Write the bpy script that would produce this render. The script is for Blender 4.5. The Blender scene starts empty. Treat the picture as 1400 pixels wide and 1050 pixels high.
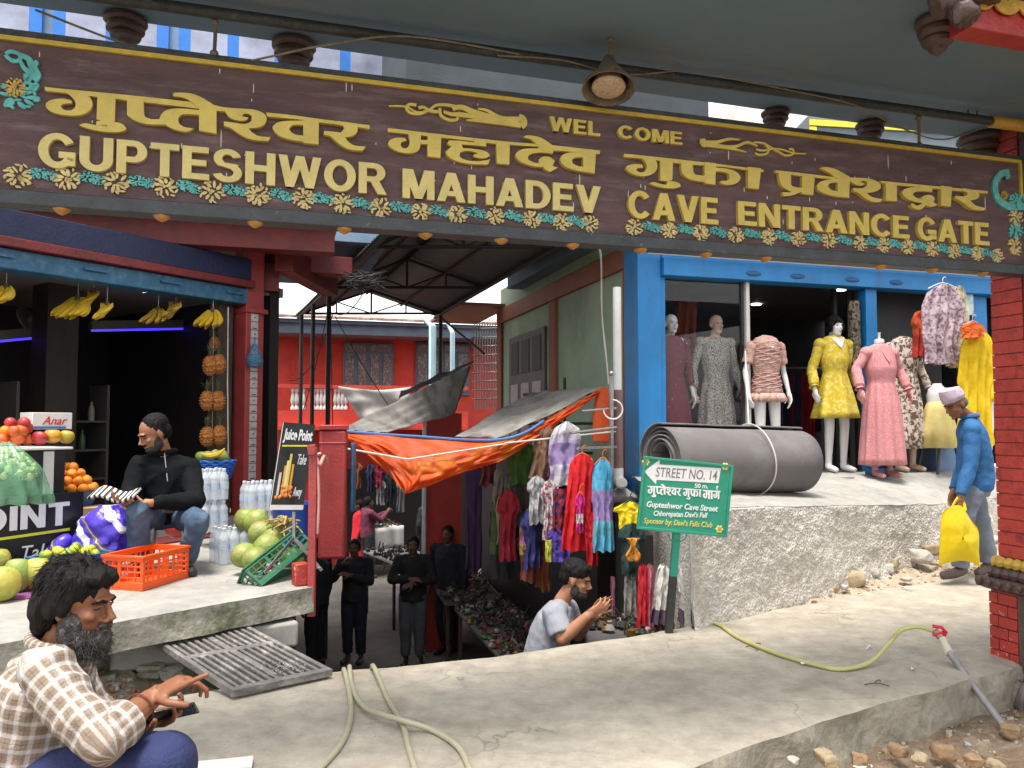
import bpy, math, random
from math import sin, cos, pi, radians, sqrt, atan2
from mathutils import Vector, Matrix, Euler, noise
from mathutils.geometry import tessellate_polygon
import numpy as np
random.seed(7)
SC = bpy.context.scene
COL = SC.collection
V = Vector
# ------------------------------------------------------------------ camera
EYE = 1.35; FPX = 1080.0; PITCH = math.atan(54 / FPX)
cd = bpy.data.cameras.new('camera'); cam = bpy.data.objects.new('camera', cd); COL.objects.link(cam)
cd.sensor_width = 36; cd.lens = FPX / 1400 * 36; cd.clip_start = 0.05; cd.clip_end = 2000
cam.location = (0, 0, EYE); cam.rotation_euler = (pi / 2 + PITCH, 0, 0)
SC.camera = cam
# ------------------------------------------------------------------ sky and sun (bright hazy overcast)
SUN_AZ, SUN_EL = 206.0, 75.0     # compass-like: direction the light comes FROM, degrees clockwise from +Y
w = bpy.data.worlds.new('World'); SC.world = w; w.use_nodes = True
nt = w.node_tree; nt.nodes.clear()
sky = nt.nodes.new('ShaderNodeTexSky'); sky.sky_type = 'NISHITA'; sky.sun_disc = False
sky.sun_elevation = radians(SUN_EL); sky.sun_rotation = radians(SUN_AZ)
sky.air_density = 1.0; sky.dust_density = 1.5; sky.ozone_density = 1.0
hs = nt.nodes.new('ShaderNodeHueSaturation'); hs.inputs['Saturation'].default_value = 0.10
bg = nt.nodes.new('ShaderNodeBackground'); bg.inputs['Strength'].default_value = 0.15
ow = nt.nodes.new('ShaderNodeOutputWorld')
nt.links.new(sky.outputs[0], hs.inputs['Color']); nt.links.new(hs.outputs[0], bg.inputs['Color']); nt.links.new(bg.outputs[0], ow.inputs[0])
sl = bpy.data.lights.new('sun', 'SUN'); sl.energy = 2.2; sl.angle = radians(18); sl.color = (1, .945, .86)
so = bpy.data.objects.new('sun', sl); COL.objects.link(so)
_a, _e = radians(SUN_AZ), radians(SUN_EL)
so.rotation_euler = (-V((sin(_a) * cos(_e), cos(_a) * cos(_e), sin(_e)))).to_track_quat('-Z', 'Y').to_euler()
SC.view_settings.view_transform = 'Standard'; SC.view_settings.look = 'None'
SC.view_settings.exposure = 1.42; SC.view_settings.gamma = 1; SC.view_settings.use_curve_mapping = False
SC.cycles.use_denoising = True; SC.cycles.max_bounces = 7; SC.cycles.diffuse_bounces = 4
SC.cycles.glossy_bounces = 3; SC.cycles.transmission_bounces = 5; SC.cycles.transparent_max_bounces = 8
SC.cycles.caustics_reflective = False; SC.cycles.caustics_refractive = False
SC.cycles.sample_clamp_indirect = 6

# ------------------------------------------------------------------ survey helpers: photo point -> place in the world
_f = V((0, cos(PITCH), sin(PITCH))); _u = V((0, -sin(PITCH), cos(PITCH)))
def ray(px, py): return _f + V(((px - 700) / FPX, 0, 0)) - _u * ((py - 525) / FPX)
def P(px, py, d):                       # at forward distance d
    r = ray(px, py); return V((0, 0, EYE)) + r * (d / r.y)
def G(px, py, z=0.0):                   # on the level z
    r = ray(px, py); return V((0, 0, EYE)) + r * ((z - EYE) / r.z)
def PL(px, py, o, n):                   # on the plane through o with normal n
    r = ray(px, py); c = V((0, 0, EYE)); return c + r * ((V(o) - c).dot(n) / r.dot(n))

# ------------------------------------------------------------------ materials
MATS = {}
def mat(name, col, rough=.7, var=.12, scale=5., bump=.15, bscale=60., metal=0., spec=.5, col2=None, c2lo=.5, c2hi=.65, c2scale=None,
        emit=0., alpha=1., trans=0., sub=0., coat=0., sheen=0., stretch=None, detail=5.):
    if name in MATS: return MATS[name]
    m = bpy.data.materials.new(name); m.use_nodes = True; t = m.node_tree; N = t.nodes; L = t.links
    b = N['Principled BSDF']; b.inputs['Roughness'].default_value = rough; b.inputs['Metallic'].default_value = metal
    b.inputs['Specular IOR Level'].default_value = spec
    if coat: b.inputs['Coat Weight'].default_value = coat
    if sheen: b.inputs['Sheen Weight'].default_value = sheen
    if trans: b.inputs['Transmission Weight'].default_value = trans
    if sub: b.inputs['Subsurface Weight'].default_value = sub; b.inputs['Subsurface Radius'].default_value = (.02, .008, .004); b.inputs['Subsurface Scale'].default_value = .5
    if alpha < 1: b.inputs['Alpha'].default_value = alpha
    tc = N.new('ShaderNodeTexCoord'); src = tc.outputs['Object']
    if stretch:
        mp = N.new('ShaderNodeMapping'); mp.inputs['Scale'].default_value = stretch; L.new(src, mp.inputs[0]); src = mp.outputs[0]
    n1 = N.new('ShaderNodeTexNoise'); n1.inputs['Scale'].default_value = scale; n1.inputs['Detail'].default_value = detail; n1.inputs['Roughness'].default_value = .6
    L.new(src, n1.inputs['Vector'])
    c = V(col[:3]); mx = N.new('ShaderNodeMix'); mx.data_type = 'RGBA'
    mx.inputs[6].default_value = (*[max(0, x * (1 - var)) for x in c], 1); mx.inputs[7].default_value = (*[min(1, x * (1 + var)) for x in c], 1)
    r1 = N.new('ShaderNodeMapRange'); r1.inputs[1].default_value = .3; r1.inputs[2].default_value = .7
    L.new(n1.outputs[0], r1.inputs[0]); L.new(r1.outputs[0], mx.inputs[0]); out = mx.outputs[2]
    if col2:
        n3 = N.new('ShaderNodeTexNoise'); n3.inputs['Scale'].default_value = c2scale or scale * 2.3; n3.inputs['Detail'].default_value = 6; n3.inputs['Roughness'].default_value = .65
        L.new(src, n3.inputs['Vector']); r3 = N.new('ShaderNodeMapRange'); r3.inputs[1].default_value = c2lo; r3.inputs[2].default_value = c2hi
        L.new(n3.outputs[0], r3.inputs[0]); m2 = N.new('ShaderNodeMix'); m2.data_type = 'RGBA'
        L.new(r3.outputs[0], m2.inputs[0]); L.new(out, m2.inputs[6]); m2.inputs[7].default_value = (*col2[:3], 1); out = m2.outputs[2]
    L.new(out, b.inputs['Base Color'])
    if bump:
        n2 = N.new('ShaderNodeTexNoise'); n2.inputs['Scale'].default_value = bscale; n2.inputs['Detail'].default_value = 4
        L.new(src, n2.inputs['Vector']); bp = N.new('ShaderNodeBump'); bp.inputs['Strength'].default_value = bump; bp.inputs['Distance'].default_value = .02
        L.new(n2.outputs[0], bp.inputs['Height']); L.new(bp.outputs[0], b.inputs['Normal'])
    if emit: b.inputs['Emission Color'].default_value = (*col[:3], 1); b.inputs['Emission Strength'].default_value = emit
    MATS[name] = m; return m
def rgb(r, g, b):                       # display colour -> linear
    f = lambda v: ((v / 255 + .055) / 1.055) ** 2.4 if v > 10 else v / 255 / 12.92
    return (f(r), f(g), f(b))
def nodes(m): return m.node_tree.nodes, m.node_tree.links, m.node_tree.nodes['Principled BSDF']
def two_sided_cloth(m, w=.35):          # thin cloth lets light through
    N, L, b = nodes(m); tr = N.new('ShaderNodeBsdfTranslucent'); ms = N.new('ShaderNodeMixShader'); ms.inputs[0].default_value = w
    s = b.inputs['Base Color'].links[0].from_socket; L.new(s, tr.inputs[0]); L.new(b.outputs[0], ms.inputs[1]); L.new(tr.outputs[0], ms.inputs[2])
    L.new(ms.outputs[0], N['Material Output'].inputs[0]); return m

# ------------------------------------------------------------------ mesh builder
class MB:
    def __init__(s): s.v = []; s.f = []; s.mi = []; s.cur = 0
    def add(s, vs, fs):
        o = len(s.v); s.v += [tuple(x) for x in vs]; s.f += [tuple(i + o for i in f) for f in fs]; s.mi += [s.cur] * len(fs); return s
    def obox(s, o, a, b, c):            # corner and three edge vectors
        o, a, b, c = V(o), V(a), V(b), V(c)
        if a.cross(b).dot(c) < 0: a, b = b, a
        vs = [o, o + a, o + a + b, o + b, o + c, o + a + c, o + a + b + c, o + b + c]
        return s.add(vs, [(0, 3, 2, 1), (4, 5, 6, 7), (0, 1, 5, 4), (1, 2, 6, 5), (2, 3, 7, 6), (3, 0, 4, 7)])
    def cbox(s, c, sx, sy, sz, R=None):
        R = R or Matrix.Identity(3); a, b, d = R @ V((sx, 0, 0)), R @ V((0, sy, 0)), R @ V((0, 0, sz)); return s.obox(V(c) - (a + b + d) / 2, a, b, d)
    def bar(s, p, q, wd, ht, up=V((0, 0, 1))):   # rectangular bar from p to q
        p, q = V(p), V(q); d = q - p; a = d.cross(V(up)); a = a.normalized() * wd if a.length > 1e-6 else V((wd, 0, 0)); b = a.cross(d).normalized() * ht
        return s.obox(p - a / 2 - b / 2, d, a, b)
    def tube(s, pts, r, n=8, cap=True, flat=1., closed=False):
        pts = [V(p) for p in pts]; k = len(pts); rs = r if isinstance(r, (list, tuple)) else [r] * k
        vs = []; fs = []; ref = None
        for i, p in enumerate(pts):
            t = (pts[min(i + 1, k - 1)] - pts[max(i - 1, 0)]).normalized()
            if ref is None: ref = V((0, 0, 1)) if abs(t.z) < .9 else V((1, 0, 0))
            a = ref - t * ref.dot(t)
            if a.length < 1e-5: a = t.orthogonal()
            a.normalize(); ref = a; b = t.cross(a)
            for j in range(n):
                q = 2 * pi * j / n; vs.append(p + (a * cos(q) + b * sin(q) * flat) * rs[i])
        for i in range(k - 1):
            for j in range(n): fs.append((i * n + j, i * n + (j + 1) % n, (i + 1) * n + (j + 1) % n, (i + 1) * n + j))
        if cap: fs.append(tuple(range(n))[::-1]); fs.append(tuple((k - 1) * n + j for j in range(n)))
        return s.add(vs, fs)
    def lathe(s, prof, n=16, M=None, cap=True):
        M = M or Matrix.Identity(4); vs = []; fs = []; k = len(prof)
        for r, z in prof:
            for j in range(n): q = 2 * pi * j / n; vs.append(M @ V((r * cos(q), r * sin(q), z)))
        for i in range(k - 1):
            for j in range(n): fs.append((i * n + j, i * n + (j + 1) % n, (i + 1) * n + (j + 1) % n, (i + 1) * n + j))
        if cap: fs.append(tuple(range(n))[::-1]); fs.append(tuple((k - 1) * n + j for j in range(n)))
        return s.add(vs, fs)
    def ell(s, c, rad, R=None, nu=12, nv=8, fn=None):
        R = R or Matrix.Identity(3); c = V(c); vs = [c + R @ V((0, 0, -rad[2]))]; fs = []
        for i in range(1, nv):
            a = -pi / 2 + pi * i / nv
            for j in range(nu): q = 2 * pi * j / nu; vs.append(c + R @ V((rad[0] * cos(a) * cos(q), rad[1] * cos(a) * sin(q), rad[2] * sin(a))))
        vs.append(c + R @ V((0, 0, rad[2]))); e = len(vs) - 1
        for j in range(nu):
            fs.append((0, 1 + (j + 1) % nu, 1 + j)); fs.append((e, e - nu + j, e - nu + (j + 1) % nu))
        for i in range(nv - 2):
            for j in range(nu): a = 1 + i * nu; fs.append((a + j, a + (j + 1) % nu, a + nu + (j + 1) % nu, a + nu + j))
        if fn: vs = [fn(V(x)) for x in vs]
        return s.add(vs, fs)
    def prism(s, poly, o, ex, ey, en, n0, n1):   # polygon in (ex,ey) extruded from n0 to n1 along en
        o, ex, ey, en = V(o), V(ex), V(ey), V(en); k = len(poly); A = sum(poly[i][0] * poly[(i + 1) % k][1] - poly[(i + 1) % k][0] * poly[i][1] for i in range(k))
        if (A < 0) ^ (ex.cross(ey).dot(en) < 0): poly = poly[::-1]
        tri = tessellate_polygon([[V((x, y, 0)) for x, y in poly]])
        vs = [o + ex * x + ey * y + en * n0 for x, y in poly] + [o + ex * x + ey * y + en * n1 for x, y in poly]
        fs = [(i, (i + 1) % k, k + (i + 1) % k, k + i) for i in range(k)]
        def ori(t, top):
            a, b, c = [V((*poly[i], 0)) for i in t]; up = (b - a).cross(c - a).z > 0
            flip = ex.cross(ey).dot(en) < 0
            up ^= flip
            return t if up == top else t[::-1]
        fs += [tuple(i + k for i in ori(t, True)) for t in tri] + [tuple(ori(t, False)) for t in tri]
        if n1 < n0: fs = [f[::-1] for f in fs]
        return s.add(vs, fs)
    def grid(s, fn, nu, nv, closeu=False):
        vs = [fn(i / (nu if closeu else nu - 1), j / (nv - 1)) for j in range(nv) for i in range(nu)]
        fs = [(j * nu + i, j * nu + (i + 1) % nu, (j + 1) * nu + (i + 1) % nu, (j + 1) * nu + i) for j in range(nv - 1) for i in range(nu if closeu else nu - 1)]
        return s.add(vs, fs)
    def quad(s, *p): return s.add(p, [tuple(range(len(p)))])
    def loft(s, rings, cap=True):               # rings: equal length point lists
        n = len(rings[0]); vs = [p for r in rings for p in r]
        fs = [(i * n + j, i * n + (j + 1) % n, (i + 1) * n + (j + 1) % n, (i + 1) * n + j) for i in range(len(rings) - 1) for j in range(n)]
        if cap: fs.append(tuple(range(n))[::-1]); fs.append(tuple((len(rings) - 1) * n + j for j in range(n)))
        return s.add(vs, fs)
    def xf(s, M): s.v = [tuple(M @ V(x)) for x in s.v]; return s
    def warp(s, fn): s.v = [tuple(fn(V(x))) for x in s.v]; return s
    def join(s, o): k = len(s.v); s.v += o.v; s.f += [tuple(i + k for i in f) for f in o.f]; s.mi += o.mi; return s
    def mesh(s, name, smooth=35):
        me = bpy.data.meshes.new(name); me.from_pydata([tuple(x) for x in s.v], [], s.f); me.validate(); me.update()
        if len(me.polygons) == len(s.mi): me.polygons.foreach_set('material_index', s.mi)
        if smooth:
            me.polygons.foreach_set('use_smooth', [True] * len(me.polygons)); me.set_sharp_from_angle(angle=radians(smooth))
        return me

# ------------------------------------------------------------------ scene objects
MW = {}
def mw(o): return MW.get(o.name, Matrix.Identity(4))
def tag(o, label=None, cat=None, group=None, kind=None):
    if label: o['label'] = label
    if cat: o['category'] = cat
    if group: o['group'] = group
    if kind: o['kind'] = kind
    return o
def thing(name, label, cat, loc=(0, 0, 0), R=None, group=None):
    o = bpy.data.objects.new(name, None); COL.objects.link(o); o.empty_display_size = .1
    M = Matrix.Translation(V(loc)) @ (R.to_4x4() if R else Matrix.Identity(4)); o.matrix_world = M; MW[o.name] = M
    return tag(o, label, cat, group)
def obj(name, mb, m, parent=None, smooth=35, bevel=0, solid=0, sub=0, kind=None, label=None, bseg=2, local=False):
    me = mb.mesh(name, smooth) if isinstance(mb, MB) else mb
    if parent is not None and not local: me.transform(mw(parent).inverted())
    for x in (m if isinstance(m, (list, tuple)) else [m]): me.materials.append(x)
    o = bpy.data.objects.new(name, me); COL.objects.link(o)
    if parent is not None: o.parent = parent; MW[o.name] = mw(parent).copy()
    if solid: md = o.modifiers.new('s', 'SOLIDIFY'); md.thickness = solid; md.offset = 0
    if bevel: md = o.modifiers.new('b', 'BEVEL'); md.width = bevel; md.segments = bseg; md.limit_method = 'ANGLE'; md.angle_limit = radians(40); md.harden_normals = False
    if sub: md = o.modifiers.new('u', 'SUBSURF'); md.levels = sub; md.render_levels = sub
    return tag(o, label, None, None, kind)
def solo(name, mb, m, label, cat, group=None, **k): return tag(obj(name, mb, m, None, **k), label, cat, group)
def struct(name, mb, m, **k): return obj(name, mb, m, None, kind='structure', **k)
def copy_tree(o, M=None, parent=None, label=None):
    c = o.copy(); COL.objects.link(c); c.parent = parent
    if M is not None: c.matrix_world = M
    if label: c['label'] = label
    for ch in o.children: copy_tree(ch, None, c)
    return c
def copies(parent, me, places, m=None, name=None):  # alike pieces sharing one mesh
    r = []
    for M in places:
        o = bpy.data.objects.new(name or me.name, me); COL.objects.link(o); o.parent = parent; o.matrix_local = M; r.append(o)
    return r
def evalmesh(mb, mods, name='tmp'):      # run modifiers once and keep the result
    me = mb.mesh(name, 0) if isinstance(mb, MB) else mb
    o = bpy.data.objects.new(name, me); COL.objects.link(o)
    for ty, kw in mods:
        md = o.modifiers.new(ty, ty)
        for k, v in kw.items(): setattr(md, k, v)
    dg = bpy.context.evaluated_depsgraph_get(); r = bpy.data.meshes.new_from_object(o.evaluated_get(dg))
    bpy.data.objects.remove(o); return r
def text_mb(s, w, h, shear=0, bold=.0, space=1., res=3, word=1.):  # flat outline text fitted to w x h, as triangles in XY
    c = bpy.data.curves.new('t', 'FONT'); c.body = s; c.size = 1; c.shear = shear; c.offset = bold; c.space_character = space; c.resolution_u = res; c.space_word = word; c.fill_mode = 'FRONT'
    o = bpy.data.objects.new('t', c); COL.objects.link(o)
    dg = bpy.context.evaluated_depsgraph_get(); me = bpy.data.meshes.new_from_object(o.evaluated_get(dg)); bpy.data.objects.remove(o)
    co = [v.co.copy() for v in me.vertices]; x0 = min(c.x for c in co); x1 = max(c.x for c in co); y0 = min(c.y for c in co); y1 = max(c.y for c in co)
    hh = h if h else (y1 - y0) * w / (x1 - x0)
    vs = [((c.x - x0) / (x1 - x0) * w, (c.y - y0) / (y1 - y0) * hh) for c in co]
    return vs, [tuple(p.vertices) for p in me.polygons]
def flat_to_solid(vs, fs, o, ex, ey, en, n0, n1):
    o, ex, ey, en = V(o), V(ex), V(ey), V(en); k = len(vs); m = MB(); A = [o + ex * x + ey * y + en * n0 for x, y in vs]; B = [o + ex * x + ey * y + en * n1 for x, y in vs]
    if ex.cross(ey).dot(en) < 0: fs = [f[::-1] for f in fs]
    ed = {}
    for f in fs:
        for i in range(len(f)): ed[(f[i], f[(i + 1) % len(f)])] = 1
    F = [tuple(i + k for i in f) for f in fs] + [f[::-1] for f in fs]
    for (a, b) in ed:
        if (b, a) not in ed: F.append((a, b, b + k, a + k))
    return m.add(A + B, F)
def islands(vs, fs):
    par = list(range(len(vs)))
    def fd(a):
        while par[a] != a: par[a] = par[par[a]]; a = par[a]
        return a
    key = {}
    for i, v in enumerate(vs):
        k = (round(v[0], 5), round(v[1], 5))
        if k in key: par[fd(i)] = fd(key[k])
        else: key[k] = i
    for f in fs:
        for i in f[1:]: par[fd(i)] = fd(f[0])
    g = {}
    for f in fs: g.setdefault(fd(f[0]), []).append(f)
    out = []
    for k, F in g.items():
        ids = sorted({key[(round(vs[i][0], 5), round(vs[i][1], 5))] for f in F for i in f}); mp = {a: b for b, a in enumerate(ids)}
        F2 = []
        for f in F:
            q = [mp[key[(round(vs[i][0], 5), round(vs[i][1], 5))]] for i in f]
            if len(set(q)) == len(q): F2.append(tuple(q))
        out.append(([vs[i] for i in ids], F2))
    return sorted(out, key=lambda t: min(p[0] for p in t[0]))
def lettering(s, parent, m, o, ex, ey, en, w, h, n0=.0, n1=.004, name='lettering', split=False, **k):
    vs, fs = text_mb(s, w, h, **k)
    if split:
        for v2, f2 in islands(vs, fs): obj(name, flat_to_solid(v2, f2, o, ex, ey, en, n0, n1), m, parent, smooth=30)
    else: obj(name, flat_to_solid(vs, fs, o, ex, ey, en, n0, n1), m, parent, smooth=30)
def chaikin(pts, it=2, corner=58):
    for _ in range(it):
        out = []; k = len(pts)
        for i in range(k):
            a, b, c = V(pts[i - 1]), V(pts[i]), V(pts[(i + 1) % k])
            try: ang = math.degrees((b - a).angle(c - b))
            except Exception: ang = 0
            if ang > corner: out.append(tuple(b))
            else: out.append(tuple(b + (a - b) * .25)); out.append(tuple(b + (c - b) * .25))
        pts = out
    return pts
def spline(pts, n=6):                    # Catmull-Rom through points
    pts = [V(p) for p in pts]; k = len(pts); out = []
    for i in range(k - 1):
        a, b, c, d = pts[max(i - 1, 0)], pts[i], pts[i + 1], pts[min(i + 2, k - 1)]
        for j in range(n):
            t = j / n; out.append(.5 * ((2 * b) + (c - a) * t + (2 * a - 5 * b + 4 * c - d) * t * t + (3 * b - a - 3 * c + d) * t ** 3))
    return out + [pts[-1]]
def sag(p, q, s, n=10): p, q = V(p), V(q); return [p.lerp(q, i / n) - V((0, 0, s * 4 * (i / n) * (1 - i / n))) for i in range(n + 1)]
def nz(p, s=1., o=0): return noise.noise(V(p) * s + V((o, o * 1.7, o * .6)))
def fbm(p, s=1., o=0, H=.9, lac=2.1, oc=5): return noise.fractal(V(p) * s + V((o, o * 1.7, o * .6)), H, lac, oc)
def rotz(a): return Matrix.Rotation(a, 3, 'Z')
def frame(x, z=V((0, 0, 1))):            # 3x3 with columns x, y, z
    x = V(x).normalized(); y = V(z).cross(x).normalized(); return Matrix((x, y, x.cross(y))).transposed()
def lookat(fwd, up=V((0, 0, 1))):        # columns right, forward, up
    f = V(fwd).normalized(); r = f.cross(V(up)).normalized(); u = r.cross(f); return Matrix((r, f, u)).transposed()
def rock(c, rad, seed, R=None, nu=10, nv=7, rough=.25, cl=.82):
    m = MB(); c = V(c); rad = V(rad); R = R or Euler((seed * 1.3, seed * 2.1, seed * .7)).to_matrix()
    m.ell((0, 0, 0), (1, 1, 1), None, nu, nv)
    def fn(p):
        k = 1 + rough * nz(p, 1.1, seed * 3.7) + rough * .5 * nz(p, 2.6, seed * 1.9)
        p = V([max(-cl, min(cl, x)) for x in p]) * k
        return c + R @ V((p.x * rad.x, p.y * rad.y, p.z * rad.z))
    return m.warp(fn)
SGN_U = V((.958, .2865, 0)); SGN_N = V((.2865, -.958, 0)); UP = V((0, 0, 1))   # run of the gate and its face towards the street
# ================================================================== SETTING
m_slab = mat('concrete slab', (.36, .322, .26), .85, .13, 1.6, .0, 55, col2=(.27, .235, .175), c2lo=.5, c2hi=.74, c2scale=1.3)
def grime(m, sc1=7., sc2=70., spots=(.12, .11, .09), bump=.5):   # fine mottling, pits and dark specks on cement
    N, L, b = nodes(m); tc = N.new('ShaderNodeTexCoord'); src = b.inputs['Base Color'].links[0].from_socket
    n1 = N.new('ShaderNodeTexNoise'); n1.inputs['Scale'].default_value = sc1; n1.inputs['Detail'].default_value = 9; n1.inputs['Roughness'].default_value = .72; L.new(tc.outputs['Object'], n1.inputs[0])
    r = N.new('ShaderNodeMapRange'); r.inputs[1].default_value = .32; r.inputs[2].default_value = .68; r.inputs[3].default_value = .72; r.inputs[4].default_value = 1.18; L.new(n1.outputs[0], r.inputs[0])
    mx = N.new('ShaderNodeMix'); mx.data_type = 'RGBA'; mx.blend_type = 'MULTIPLY'; mx.inputs[0].default_value = 1; L.new(src, mx.inputs[6]); L.new(r.outputs[0], mx.inputs[7])
    n2 = N.new('ShaderNodeTexNoise'); n2.inputs['Scale'].default_value = sc2; n2.inputs['Detail'].default_value = 3; L.new(tc.outputs['Object'], n2.inputs[0]); r2 = N.new('ShaderNodeMapRange'); r2.inputs[1].default_value = .68; r2.inputs[2].default_value = .74; L.new(n2.outputs[0], r2.inputs[0])
    m2 = N.new('ShaderNodeMix'); m2.data_type = 'RGBA'; L.new(r2.outputs[0], m2.inputs[0]); L.new(mx.outputs[2], m2.inputs[6]); m2.inputs[7].default_value = (*spots, 1); L.new(m2.outputs[2], b.inputs['Base Color'])
    ad = N.new('ShaderNodeMath'); ad.operation = 'SUBTRACT'; L.new(n1.outputs[0], ad.inputs[0]); L.new(r2.outputs[0], ad.inputs[1]); bp = N.new('ShaderNodeBump'); bp.inputs['Strength'].default_value = bump; bp.inputs['Distance'].default_value = .012; L.new(ad.outputs[0], bp.inputs['Height']); L.new(bp.outputs[0], b.inputs['Normal'])
grime(m_slab)
def cracks(m, sc=.9, col=(.10, .09, .07)):      # hairline cracks in cement
    N, L, b = nodes(m); tc = N.new('ShaderNodeTexCoord'); nd = N.new('ShaderNodeTexNoise'); nd.inputs['Scale'].default_value = 3.5; nd.inputs['Detail'].default_value = 6; L.new(tc.outputs['Object'], nd.inputs[0])
    mx = N.new('ShaderNodeMix'); mx.data_type = 'RGBA'; mx.blend_type = 'LINEAR_LIGHT'; mx.inputs[0].default_value = .22; L.new(tc.outputs['Object'], mx.inputs[6]); L.new(nd.outputs['Color'], mx.inputs[7])
    vo = N.new('ShaderNodeTexVoronoi'); vo.feature = 'DISTANCE_TO_EDGE'; vo.inputs['Scale'].default_value = sc; L.new(mx.outputs[2], vo.inputs[0]); r = N.new('ShaderNodeMapRange'); r.inputs[1].default_value = .0; r.inputs[2].default_value = .007; r.inputs[3].default_value = 1; r.inputs[4].default_value = 0; L.new(vo.outputs['Distance'], r.inputs[0])
    n2 = N.new('ShaderNodeTexNoise'); n2.inputs['Scale'].default_value = 1.1; L.new(tc.outputs['Object'], n2.inputs[0]); r2 = N.new('ShaderNodeMapRange'); r2.inputs[1].default_value = .48; r2.inputs[2].default_value = .62; r2.inputs[4].default_value = .75; L.new(n2.outputs[0], r2.inputs[0]); mu = N.new('ShaderNodeMath'); mu.operation = 'MULTIPLY'; L.new(r.outputs[0], mu.inputs[0]); L.new(r2.outputs[0], mu.inputs[1])
    src = b.inputs['Base Color'].links[0].from_socket; m2 = N.new('ShaderNodeMix'); m2.data_type = 'RGBA'; L.new(mu.outputs[0], m2.inputs[0]); L.new(src, m2.inputs[6]); m2.inputs[7].default_value = (*col, 1); L.new(m2.outputs[2], b.inputs['Base Color'])
cracks(m_slab)
m_slab_side = mat('concrete slab side', (.27, .245, .195), .9, .3, 5, .7, 26, col2=(.15, .14, .10), c2lo=.5, c2hi=.7, c2scale=7)
m_plat = mat('platform concrete', (.32, .305, .28), .85, .12, 2.2, .0, 45, col2=(.29, .27, .235), c2lo=.52, c2hi=.75, c2scale=1.7)
grime(m_plat, 5., 60., (.16, .15, .13), .35); cracks(m_plat, .7, (.15, .14, .12))
m_plat_side = mat('platform edge', (.30, .285, .235), .9, .25, 6, .6, 30, col2=(.11, .12, .06), c2lo=.46, c2hi=.62, c2scale=4.5)
m_dirt = mat('dirt', (.20, .14, .09), .95, .35, 5, .9, 30, col2=(.31, .25, .18), c2lo=.48, c2hi=.66, c2scale=9)
m_dirt_dry = mat('dry dirt', (.34, .27, .19), .95, .25, 6, .8, 40, col2=(.45, .39, .31), c2lo=.48, c2hi=.68, c2scale=11)
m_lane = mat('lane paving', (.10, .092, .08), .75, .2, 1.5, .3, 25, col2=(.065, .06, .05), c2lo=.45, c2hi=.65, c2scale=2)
m_rough = mat('roughcast cement', (.55, .515, .46), .95, .10, 3, .0, 60, col2=(.42, .375, .31), c2lo=.54, c2hi=.76, c2scale=1.8)
grime(m_rough, 16., 70., (.24, .21, .175), .5)
N_, L_, b_ = nodes(m_rough)               # pebbly cement: pits and grains as relief
tc_ = N_.new('ShaderNodeTexCoord'); vo = N_.new('ShaderNodeTexVoronoi'); vo.inputs['Scale'].default_value = 48; L_.new(tc_.outputs['Object'], vo.inputs[0])
nn = N_.new('ShaderNodeTexNoise'); nn.inputs['Scale'].default_value = 22; nn.inputs['Detail'].default_value = 8; nn.inputs['Roughness'].default_value = .75; L_.new(tc_.outputs['Object'], nn.inputs[0])
ma = N_.new('ShaderNodeMath'); ma.operation = 'ADD'; L_.new(vo.outputs['Distance'], ma.inputs[0]); L_.new(nn.outputs[0], ma.inputs[1])
bp = N_.new('ShaderNodeBump'); bp.inputs['Strength'].default_value = .7; bp.inputs['Distance'].default_value = .02; L_.new(ma.outputs[0], bp.inputs['Height']); L_.new(bp.outputs[0], b_.inputs['Normal'])

LANE = -1.92
def pl(pts):
    def f(x):
        for (x0, y0), (x1, y1) in zip(pts, pts[1:]):
            if x <= x1: return y0 + (y1 - y0) * (x - x0) / (x1 - x0)
        return pts[-1][1]
    return f
slab_far = pl([(-4.6, 2.55), (-2.02, 3.89), (-1.56, 4.10), (-.99, 4.38), (0, 4.74), (1.3, 5.42), (2.81, 6.45), (4.04, 7.15), (7, 8.9)])
slab_near = pl([(-4.6, -.05), (-2, 1.55), (.67, 3.16), (.94, 3.37), (1.62, 3.81), (2.8, 4.47), (4.2, 5.2), (7, 6.7)])

# lane floor and everything beyond reaches the horizon
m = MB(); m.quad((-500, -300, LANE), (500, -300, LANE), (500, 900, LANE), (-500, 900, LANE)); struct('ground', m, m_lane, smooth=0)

def slab_pt(u, v):
    x = -4.6 + 11.6 * u; a, b = slab_near(x), slab_far(x + .0)
    a += .02 * fbm((x * 3, 0, 0), 1, 3) ; b += .03 * fbm((x * 3, 0, 0), 1.2, 8)
    y = a + (b - a) * v; z = .006 * fbm((x, y, 0), 1.3) + .012 * nz((x, y, 0), .5)
    if v in (0, 1): z -= .012
    return V((x, y, z))
m = MB(); m.grid(slab_pt, 230, 26); m.cur = 1
def slab_front(u, v):
    p = slab_pt(u, 0); return p + V((.02 * fbm((p.x * 2.5, v * 2, 0), 2, 5) * (v > 0), -.012 * (v > 0) + .045 * fbm((p.x, v * .8, 0), 4, 2) * (v > 0), -v * .30))
m.grid(slab_front, 230, 7)
def slab_back(u, v): p = slab_pt(u, 1); return p + V((0, .015 * fbm((p.x, v, 0), 4, 9) * (v > 0), -v * 1.95))
m.grid(slab_back, 230, 12)
struct('pavement', m, [m_slab, m_slab_side], smooth=50)

# near dirt
def dirt_near(u, v):
    x = -6 + 13 * u; y1 = slab_near(x) + .12; y = -4 + (y1 + 4) * v ** .5
    return V((x, y, -.23 + .035 * fbm((x, y, 0), 2.2, 4) + .02 * fbm((x, y, 0), 7, 1) + .05 * max(0, x - 1.5) * .4))
m = MB(); m.grid(dirt_near, 150, 60); struct('dirt_ground', m, m_dirt, smooth=60)

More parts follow.
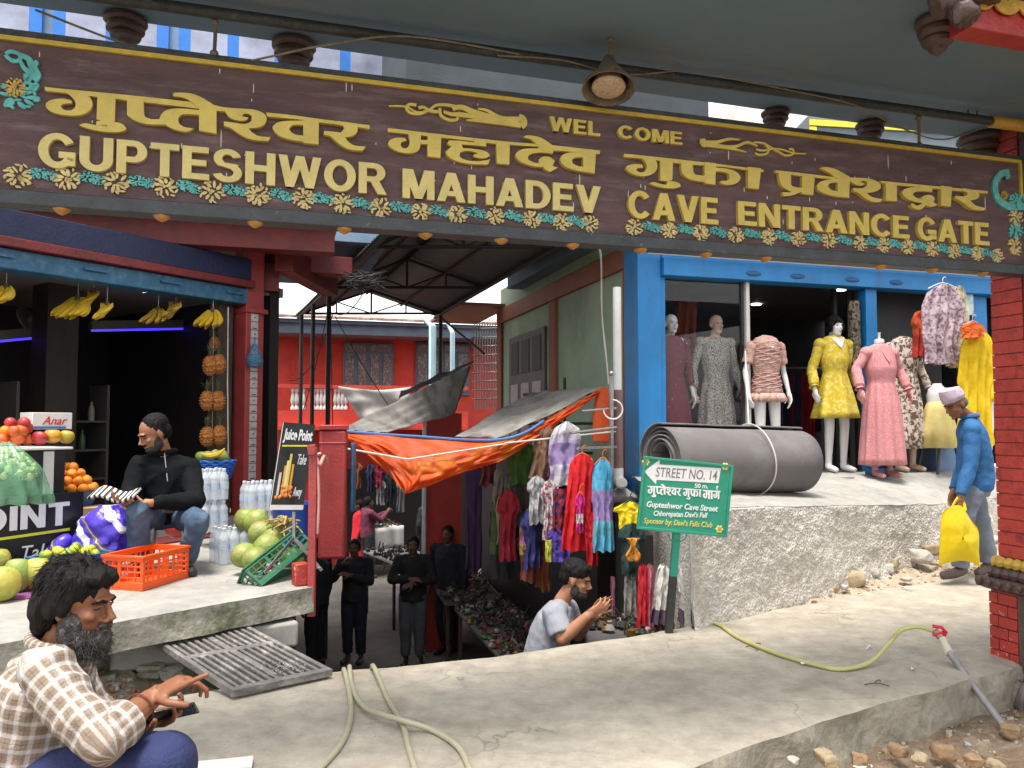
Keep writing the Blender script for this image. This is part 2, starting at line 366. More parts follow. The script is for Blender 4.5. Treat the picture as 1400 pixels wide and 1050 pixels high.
# left platform
PF = V((.663, .749, 0)); PC = V((-1.285, 5.18, .30))
pa, pb, pc_, pd_ = PC - PF * 4.8, PC, V((-2.45, 8.95, .30)), V((-8, 9.2, .30))
def plat_top(u, v):
    a = pa.lerp(pb, u); b = pd_.lerp(pc_, u); p = a.lerp(b, v); p.z = .30 + .004 * fbm(p, 2) - (.008 if v == 0 or u == 1 else 0)
    if v == 0: p += V((.749, -.663, 0)) * .012 * fbm((u * 14, 0, 0), 1)
    return p
m = MB(); m.grid(plat_top, 90, 30); m.cur = 1
m.grid(lambda u, v: plat_top(u, 0) + V((.749, -.663, 0)) * (.015 * fbm((u * 20, v, 0), 1.4) * (v > 0)) - UP * (.16 * v), 90, 5)
m.grid(lambda u, v: plat_top(1, u) - UP * (.16 * v), 30, 3)
m.grid(lambda u, v: pa.lerp(pb + PF * .0, u).lerp(pd_.lerp(pc_, u), v) - UP * .16, 6, 4)
struct('shop_platform', m, [m_plat, m_plat_side], smooth=50)
m = MB()                                   # recessed footing under the platform
q = V((-.749, .663, 0))
m.obox(pa + q * .45 - UP * 2.25, PF * 4.45, q * 3, UP * 2.08); struct('platform_footing', m, m_plat_side)
# rubble bed in the wedge between slab and platform
def bed(u, v):
    x = -3.6 + 2.3 * u; y0 = slab_far(x) - .05; k = min(1, max(0, (x + 3.6) / 2.3)); y1 = 5.25 - (1 - k) * 2.6 + .5
    y = y0 + (y1 - y0) * v; z = -.12 - .45 * max(0, min(1, (x + 2.15) * 2.2)) + .05 * fbm((x, y, 0), 4.5, 2) + .03 * fbm((x, y, 0), 11, 5) + .06 * v
    if u > .9: z -= (u - .9) * 6
    return V((x, y, z))
m = MB(); m.grid(bed, 60, 40); struct('rubble_bed', m, m_dirt_dry, smooth=25)
m = MB(); a, b = G(150, 884, .1), G(408, 851, .1); d = (b - a); n = V((-d.y, d.x, 0)).normalized()
m.obox(a - UP * .15, d, n * .5, UP * .15)
m.warp(lambda p: p + V((nz(p, 3), nz(p, 3, 4), nz(p, 3, 9))) * .018)
struct('concrete_kerb', m, m_plat, bevel=.02)

# right ledge (retaining wall of the dress shop) with its sloping apron
w_line = lambda x: 5.3 + .85 * (x - 1.25)
w_top = pl([(1.1, .80), (1.5, .77), (4.18, .56), (7, .5)])
def wall_face(u, v):
    x = 1.17 + 5.6 * u; y = w_line(x); t = w_top(x) + .012 * fbm((x, 0, 0), 3); z = t + (-.35 - t) * v
    n = V((.65, -.76, 0)); b = .05 * v + .02 * fbm((x, z, 0), 2.2, 6) + .005 * fbm((x, z, 0), 14, 2) - .007 * max(0, fbm((x, z, 0), 30, 5)) + .003 * nz((x, z, 0), 60) + .05 * max(0, fbm((x, z, 0), 1.3, 3)) * v
    if v == 0: b = -.01
    return V((x, y, z)) + n * b
m = MB(); m.grid(wall_face, 520, 110)
m.grid(lambda u, v: V((1.17 + .12 * u + .02 * fbm((u * 3, v * 2, 0), 2), 5.23 + 3.1 * u, .80 - 2.75 * v)), 40, 20)
m.cur = 1
def apron(u, v):
    x = 1.17 + 5.6 * u; a = V((x, w_line(x), w_top(x) + .012 * fbm((x, 0, 0), 3))); b = V((1.31, 8.1, .81)) + V((.958, .2865, 0)) * (5.8 * u - .1)
    k = v; p = a.lerp(b, k); p.z = a.z + (b.z - a.z) * min(1, k * 1.5) + .012 * fbm(p, 3.5, 1) * (0 < v < 1) ; return p
m.grid(apron, 90, 26); struct('retaining_wall', m, [m_rough, m_plat], smooth=60)
# dirt shoulder between slab and wall
def shoulder(u, v):
    x = 1.6 + 5.4 * u; a = slab_far(x) - .04; b = w_line(x) + .15; p = V((x, a + (b - a) * v, 0)); k = min(1, (x - 1.6) / 2)
    p.z = -.03 + .12 * v * k + .03 * fbm(p, 5, 1) * (v > 0) + .02 * fbm(p, 12, 3); return p
m = MB(); m.grid(shoulder, 110, 26); struct('dirt_shoulder', m, m_dirt_dry, smooth=50)
# landing the man in the grey t-shirt climbs, and lower steps
for i, (zt, y0, y1) in enumerate([(-1.28, 4.9, 6.1), (-1.5, 6.1, 6.5), (-1.7, 6.5, 6.9)]):
    m = MB(); m.obox((-.35, y0, LANE), (1.45, 0, 0), (0, y1 - y0, 0), (0, 0, zt - LANE)); struct('lane_step', m, m_lane, bevel=.01)
# ================================================================== GATE: ceiling, pipe, pillar, lamp
SO = V((-1.899, 2.93, 0))                 # foot of the sign's left end
def sgp(px, py): p = PL(px, py, SO, SGN_N); return ((p - SO).dot(SGN_U), p.z)
CEIL = 3.08
m_ceil = mat('gate soffit paint', (.125, .20, .27), .8, .12, 1.2, .15, 30, col2=(.21, .19, .175), c2lo=.52, c2hi=.8, c2scale=.7)
m_brown = mat('carved brown paint', (.085, .052, .045), .5, .25, 8, .3, 40)
m_red = mat('red gloss paint', (.36, .022, .016), .42, .2, 5, .2, 30, col2=(.22, .016, .014), c2lo=.5, c2hi=.75)
m_redbrick = mat('red painted brick', (.44, .045, .03), .5, .22, 7, .35, 45, col2=(.20, .02, .018), c2lo=.52, c2hi=.7)
m_redworn = mat('worn red tile', (.38, .035, .025), .5, .2, 8, .3, 40, col2=(.52, .46, .42), c2lo=.62, c2hi=.66, c2scale=13)
m_mortar = mat('mortar line', (.30, .09, .07), .9, .2, 12, .4, 60)
m_gold = mat('gold paint', (.52, .33, .055), .5, .2, 20, .3, 60)
m_black = mat('black iron', (.022, .023, .022), .5, .3, 10, .3, 40)
m_pipe = mat('grimy pipe', (.028, .033, .033), .55, .4, 12, .4, 50, col2=(.12, .095, .065), c2lo=.58, c2hi=.72)
m_rust = mat('rusty lamp', (.15, .12, .09), .7, .35, 12, .4, 50, col2=(.21, .155, .09), c2lo=.5, c2hi=.7)
gate = thing('entrance_gate', 'roofed street gate with teal grey ceiling and a brick pillar at right', 'gate', SO)
m = MB(); fa, fb = G(45, 10, CEIL), G(1330, 190, CEIL); fd_ = (fb - fa).normalized()   # ceiling slab, far edge just behind the sign
m.prism([(q.x, q.y) for q in (fa - fd_ * 3.2, V((-5, 1.1, 0)), V((-1.6, 2.25, 0)), V((1.2, 2.9, 0)), V((7, 2.95, 0)), fb + fd_ * 4)], (0, 0, CEIL), (1, 0, 0), (0, 1, 0), UP, 0, .2); obj('ceiling', m, m_ceil, gate, smooth=0)  # near edge, out of view, is shaped for the light on slab and sign
# main pipe just above and behind the sign, with hangers
def sg3(u, z, n=0): return SO + SGN_U * u + UP * z + SGN_N * n
pz = CEIL - .07
m = MB(); m.tube([sg3(-1.6, pz, .02), sg3(4.72, pz, .02)], .024, 12); pipe = obj('pipe', m, m_pipe, gate)
m = MB(); m.tube([sg3(4.72, pz, .02), sg3(4.98, pz, .02)], .034, 12); obj('pipe_bracket', m, m_gold, gate)
m = MB()
for u in (4.62, 4.68): m.tube([sg3(u, CEIL - .0, -.03), sg3(u + .01, CEIL - .05, -.03), sg3(u, pz, .0)], .006, 6)
obj('pipe_hook', m, m_rust, gate)
for u in (.72, 4.25):
    m = MB(); zt = sgp(290, 78)[1] if u < 2 else sgp(1240, 200)[1]
    m.tube([sg3(u, pz, .0), sg3(u + .003, (pz + zt) / 2, .0), sg3(u, zt, .0)], .008, 8); m.ell(sg3(u, pz - .03, 0), (.016, .016, .014)); m.ell(sg3(u, zt + .015, 0), (.018, .018, .016))
    obj('hanger_rod', m, m_rust, gate)
# lotus pendants under the rim
def pendant(c, r, h, tilt=0):
    m = MB(); prof = []
    lev = [(.0, .98), (.34, .62), (.62, .80), (.75, .55), (.88, .38)]
    prof = [(r * .75, 0), (r, -.06 * h), (r * 1.02, -.16 * h), (r * .93, -.24 * h), (r * .84, -.27 * h), (r * .90, -.34 * h), (r * .88, -.44 * h), (r * .76, -.5 * h), (r * .68, -.53 * h), (r * .74, -.6 * h), (r * .66, -.7 * h), (r * .5, -.75 * h), (r * .44, -.78 * h), (r * .4, -.86 * h), (r * .2, -.94 * h), (r * .05, -h)]
    m.lathe(prof, 18, Matrix.Translation(c)); m.warp(lambda p: p + V((nz(p, 30), nz(p, 30, 3), 0)) * .003); return m
for px, py, rr in ((172, 24, 23), (402, 58, 26), (1060, 152, 17), (1190, 168, 17), (1340, 186, 24)):
    c = G(px, py, CEIL - .001); s = (c - V((0, 0, EYE))).length / FPX
    obj('lotus_pendant', pendant(c, rr * s, rr * 1.55 * s), m_brown, gate)
c = G(1268, 22, CEIL - .001); s = (c - V((0, 0, EYE))).length / FPX
nb = obj('lotus_pendant', pendant(c + SGN_U * .05, 23 * s, 44 * s), m_brown, gate)
# carved bracket scroll and red beam with gold scallops at top right
bo = G(1318, 36, 2.90)
m = MB(); m.ell(bo + V((.0, 0, .06)), (.07, .05, .06), None, 24, 16); m.ell(bo + V((-.07, .0, .10)), (.07, .05, .05), None, 24, 16); m.ell(bo + V((.06, .0, .13)), (.12, .08, .05)); m.ell(bo + V((-.02, -.05, .03)), (.05, .04, .04))
m.warp(lambda p: p + V((nz(p, 14), nz(p, 14, 3), nz(p, 14, 6))) * .02 + V((0, 0, .008 * sin(p.x * 140 + p.z * 90)))); obj('carved_bracket', m, m_brown, gate)
bz = bo.z - .0; st = bo + SGN_U * .03
m = MB(); m.obox(V((st.x, st.y, bz)), SGN_U * 1.8, SGN_N * -.10, UP * .176); beam = obj('red_beam', m, m_red, gate, bevel=.005)
for i in range(8):                        # gold swags
    m = MB(); cc = V((st.x, st.y, bz + .115)) + SGN_U * (-.03 + .13 * i) + SGN_N * .012
    for k in range(5):
        rad = .066 - k * .012; m.tube([cc + SGN_U * (rad * cos(a) + .075) + UP * (-rad * .85 * abs(sin(a)) + .02) for a in [pi * j / 10 for j in range(11)]], .0085, 6)
    obj('gold_swag', m, m_gold, beam)
# brick pillar: plinth, carved mouldings, brick shaft with brown corner post
pil = V((2.80, 4.69, 0)); ax = -SGN_N * -1.0           # ax points towards the street along the left face
ax = SGN_N; bx = SGN_U
plinth = thing('brick_pillar', 'red brick gate pillar on a carved plinth at right edge', 'pillar', pil)
m = MB(); m.obox(pil + V((.006, 0, -.25)) + bx * .006 - ax * .0, bx * .46, ax * .50, UP * .66); core = obj('plinth_core', m, m_mortar, plinth)
bme = {}
def bricks(o, run, out, nz_, rows, z0, bh, bl, length, mt, parent, gap=.006):
    for r in range(rows):
        x = -(bl / 2 if r % 2 else 0)
        while x < length - .01:
            a = max(0, x); b = min(length, x + bl - gap)
            if b - a > .02:
                m = MB(); z = z0 + r * bh; j = random.uniform(0, .003)
                m.obox(o + run * a + UP * (z - o.z), run * (b - a), out * -.02, UP * (bh - gap)); m.warp(lambda p: p + out * (.004 + j))
                obj('brick', m, mt, parent, bevel=.002)
            x += bl
bricks(pil + V((0, 0, 0)), ax, -bx, 0, 6, -.02, .066, .125, .185, m_redworn, core)
m = MB(); m.obox(pil + ax * .19 - bx * .012 + V((0, 0, -.22)), ax * .12, bx * .12, UP * .61); obj('corner_post', m, m_brown, plinth, bevel=.008)
m = MB(); m.obox(pil + ax * .32 + bx * .10 + V((0, 0, -.22)), ax * .16, bx * .36, UP * .61); obj('carved_front', m, m_brown, plinth, bevel=.008)
m = MB()                                  # carved drapery foot of the plinth
for i in range(5):
    p = pil + ax * (.12 + .085 * i) - bx * (.05 + .02 * (i % 2)) + V((0, 0, -.16 - .01 * i)); m.ell(p, (.09, .075, .11), None, 12, 8)
m.warp(lambda p: p + V((nz(p, 18), nz(p, 18, 2), nz(p, 18, 5))) * .012); obj('carved_foot', m, mat('mossy carved stone', (.15, .125, .11), .85, .3, 9, .5, 40, col2=(.26, .24, .20), c2lo=.55, c2hi=.7), plinth)
pc2 = pil + bx * .235 + ax * .235         # centre of the column
def sqr(h): return [pc2 + bx * a * h + ax * b * h for a, b in ((-1, -1), (1, -1), (1, 1), (-1, 1))]
m = MB()
prof = [(.245, .385), (.275, .40), (.285, .42), (.285, .445), (.27, .455)]
m.loft([[p + UP * z for p in sqr(h)] for h, z in prof]); cap = obj('plinth_cap', m, m_brown, plinth, bevel=.004)
for i in range(9):                        # row of carved petals
    p = pc2 - bx * .285 + ax * (-.26 + .065 * i) + UP * .432; m = MB(); m.ell(p, (.018, .028, .026), None, 10, 6); m.ell(p + UP * -.018 - bx * .006, (.012, .014, .014), None, 8, 5); obj('carved_petal', m, m_brown, cap)
for i in range(9):
    p = pc2 + ax * .285 + bx * (-.26 + .065 * i) + UP * .432; m = MB(); m.ell(p, (.028, .018, .026), None, 10, 6); obj('carved_petal', m, m_brown, cap)
def rope(h, z, r, mt):
    cs = sqr(h); pts = []
    for i in range(4):
        a, b = cs[i], cs[(i + 1) % 4]
        for k in range(24): pts.append(a.lerp(b, k / 24) + UP * z)
    pts.append(pts[0]); m = MB(); m.tube(pts, [r * (1 + .22 * sin(i * 2.1)) for i in range(len(pts))], 8); return obj('carved_rope', m, mt, plinth)
rope(.225, .485, .032, m_brown); rope(.212, .545, .030, m_gold)
m = MB(); m.obox(pc2 - bx * .19 - ax * .19 + UP * .56, bx * .38, ax * .38, UP * 2.5); shaft = obj('shaft_core', m, m_mortar, plinth)
bricks(pc2 - bx * .196 - ax * .196 + UP * .58, ax, -bx, 0, 34, .58, .0735, .45, .205, m_redbrick, shaft)
m = MB(); m.obox(pc2 - bx * .205 + ax * .02 + UP * .56, ax * .20, bx * .2, UP * 2.5); m.obox(pc2 - bx * .215 + ax * .07 + UP * .56, ax * .10, bx * .2, UP * 2.5)
obj('corner_post', m, m_brown, plinth, bevel=.008)
m = MB(); m.obox(pc2 + ax * .05 + bx * -.0 + UP * .56, ax * .16, bx * .2, UP * 2.5); obj('corner_post', m, m_brown, plinth)
# lamp
lp = G(835, 52, CEIL); lz = lp.z
lamp = thing('bell_lamp', 'rusty bell shaped floodlamp hanging from the ceiling pipe above the sign', 'lamp', lp)
sc_ = (lp - V((0, 0, EYE))).length / FPX
lc = P(832, 122, lp.y - .02); dirn = V((-.04, -.26, -.96)).normalized()
Rm = frame(dirn.orthogonal(), dirn).to_4x4(); Rm = Matrix.Translation(lc) @ Rm
m = MB(); r0 = 33 * sc_
m.lathe([(r0 * .16, -r0 * 1.45), (r0 * .22, -r0 * 1.3), (r0 * .38, -r0 * .95), (r0 * .62, -r0 * .55), (r0 * .92, -r0 * .18), (r0, 0), (r0 * .96, .0), (r0 * .88, -r0 * .16), (r0 * .58, -r0 * .52)], 24, Rm, cap=False); obj('lamp_shade', m, m_rust, lamp, solid=.002)
m = MB(); m.lathe([(r0 * .02, r0 * .04), (r0 * .35, r0 * .02), (r0 * .6, -.04 * r0), (r0 * .64, -.1 * r0), (r0 * .5, -.5 * r0), (r0 * .2, -r0 * .9)], 20, Rm); bulb = obj('bulb', m, mat('dusty bulb glass', (.52, .40, .30), .25, .3, 60, .2, 60), lamp)
m = MB(); m.tube([lp, lp - UP * .05 + V((.004, 0, 0)), lc - dirn * r0 * 1.4], [.006, .009, .014], 8); m.ell(lp - UP * .006, (.014, .014, .01)); m.tube([lp + V((.01, 0, 0)), lp - UP * .04 + V((-.012, 0, 0)), lc - dirn * r0 * 1.2 + V((.012, 0, 0))], .004, 6); obj('lamp_hook', m, m_rust, lamp)
# old cables along the pipe
m_cable = mat('old cable', (.20, .17, .12), .7, .3, 20)
m_cabled = mat('dark cable', (.03, .03, .03), .6, .3, 20)
def cable(pts, r, label, mt=None, n=6): m = MB(); m.tube(spline(pts, n), r, 6); return solo('cable', m, mt or m_cable, label, 'cable')
cable([sg3(.05, pz - .03, -.1), sg3(.45, pz - .16, -.05), sg3(.75, pz - .2, .0), sg3(1.15, pz - .08, .03), sg3(1.5, pz + .0, .05), sg3(2., pz - .01, .05)], .005, 'slack brown cable looping below the pipe above the start of the sign')
cable([sg3(1.9, pz - .03, .05), sg3(2.2, pz - .01, .05), sg3(2.5, pz - .035, .045), sg3(2.8, pz + .02, .05)], .004, 'short cable wound round the ceiling pipe left of the bell lamp')
cable([sg3(3.0, pz + .02, .05), sg3(3.4, pz - .0, .05), sg3(3.8, pz - .03, .05), sg3(4.1, pz - .10, .02), sg3(4.4, pz - .13, .0), sg3(4.7, pz - .03, .0)], .004, 'thin cable sagging from the ceiling pipe at the right end of the sign')

# ================================================================== SIGN
m_board = mat('sign board brown paint', (.115, .068, .071), .5, .25, 3, .45, 70, col2=(.23, .18, .175), c2lo=.52, c2hi=.80, c2scale=4, stretch=(1, 1, 6))
m_yel = mat('yellow letter paint', (.60, .47, .10), .5, .12, 14, .25, 70, col2=(.36, .28, .08), c2lo=.68, c2hi=.78, c2scale=26)
m_pale = mat('pale yellow letter paint', (.62, .52, .19), .5, .12, 14, .25, 70, col2=(.38, .31, .11), c2lo=.68, c2hi=.78, c2scale=26)
m_trim = mat('yellow trim paint', (.58, .42, .05), .5, .15, 20, .2, 60, col2=(.25, .16, .04), c2lo=.66, c2hi=.75, c2scale=22)
m_teal = mat('turquoise ornament', (.10, .42, .40), .5, .25, 30, .3, 70)
m_cream = mat('cream gold ornament', (.56, .45, .19), .55, .25, 30, .3, 70)
m_frame = mat('sign frame', (.035, .042, .048), .5, .35, 9, .3, 50, col2=(.12, .13, .12), c2lo=.62, c2hi=.72, c2scale=30)
m_spot = mat('bird lime', (.62, .60, .55), .8, .1)
sign = thing('gate_sign', 'long brown board with raised yellow Nepali and English lettering naming the cave entrance gate', 'sign', SO)
uL, uR = -.25, sgp(1398, 280)[0]
zT = (sgp(300, 85)[1] + sgp(1100, 184)[1]) / 2; zB = (sgp(300, 285)[1] + sgp(1100, 338)[1]) / 2
print('sign', uL, uR, zT, zB)
m = MB(); m.obox(sg3(uL, zB, -.05), SGN_U * (uR - uL), SGN_N * .05, UP * (zT - zB)); obj('board', m, m_board, sign)
m = MB(); m.obox(sg3(uL, zT + .001, -.07), SGN_U * (uR - uL + .04), SGN_N * .085, UP * .022); m.warp(lambda p: p + V((0, 0, .004 * nz(p, 6)))); obj('top_frame', m, m_frame, sign)
m = MB(); m.obox(sg3(uL, zT - .018, .0005), SGN_U * (uR - uL - .012), SGN_N * .014, UP * .018); obj('yellow_trim', m, m_trim, sign)
zc = sgp(1395, 268)[1]
m = MB(); m.obox(sg3(uR - .024, zc, .0005), SGN_U * .014, SGN_N * .0138, UP * (zT - .0181 - zc)); obj('yellow_trim', m, m_trim, sign)
m = MB(); m.obox(sg3(uL, zB - .056, -.07), SGN_U * (uR - uL + .04), SGN_N * .095, UP * .0555); obj('bottom_frame', m, m_frame, sign, bevel=.004)
# English letters, one part each
def arcs(cx, cy, rx, ry, tx, ty, a0, a1, n=16):
    o = [(cx + rx * cos(radians(a0 + (a1 - a0) * i / n)), cy + ry * sin(radians(a0 + (a1 - a0) * i / n))) for i in range(n + 1)]
    q = [(cx + (rx - tx) * cos(radians(a0 + (a1 - a0) * i / n)), cy + (ry - ty) * sin(radians(a0 + (a1 - a0) * i / n))) for i in range(n + 1)]
    return [[o[i], o[i + 1], q[i + 1], q[i]] for i in range(n)]
def rc(x0, y0, x1, y1): return [[(x0, y0), (x1, y0), (x1, y1), (x0, y1)]]
T = .21; TH = .185
GLY = {
 'G': (.79, arcs(.40, .5, .40, .515, T, TH, 32, 345, 30) + rc(.43, .30, .78, .48) + rc(.60, .08, .78, .31)),
 'C': (.75, arcs(.40, .5, .40, .515, T, TH, 38, 322, 30)),
 'O': (.80, arcs(.40, .5, .40, .515, T, TH, 0, 360, 36)),
 'U': (.72, rc(0, .34, T, 1) + rc(.72 - T, .34, .72, 1) + arcs(.36, .345, .36, .36, T, TH, 180, 360, 20)),
 'P': (.67, rc(0, 0, T, 1) + rc(T - .01, .83, .38, 1) + rc(T - .01, .345, .38, .51) + arcs(.37, .6725, .30, .3275, T, .168, -90, 90, 16)),
 'R': (.73, rc(0, 0, T, 1) + rc(T - .01, .83, .40, 1) + rc(T - .01, .39, .40, .555) + arcs(.39, .695, .30, .305, T, .168, -90, 90, 16) + [[(.30, .42), (.53, .42), (.73, 0), (.50, 0)]]),
 'T': (.64, rc(0, .82, .64, 1) + rc(.32 - T / 2, 0, .32 + T / 2, .83)),
 'E': (.62, rc(0, 0, T, 1) + rc(T - .01, .82, .60, 1) + rc(T - .01, .42, .55, .595) + rc(T - .01, 0, .62, .18)),
 'L': (.58, rc(0, 0, T, 1) + rc(T - .01, 0, .58, .18)),
 'H': (.72, rc(0, 0, T, 1) + rc(.72 - T, 0, .72, 1) + rc(T - .01, .415, .72 - T + .01, .60)),
 'N': (.72, rc(0, 0, .20, 1) + rc(.52, 0, .72, 1) + [[(0, 1), (.22, 1), (.72, 0), (.50, 0)]]),
 'M': (.86, rc(0, 0, .20, 1) + rc(.66, 0, .86, 1) + [[(.0, 1), (.28, 1), (.53, 0), (.335, 0)], [(.86, 1), (.58, 1), (.335, 0), (.53, 0)]]),
 'V': (.76, [[(0, 1), (.23, 1), (.49, 0), (.27, 0)], [(.76, 1), (.53, 1), (.27, 0), (.49, 0)]]),
 'A': (.78, [[(0, 0), (.22, 0), (.51, 1), (.27, 1)], [(.78, 0), (.56, 0), (.27, 1), (.51, 1)], [(.16, .19), (.62, .19), (.57, .36), (.21, .36)]]),
 'W': (1.05, [[(0, 1), (.21, 1), (.38, 0), (.18, 0)], [(.42, 1), (.63, 1), (.38, 0), (.18, 0)], [(.42, 1), (.63, 1), (.87, 0), (.67, 0)], [(1.05, 1), (.84, 1), (.67, 0), (.87, 0)]]),
 'D': (.73, rc(0, 0, T, 1) + rc(T - .01, .82, .33, 1) + rc(T - .01, 0, .33, .18) + arcs(.32, .5, .41, .5, T, .18, -90, 90, 20)),
 'I': (.21, rc(0, 0, T, 1)),
 'S': (.69, arcs(.345, .715, .325, .30, .20, .17, 15, 235, 18) + arcs(.345, .285, .345, .30, .20, .17, -165, 55, 18) + [[(.125, .50), (.27, .585), (.62, .545), (.44, .40)]]),
}
def block_word(s, parent, mt, o, ex, en, w, h, n0, n1, gap=.075):
    tot = sum(GLY[c][0] for c in s) + gap * (len(s) - 1); x = 0
    for c in s:
        m = MB()
        for i, p in enumerate(GLY[c][1]): m.prism([((x + a) / tot * w, b * h) for a, b in p], o, ex, UP, en, n0, n1 + .0003 * (i % 3))
        obj('letter', m, mt, parent, smooth=0); x += GLY[c][0] + gap
def eng(s, x0, y0b, y0t, x1, y1b, y1t, mt, bold, zo=None):
    a, zb0 = sgp(x0, y0b); _, zt0 = sgp(x0, y0t); b, zb1 = sgp(x1, y1b); _, zt1 = sgp(x1, y1t)
    zb, zt = (zb0 + zb1) / 2, (zt0 + zt1) / 2
    block_word(s, sign, mt, sg3(a, zb, 0), SGN_U, SGN_N, b - a, zt - zb, -.004, .02)
eng('GUPTESHWOR', 53.4, 227, 183, 528, 270, 226, m_pale, .052)
eng('MAHADEV', 549.5, 271.5, 232, 819.5, 294, 257, m_pale, .052)
eng('CAVE', 857, 299, 262, 979.5, 308, 272, m_yel, .052)
eng('ENTRANCE', 1006.5, 310, 277, 1240, 326, 296.5, m_yel, .05)
eng('GATE', 1251, 329, 298, 1349, 336.5, 306, m_yel, .05)
eng('WEL', 750, 182, 162, 818.5, 187, 168, m_yel, .03)
eng('COME', 843, 191, 173, 930.5, 199, 182.5, m_yel, .03)
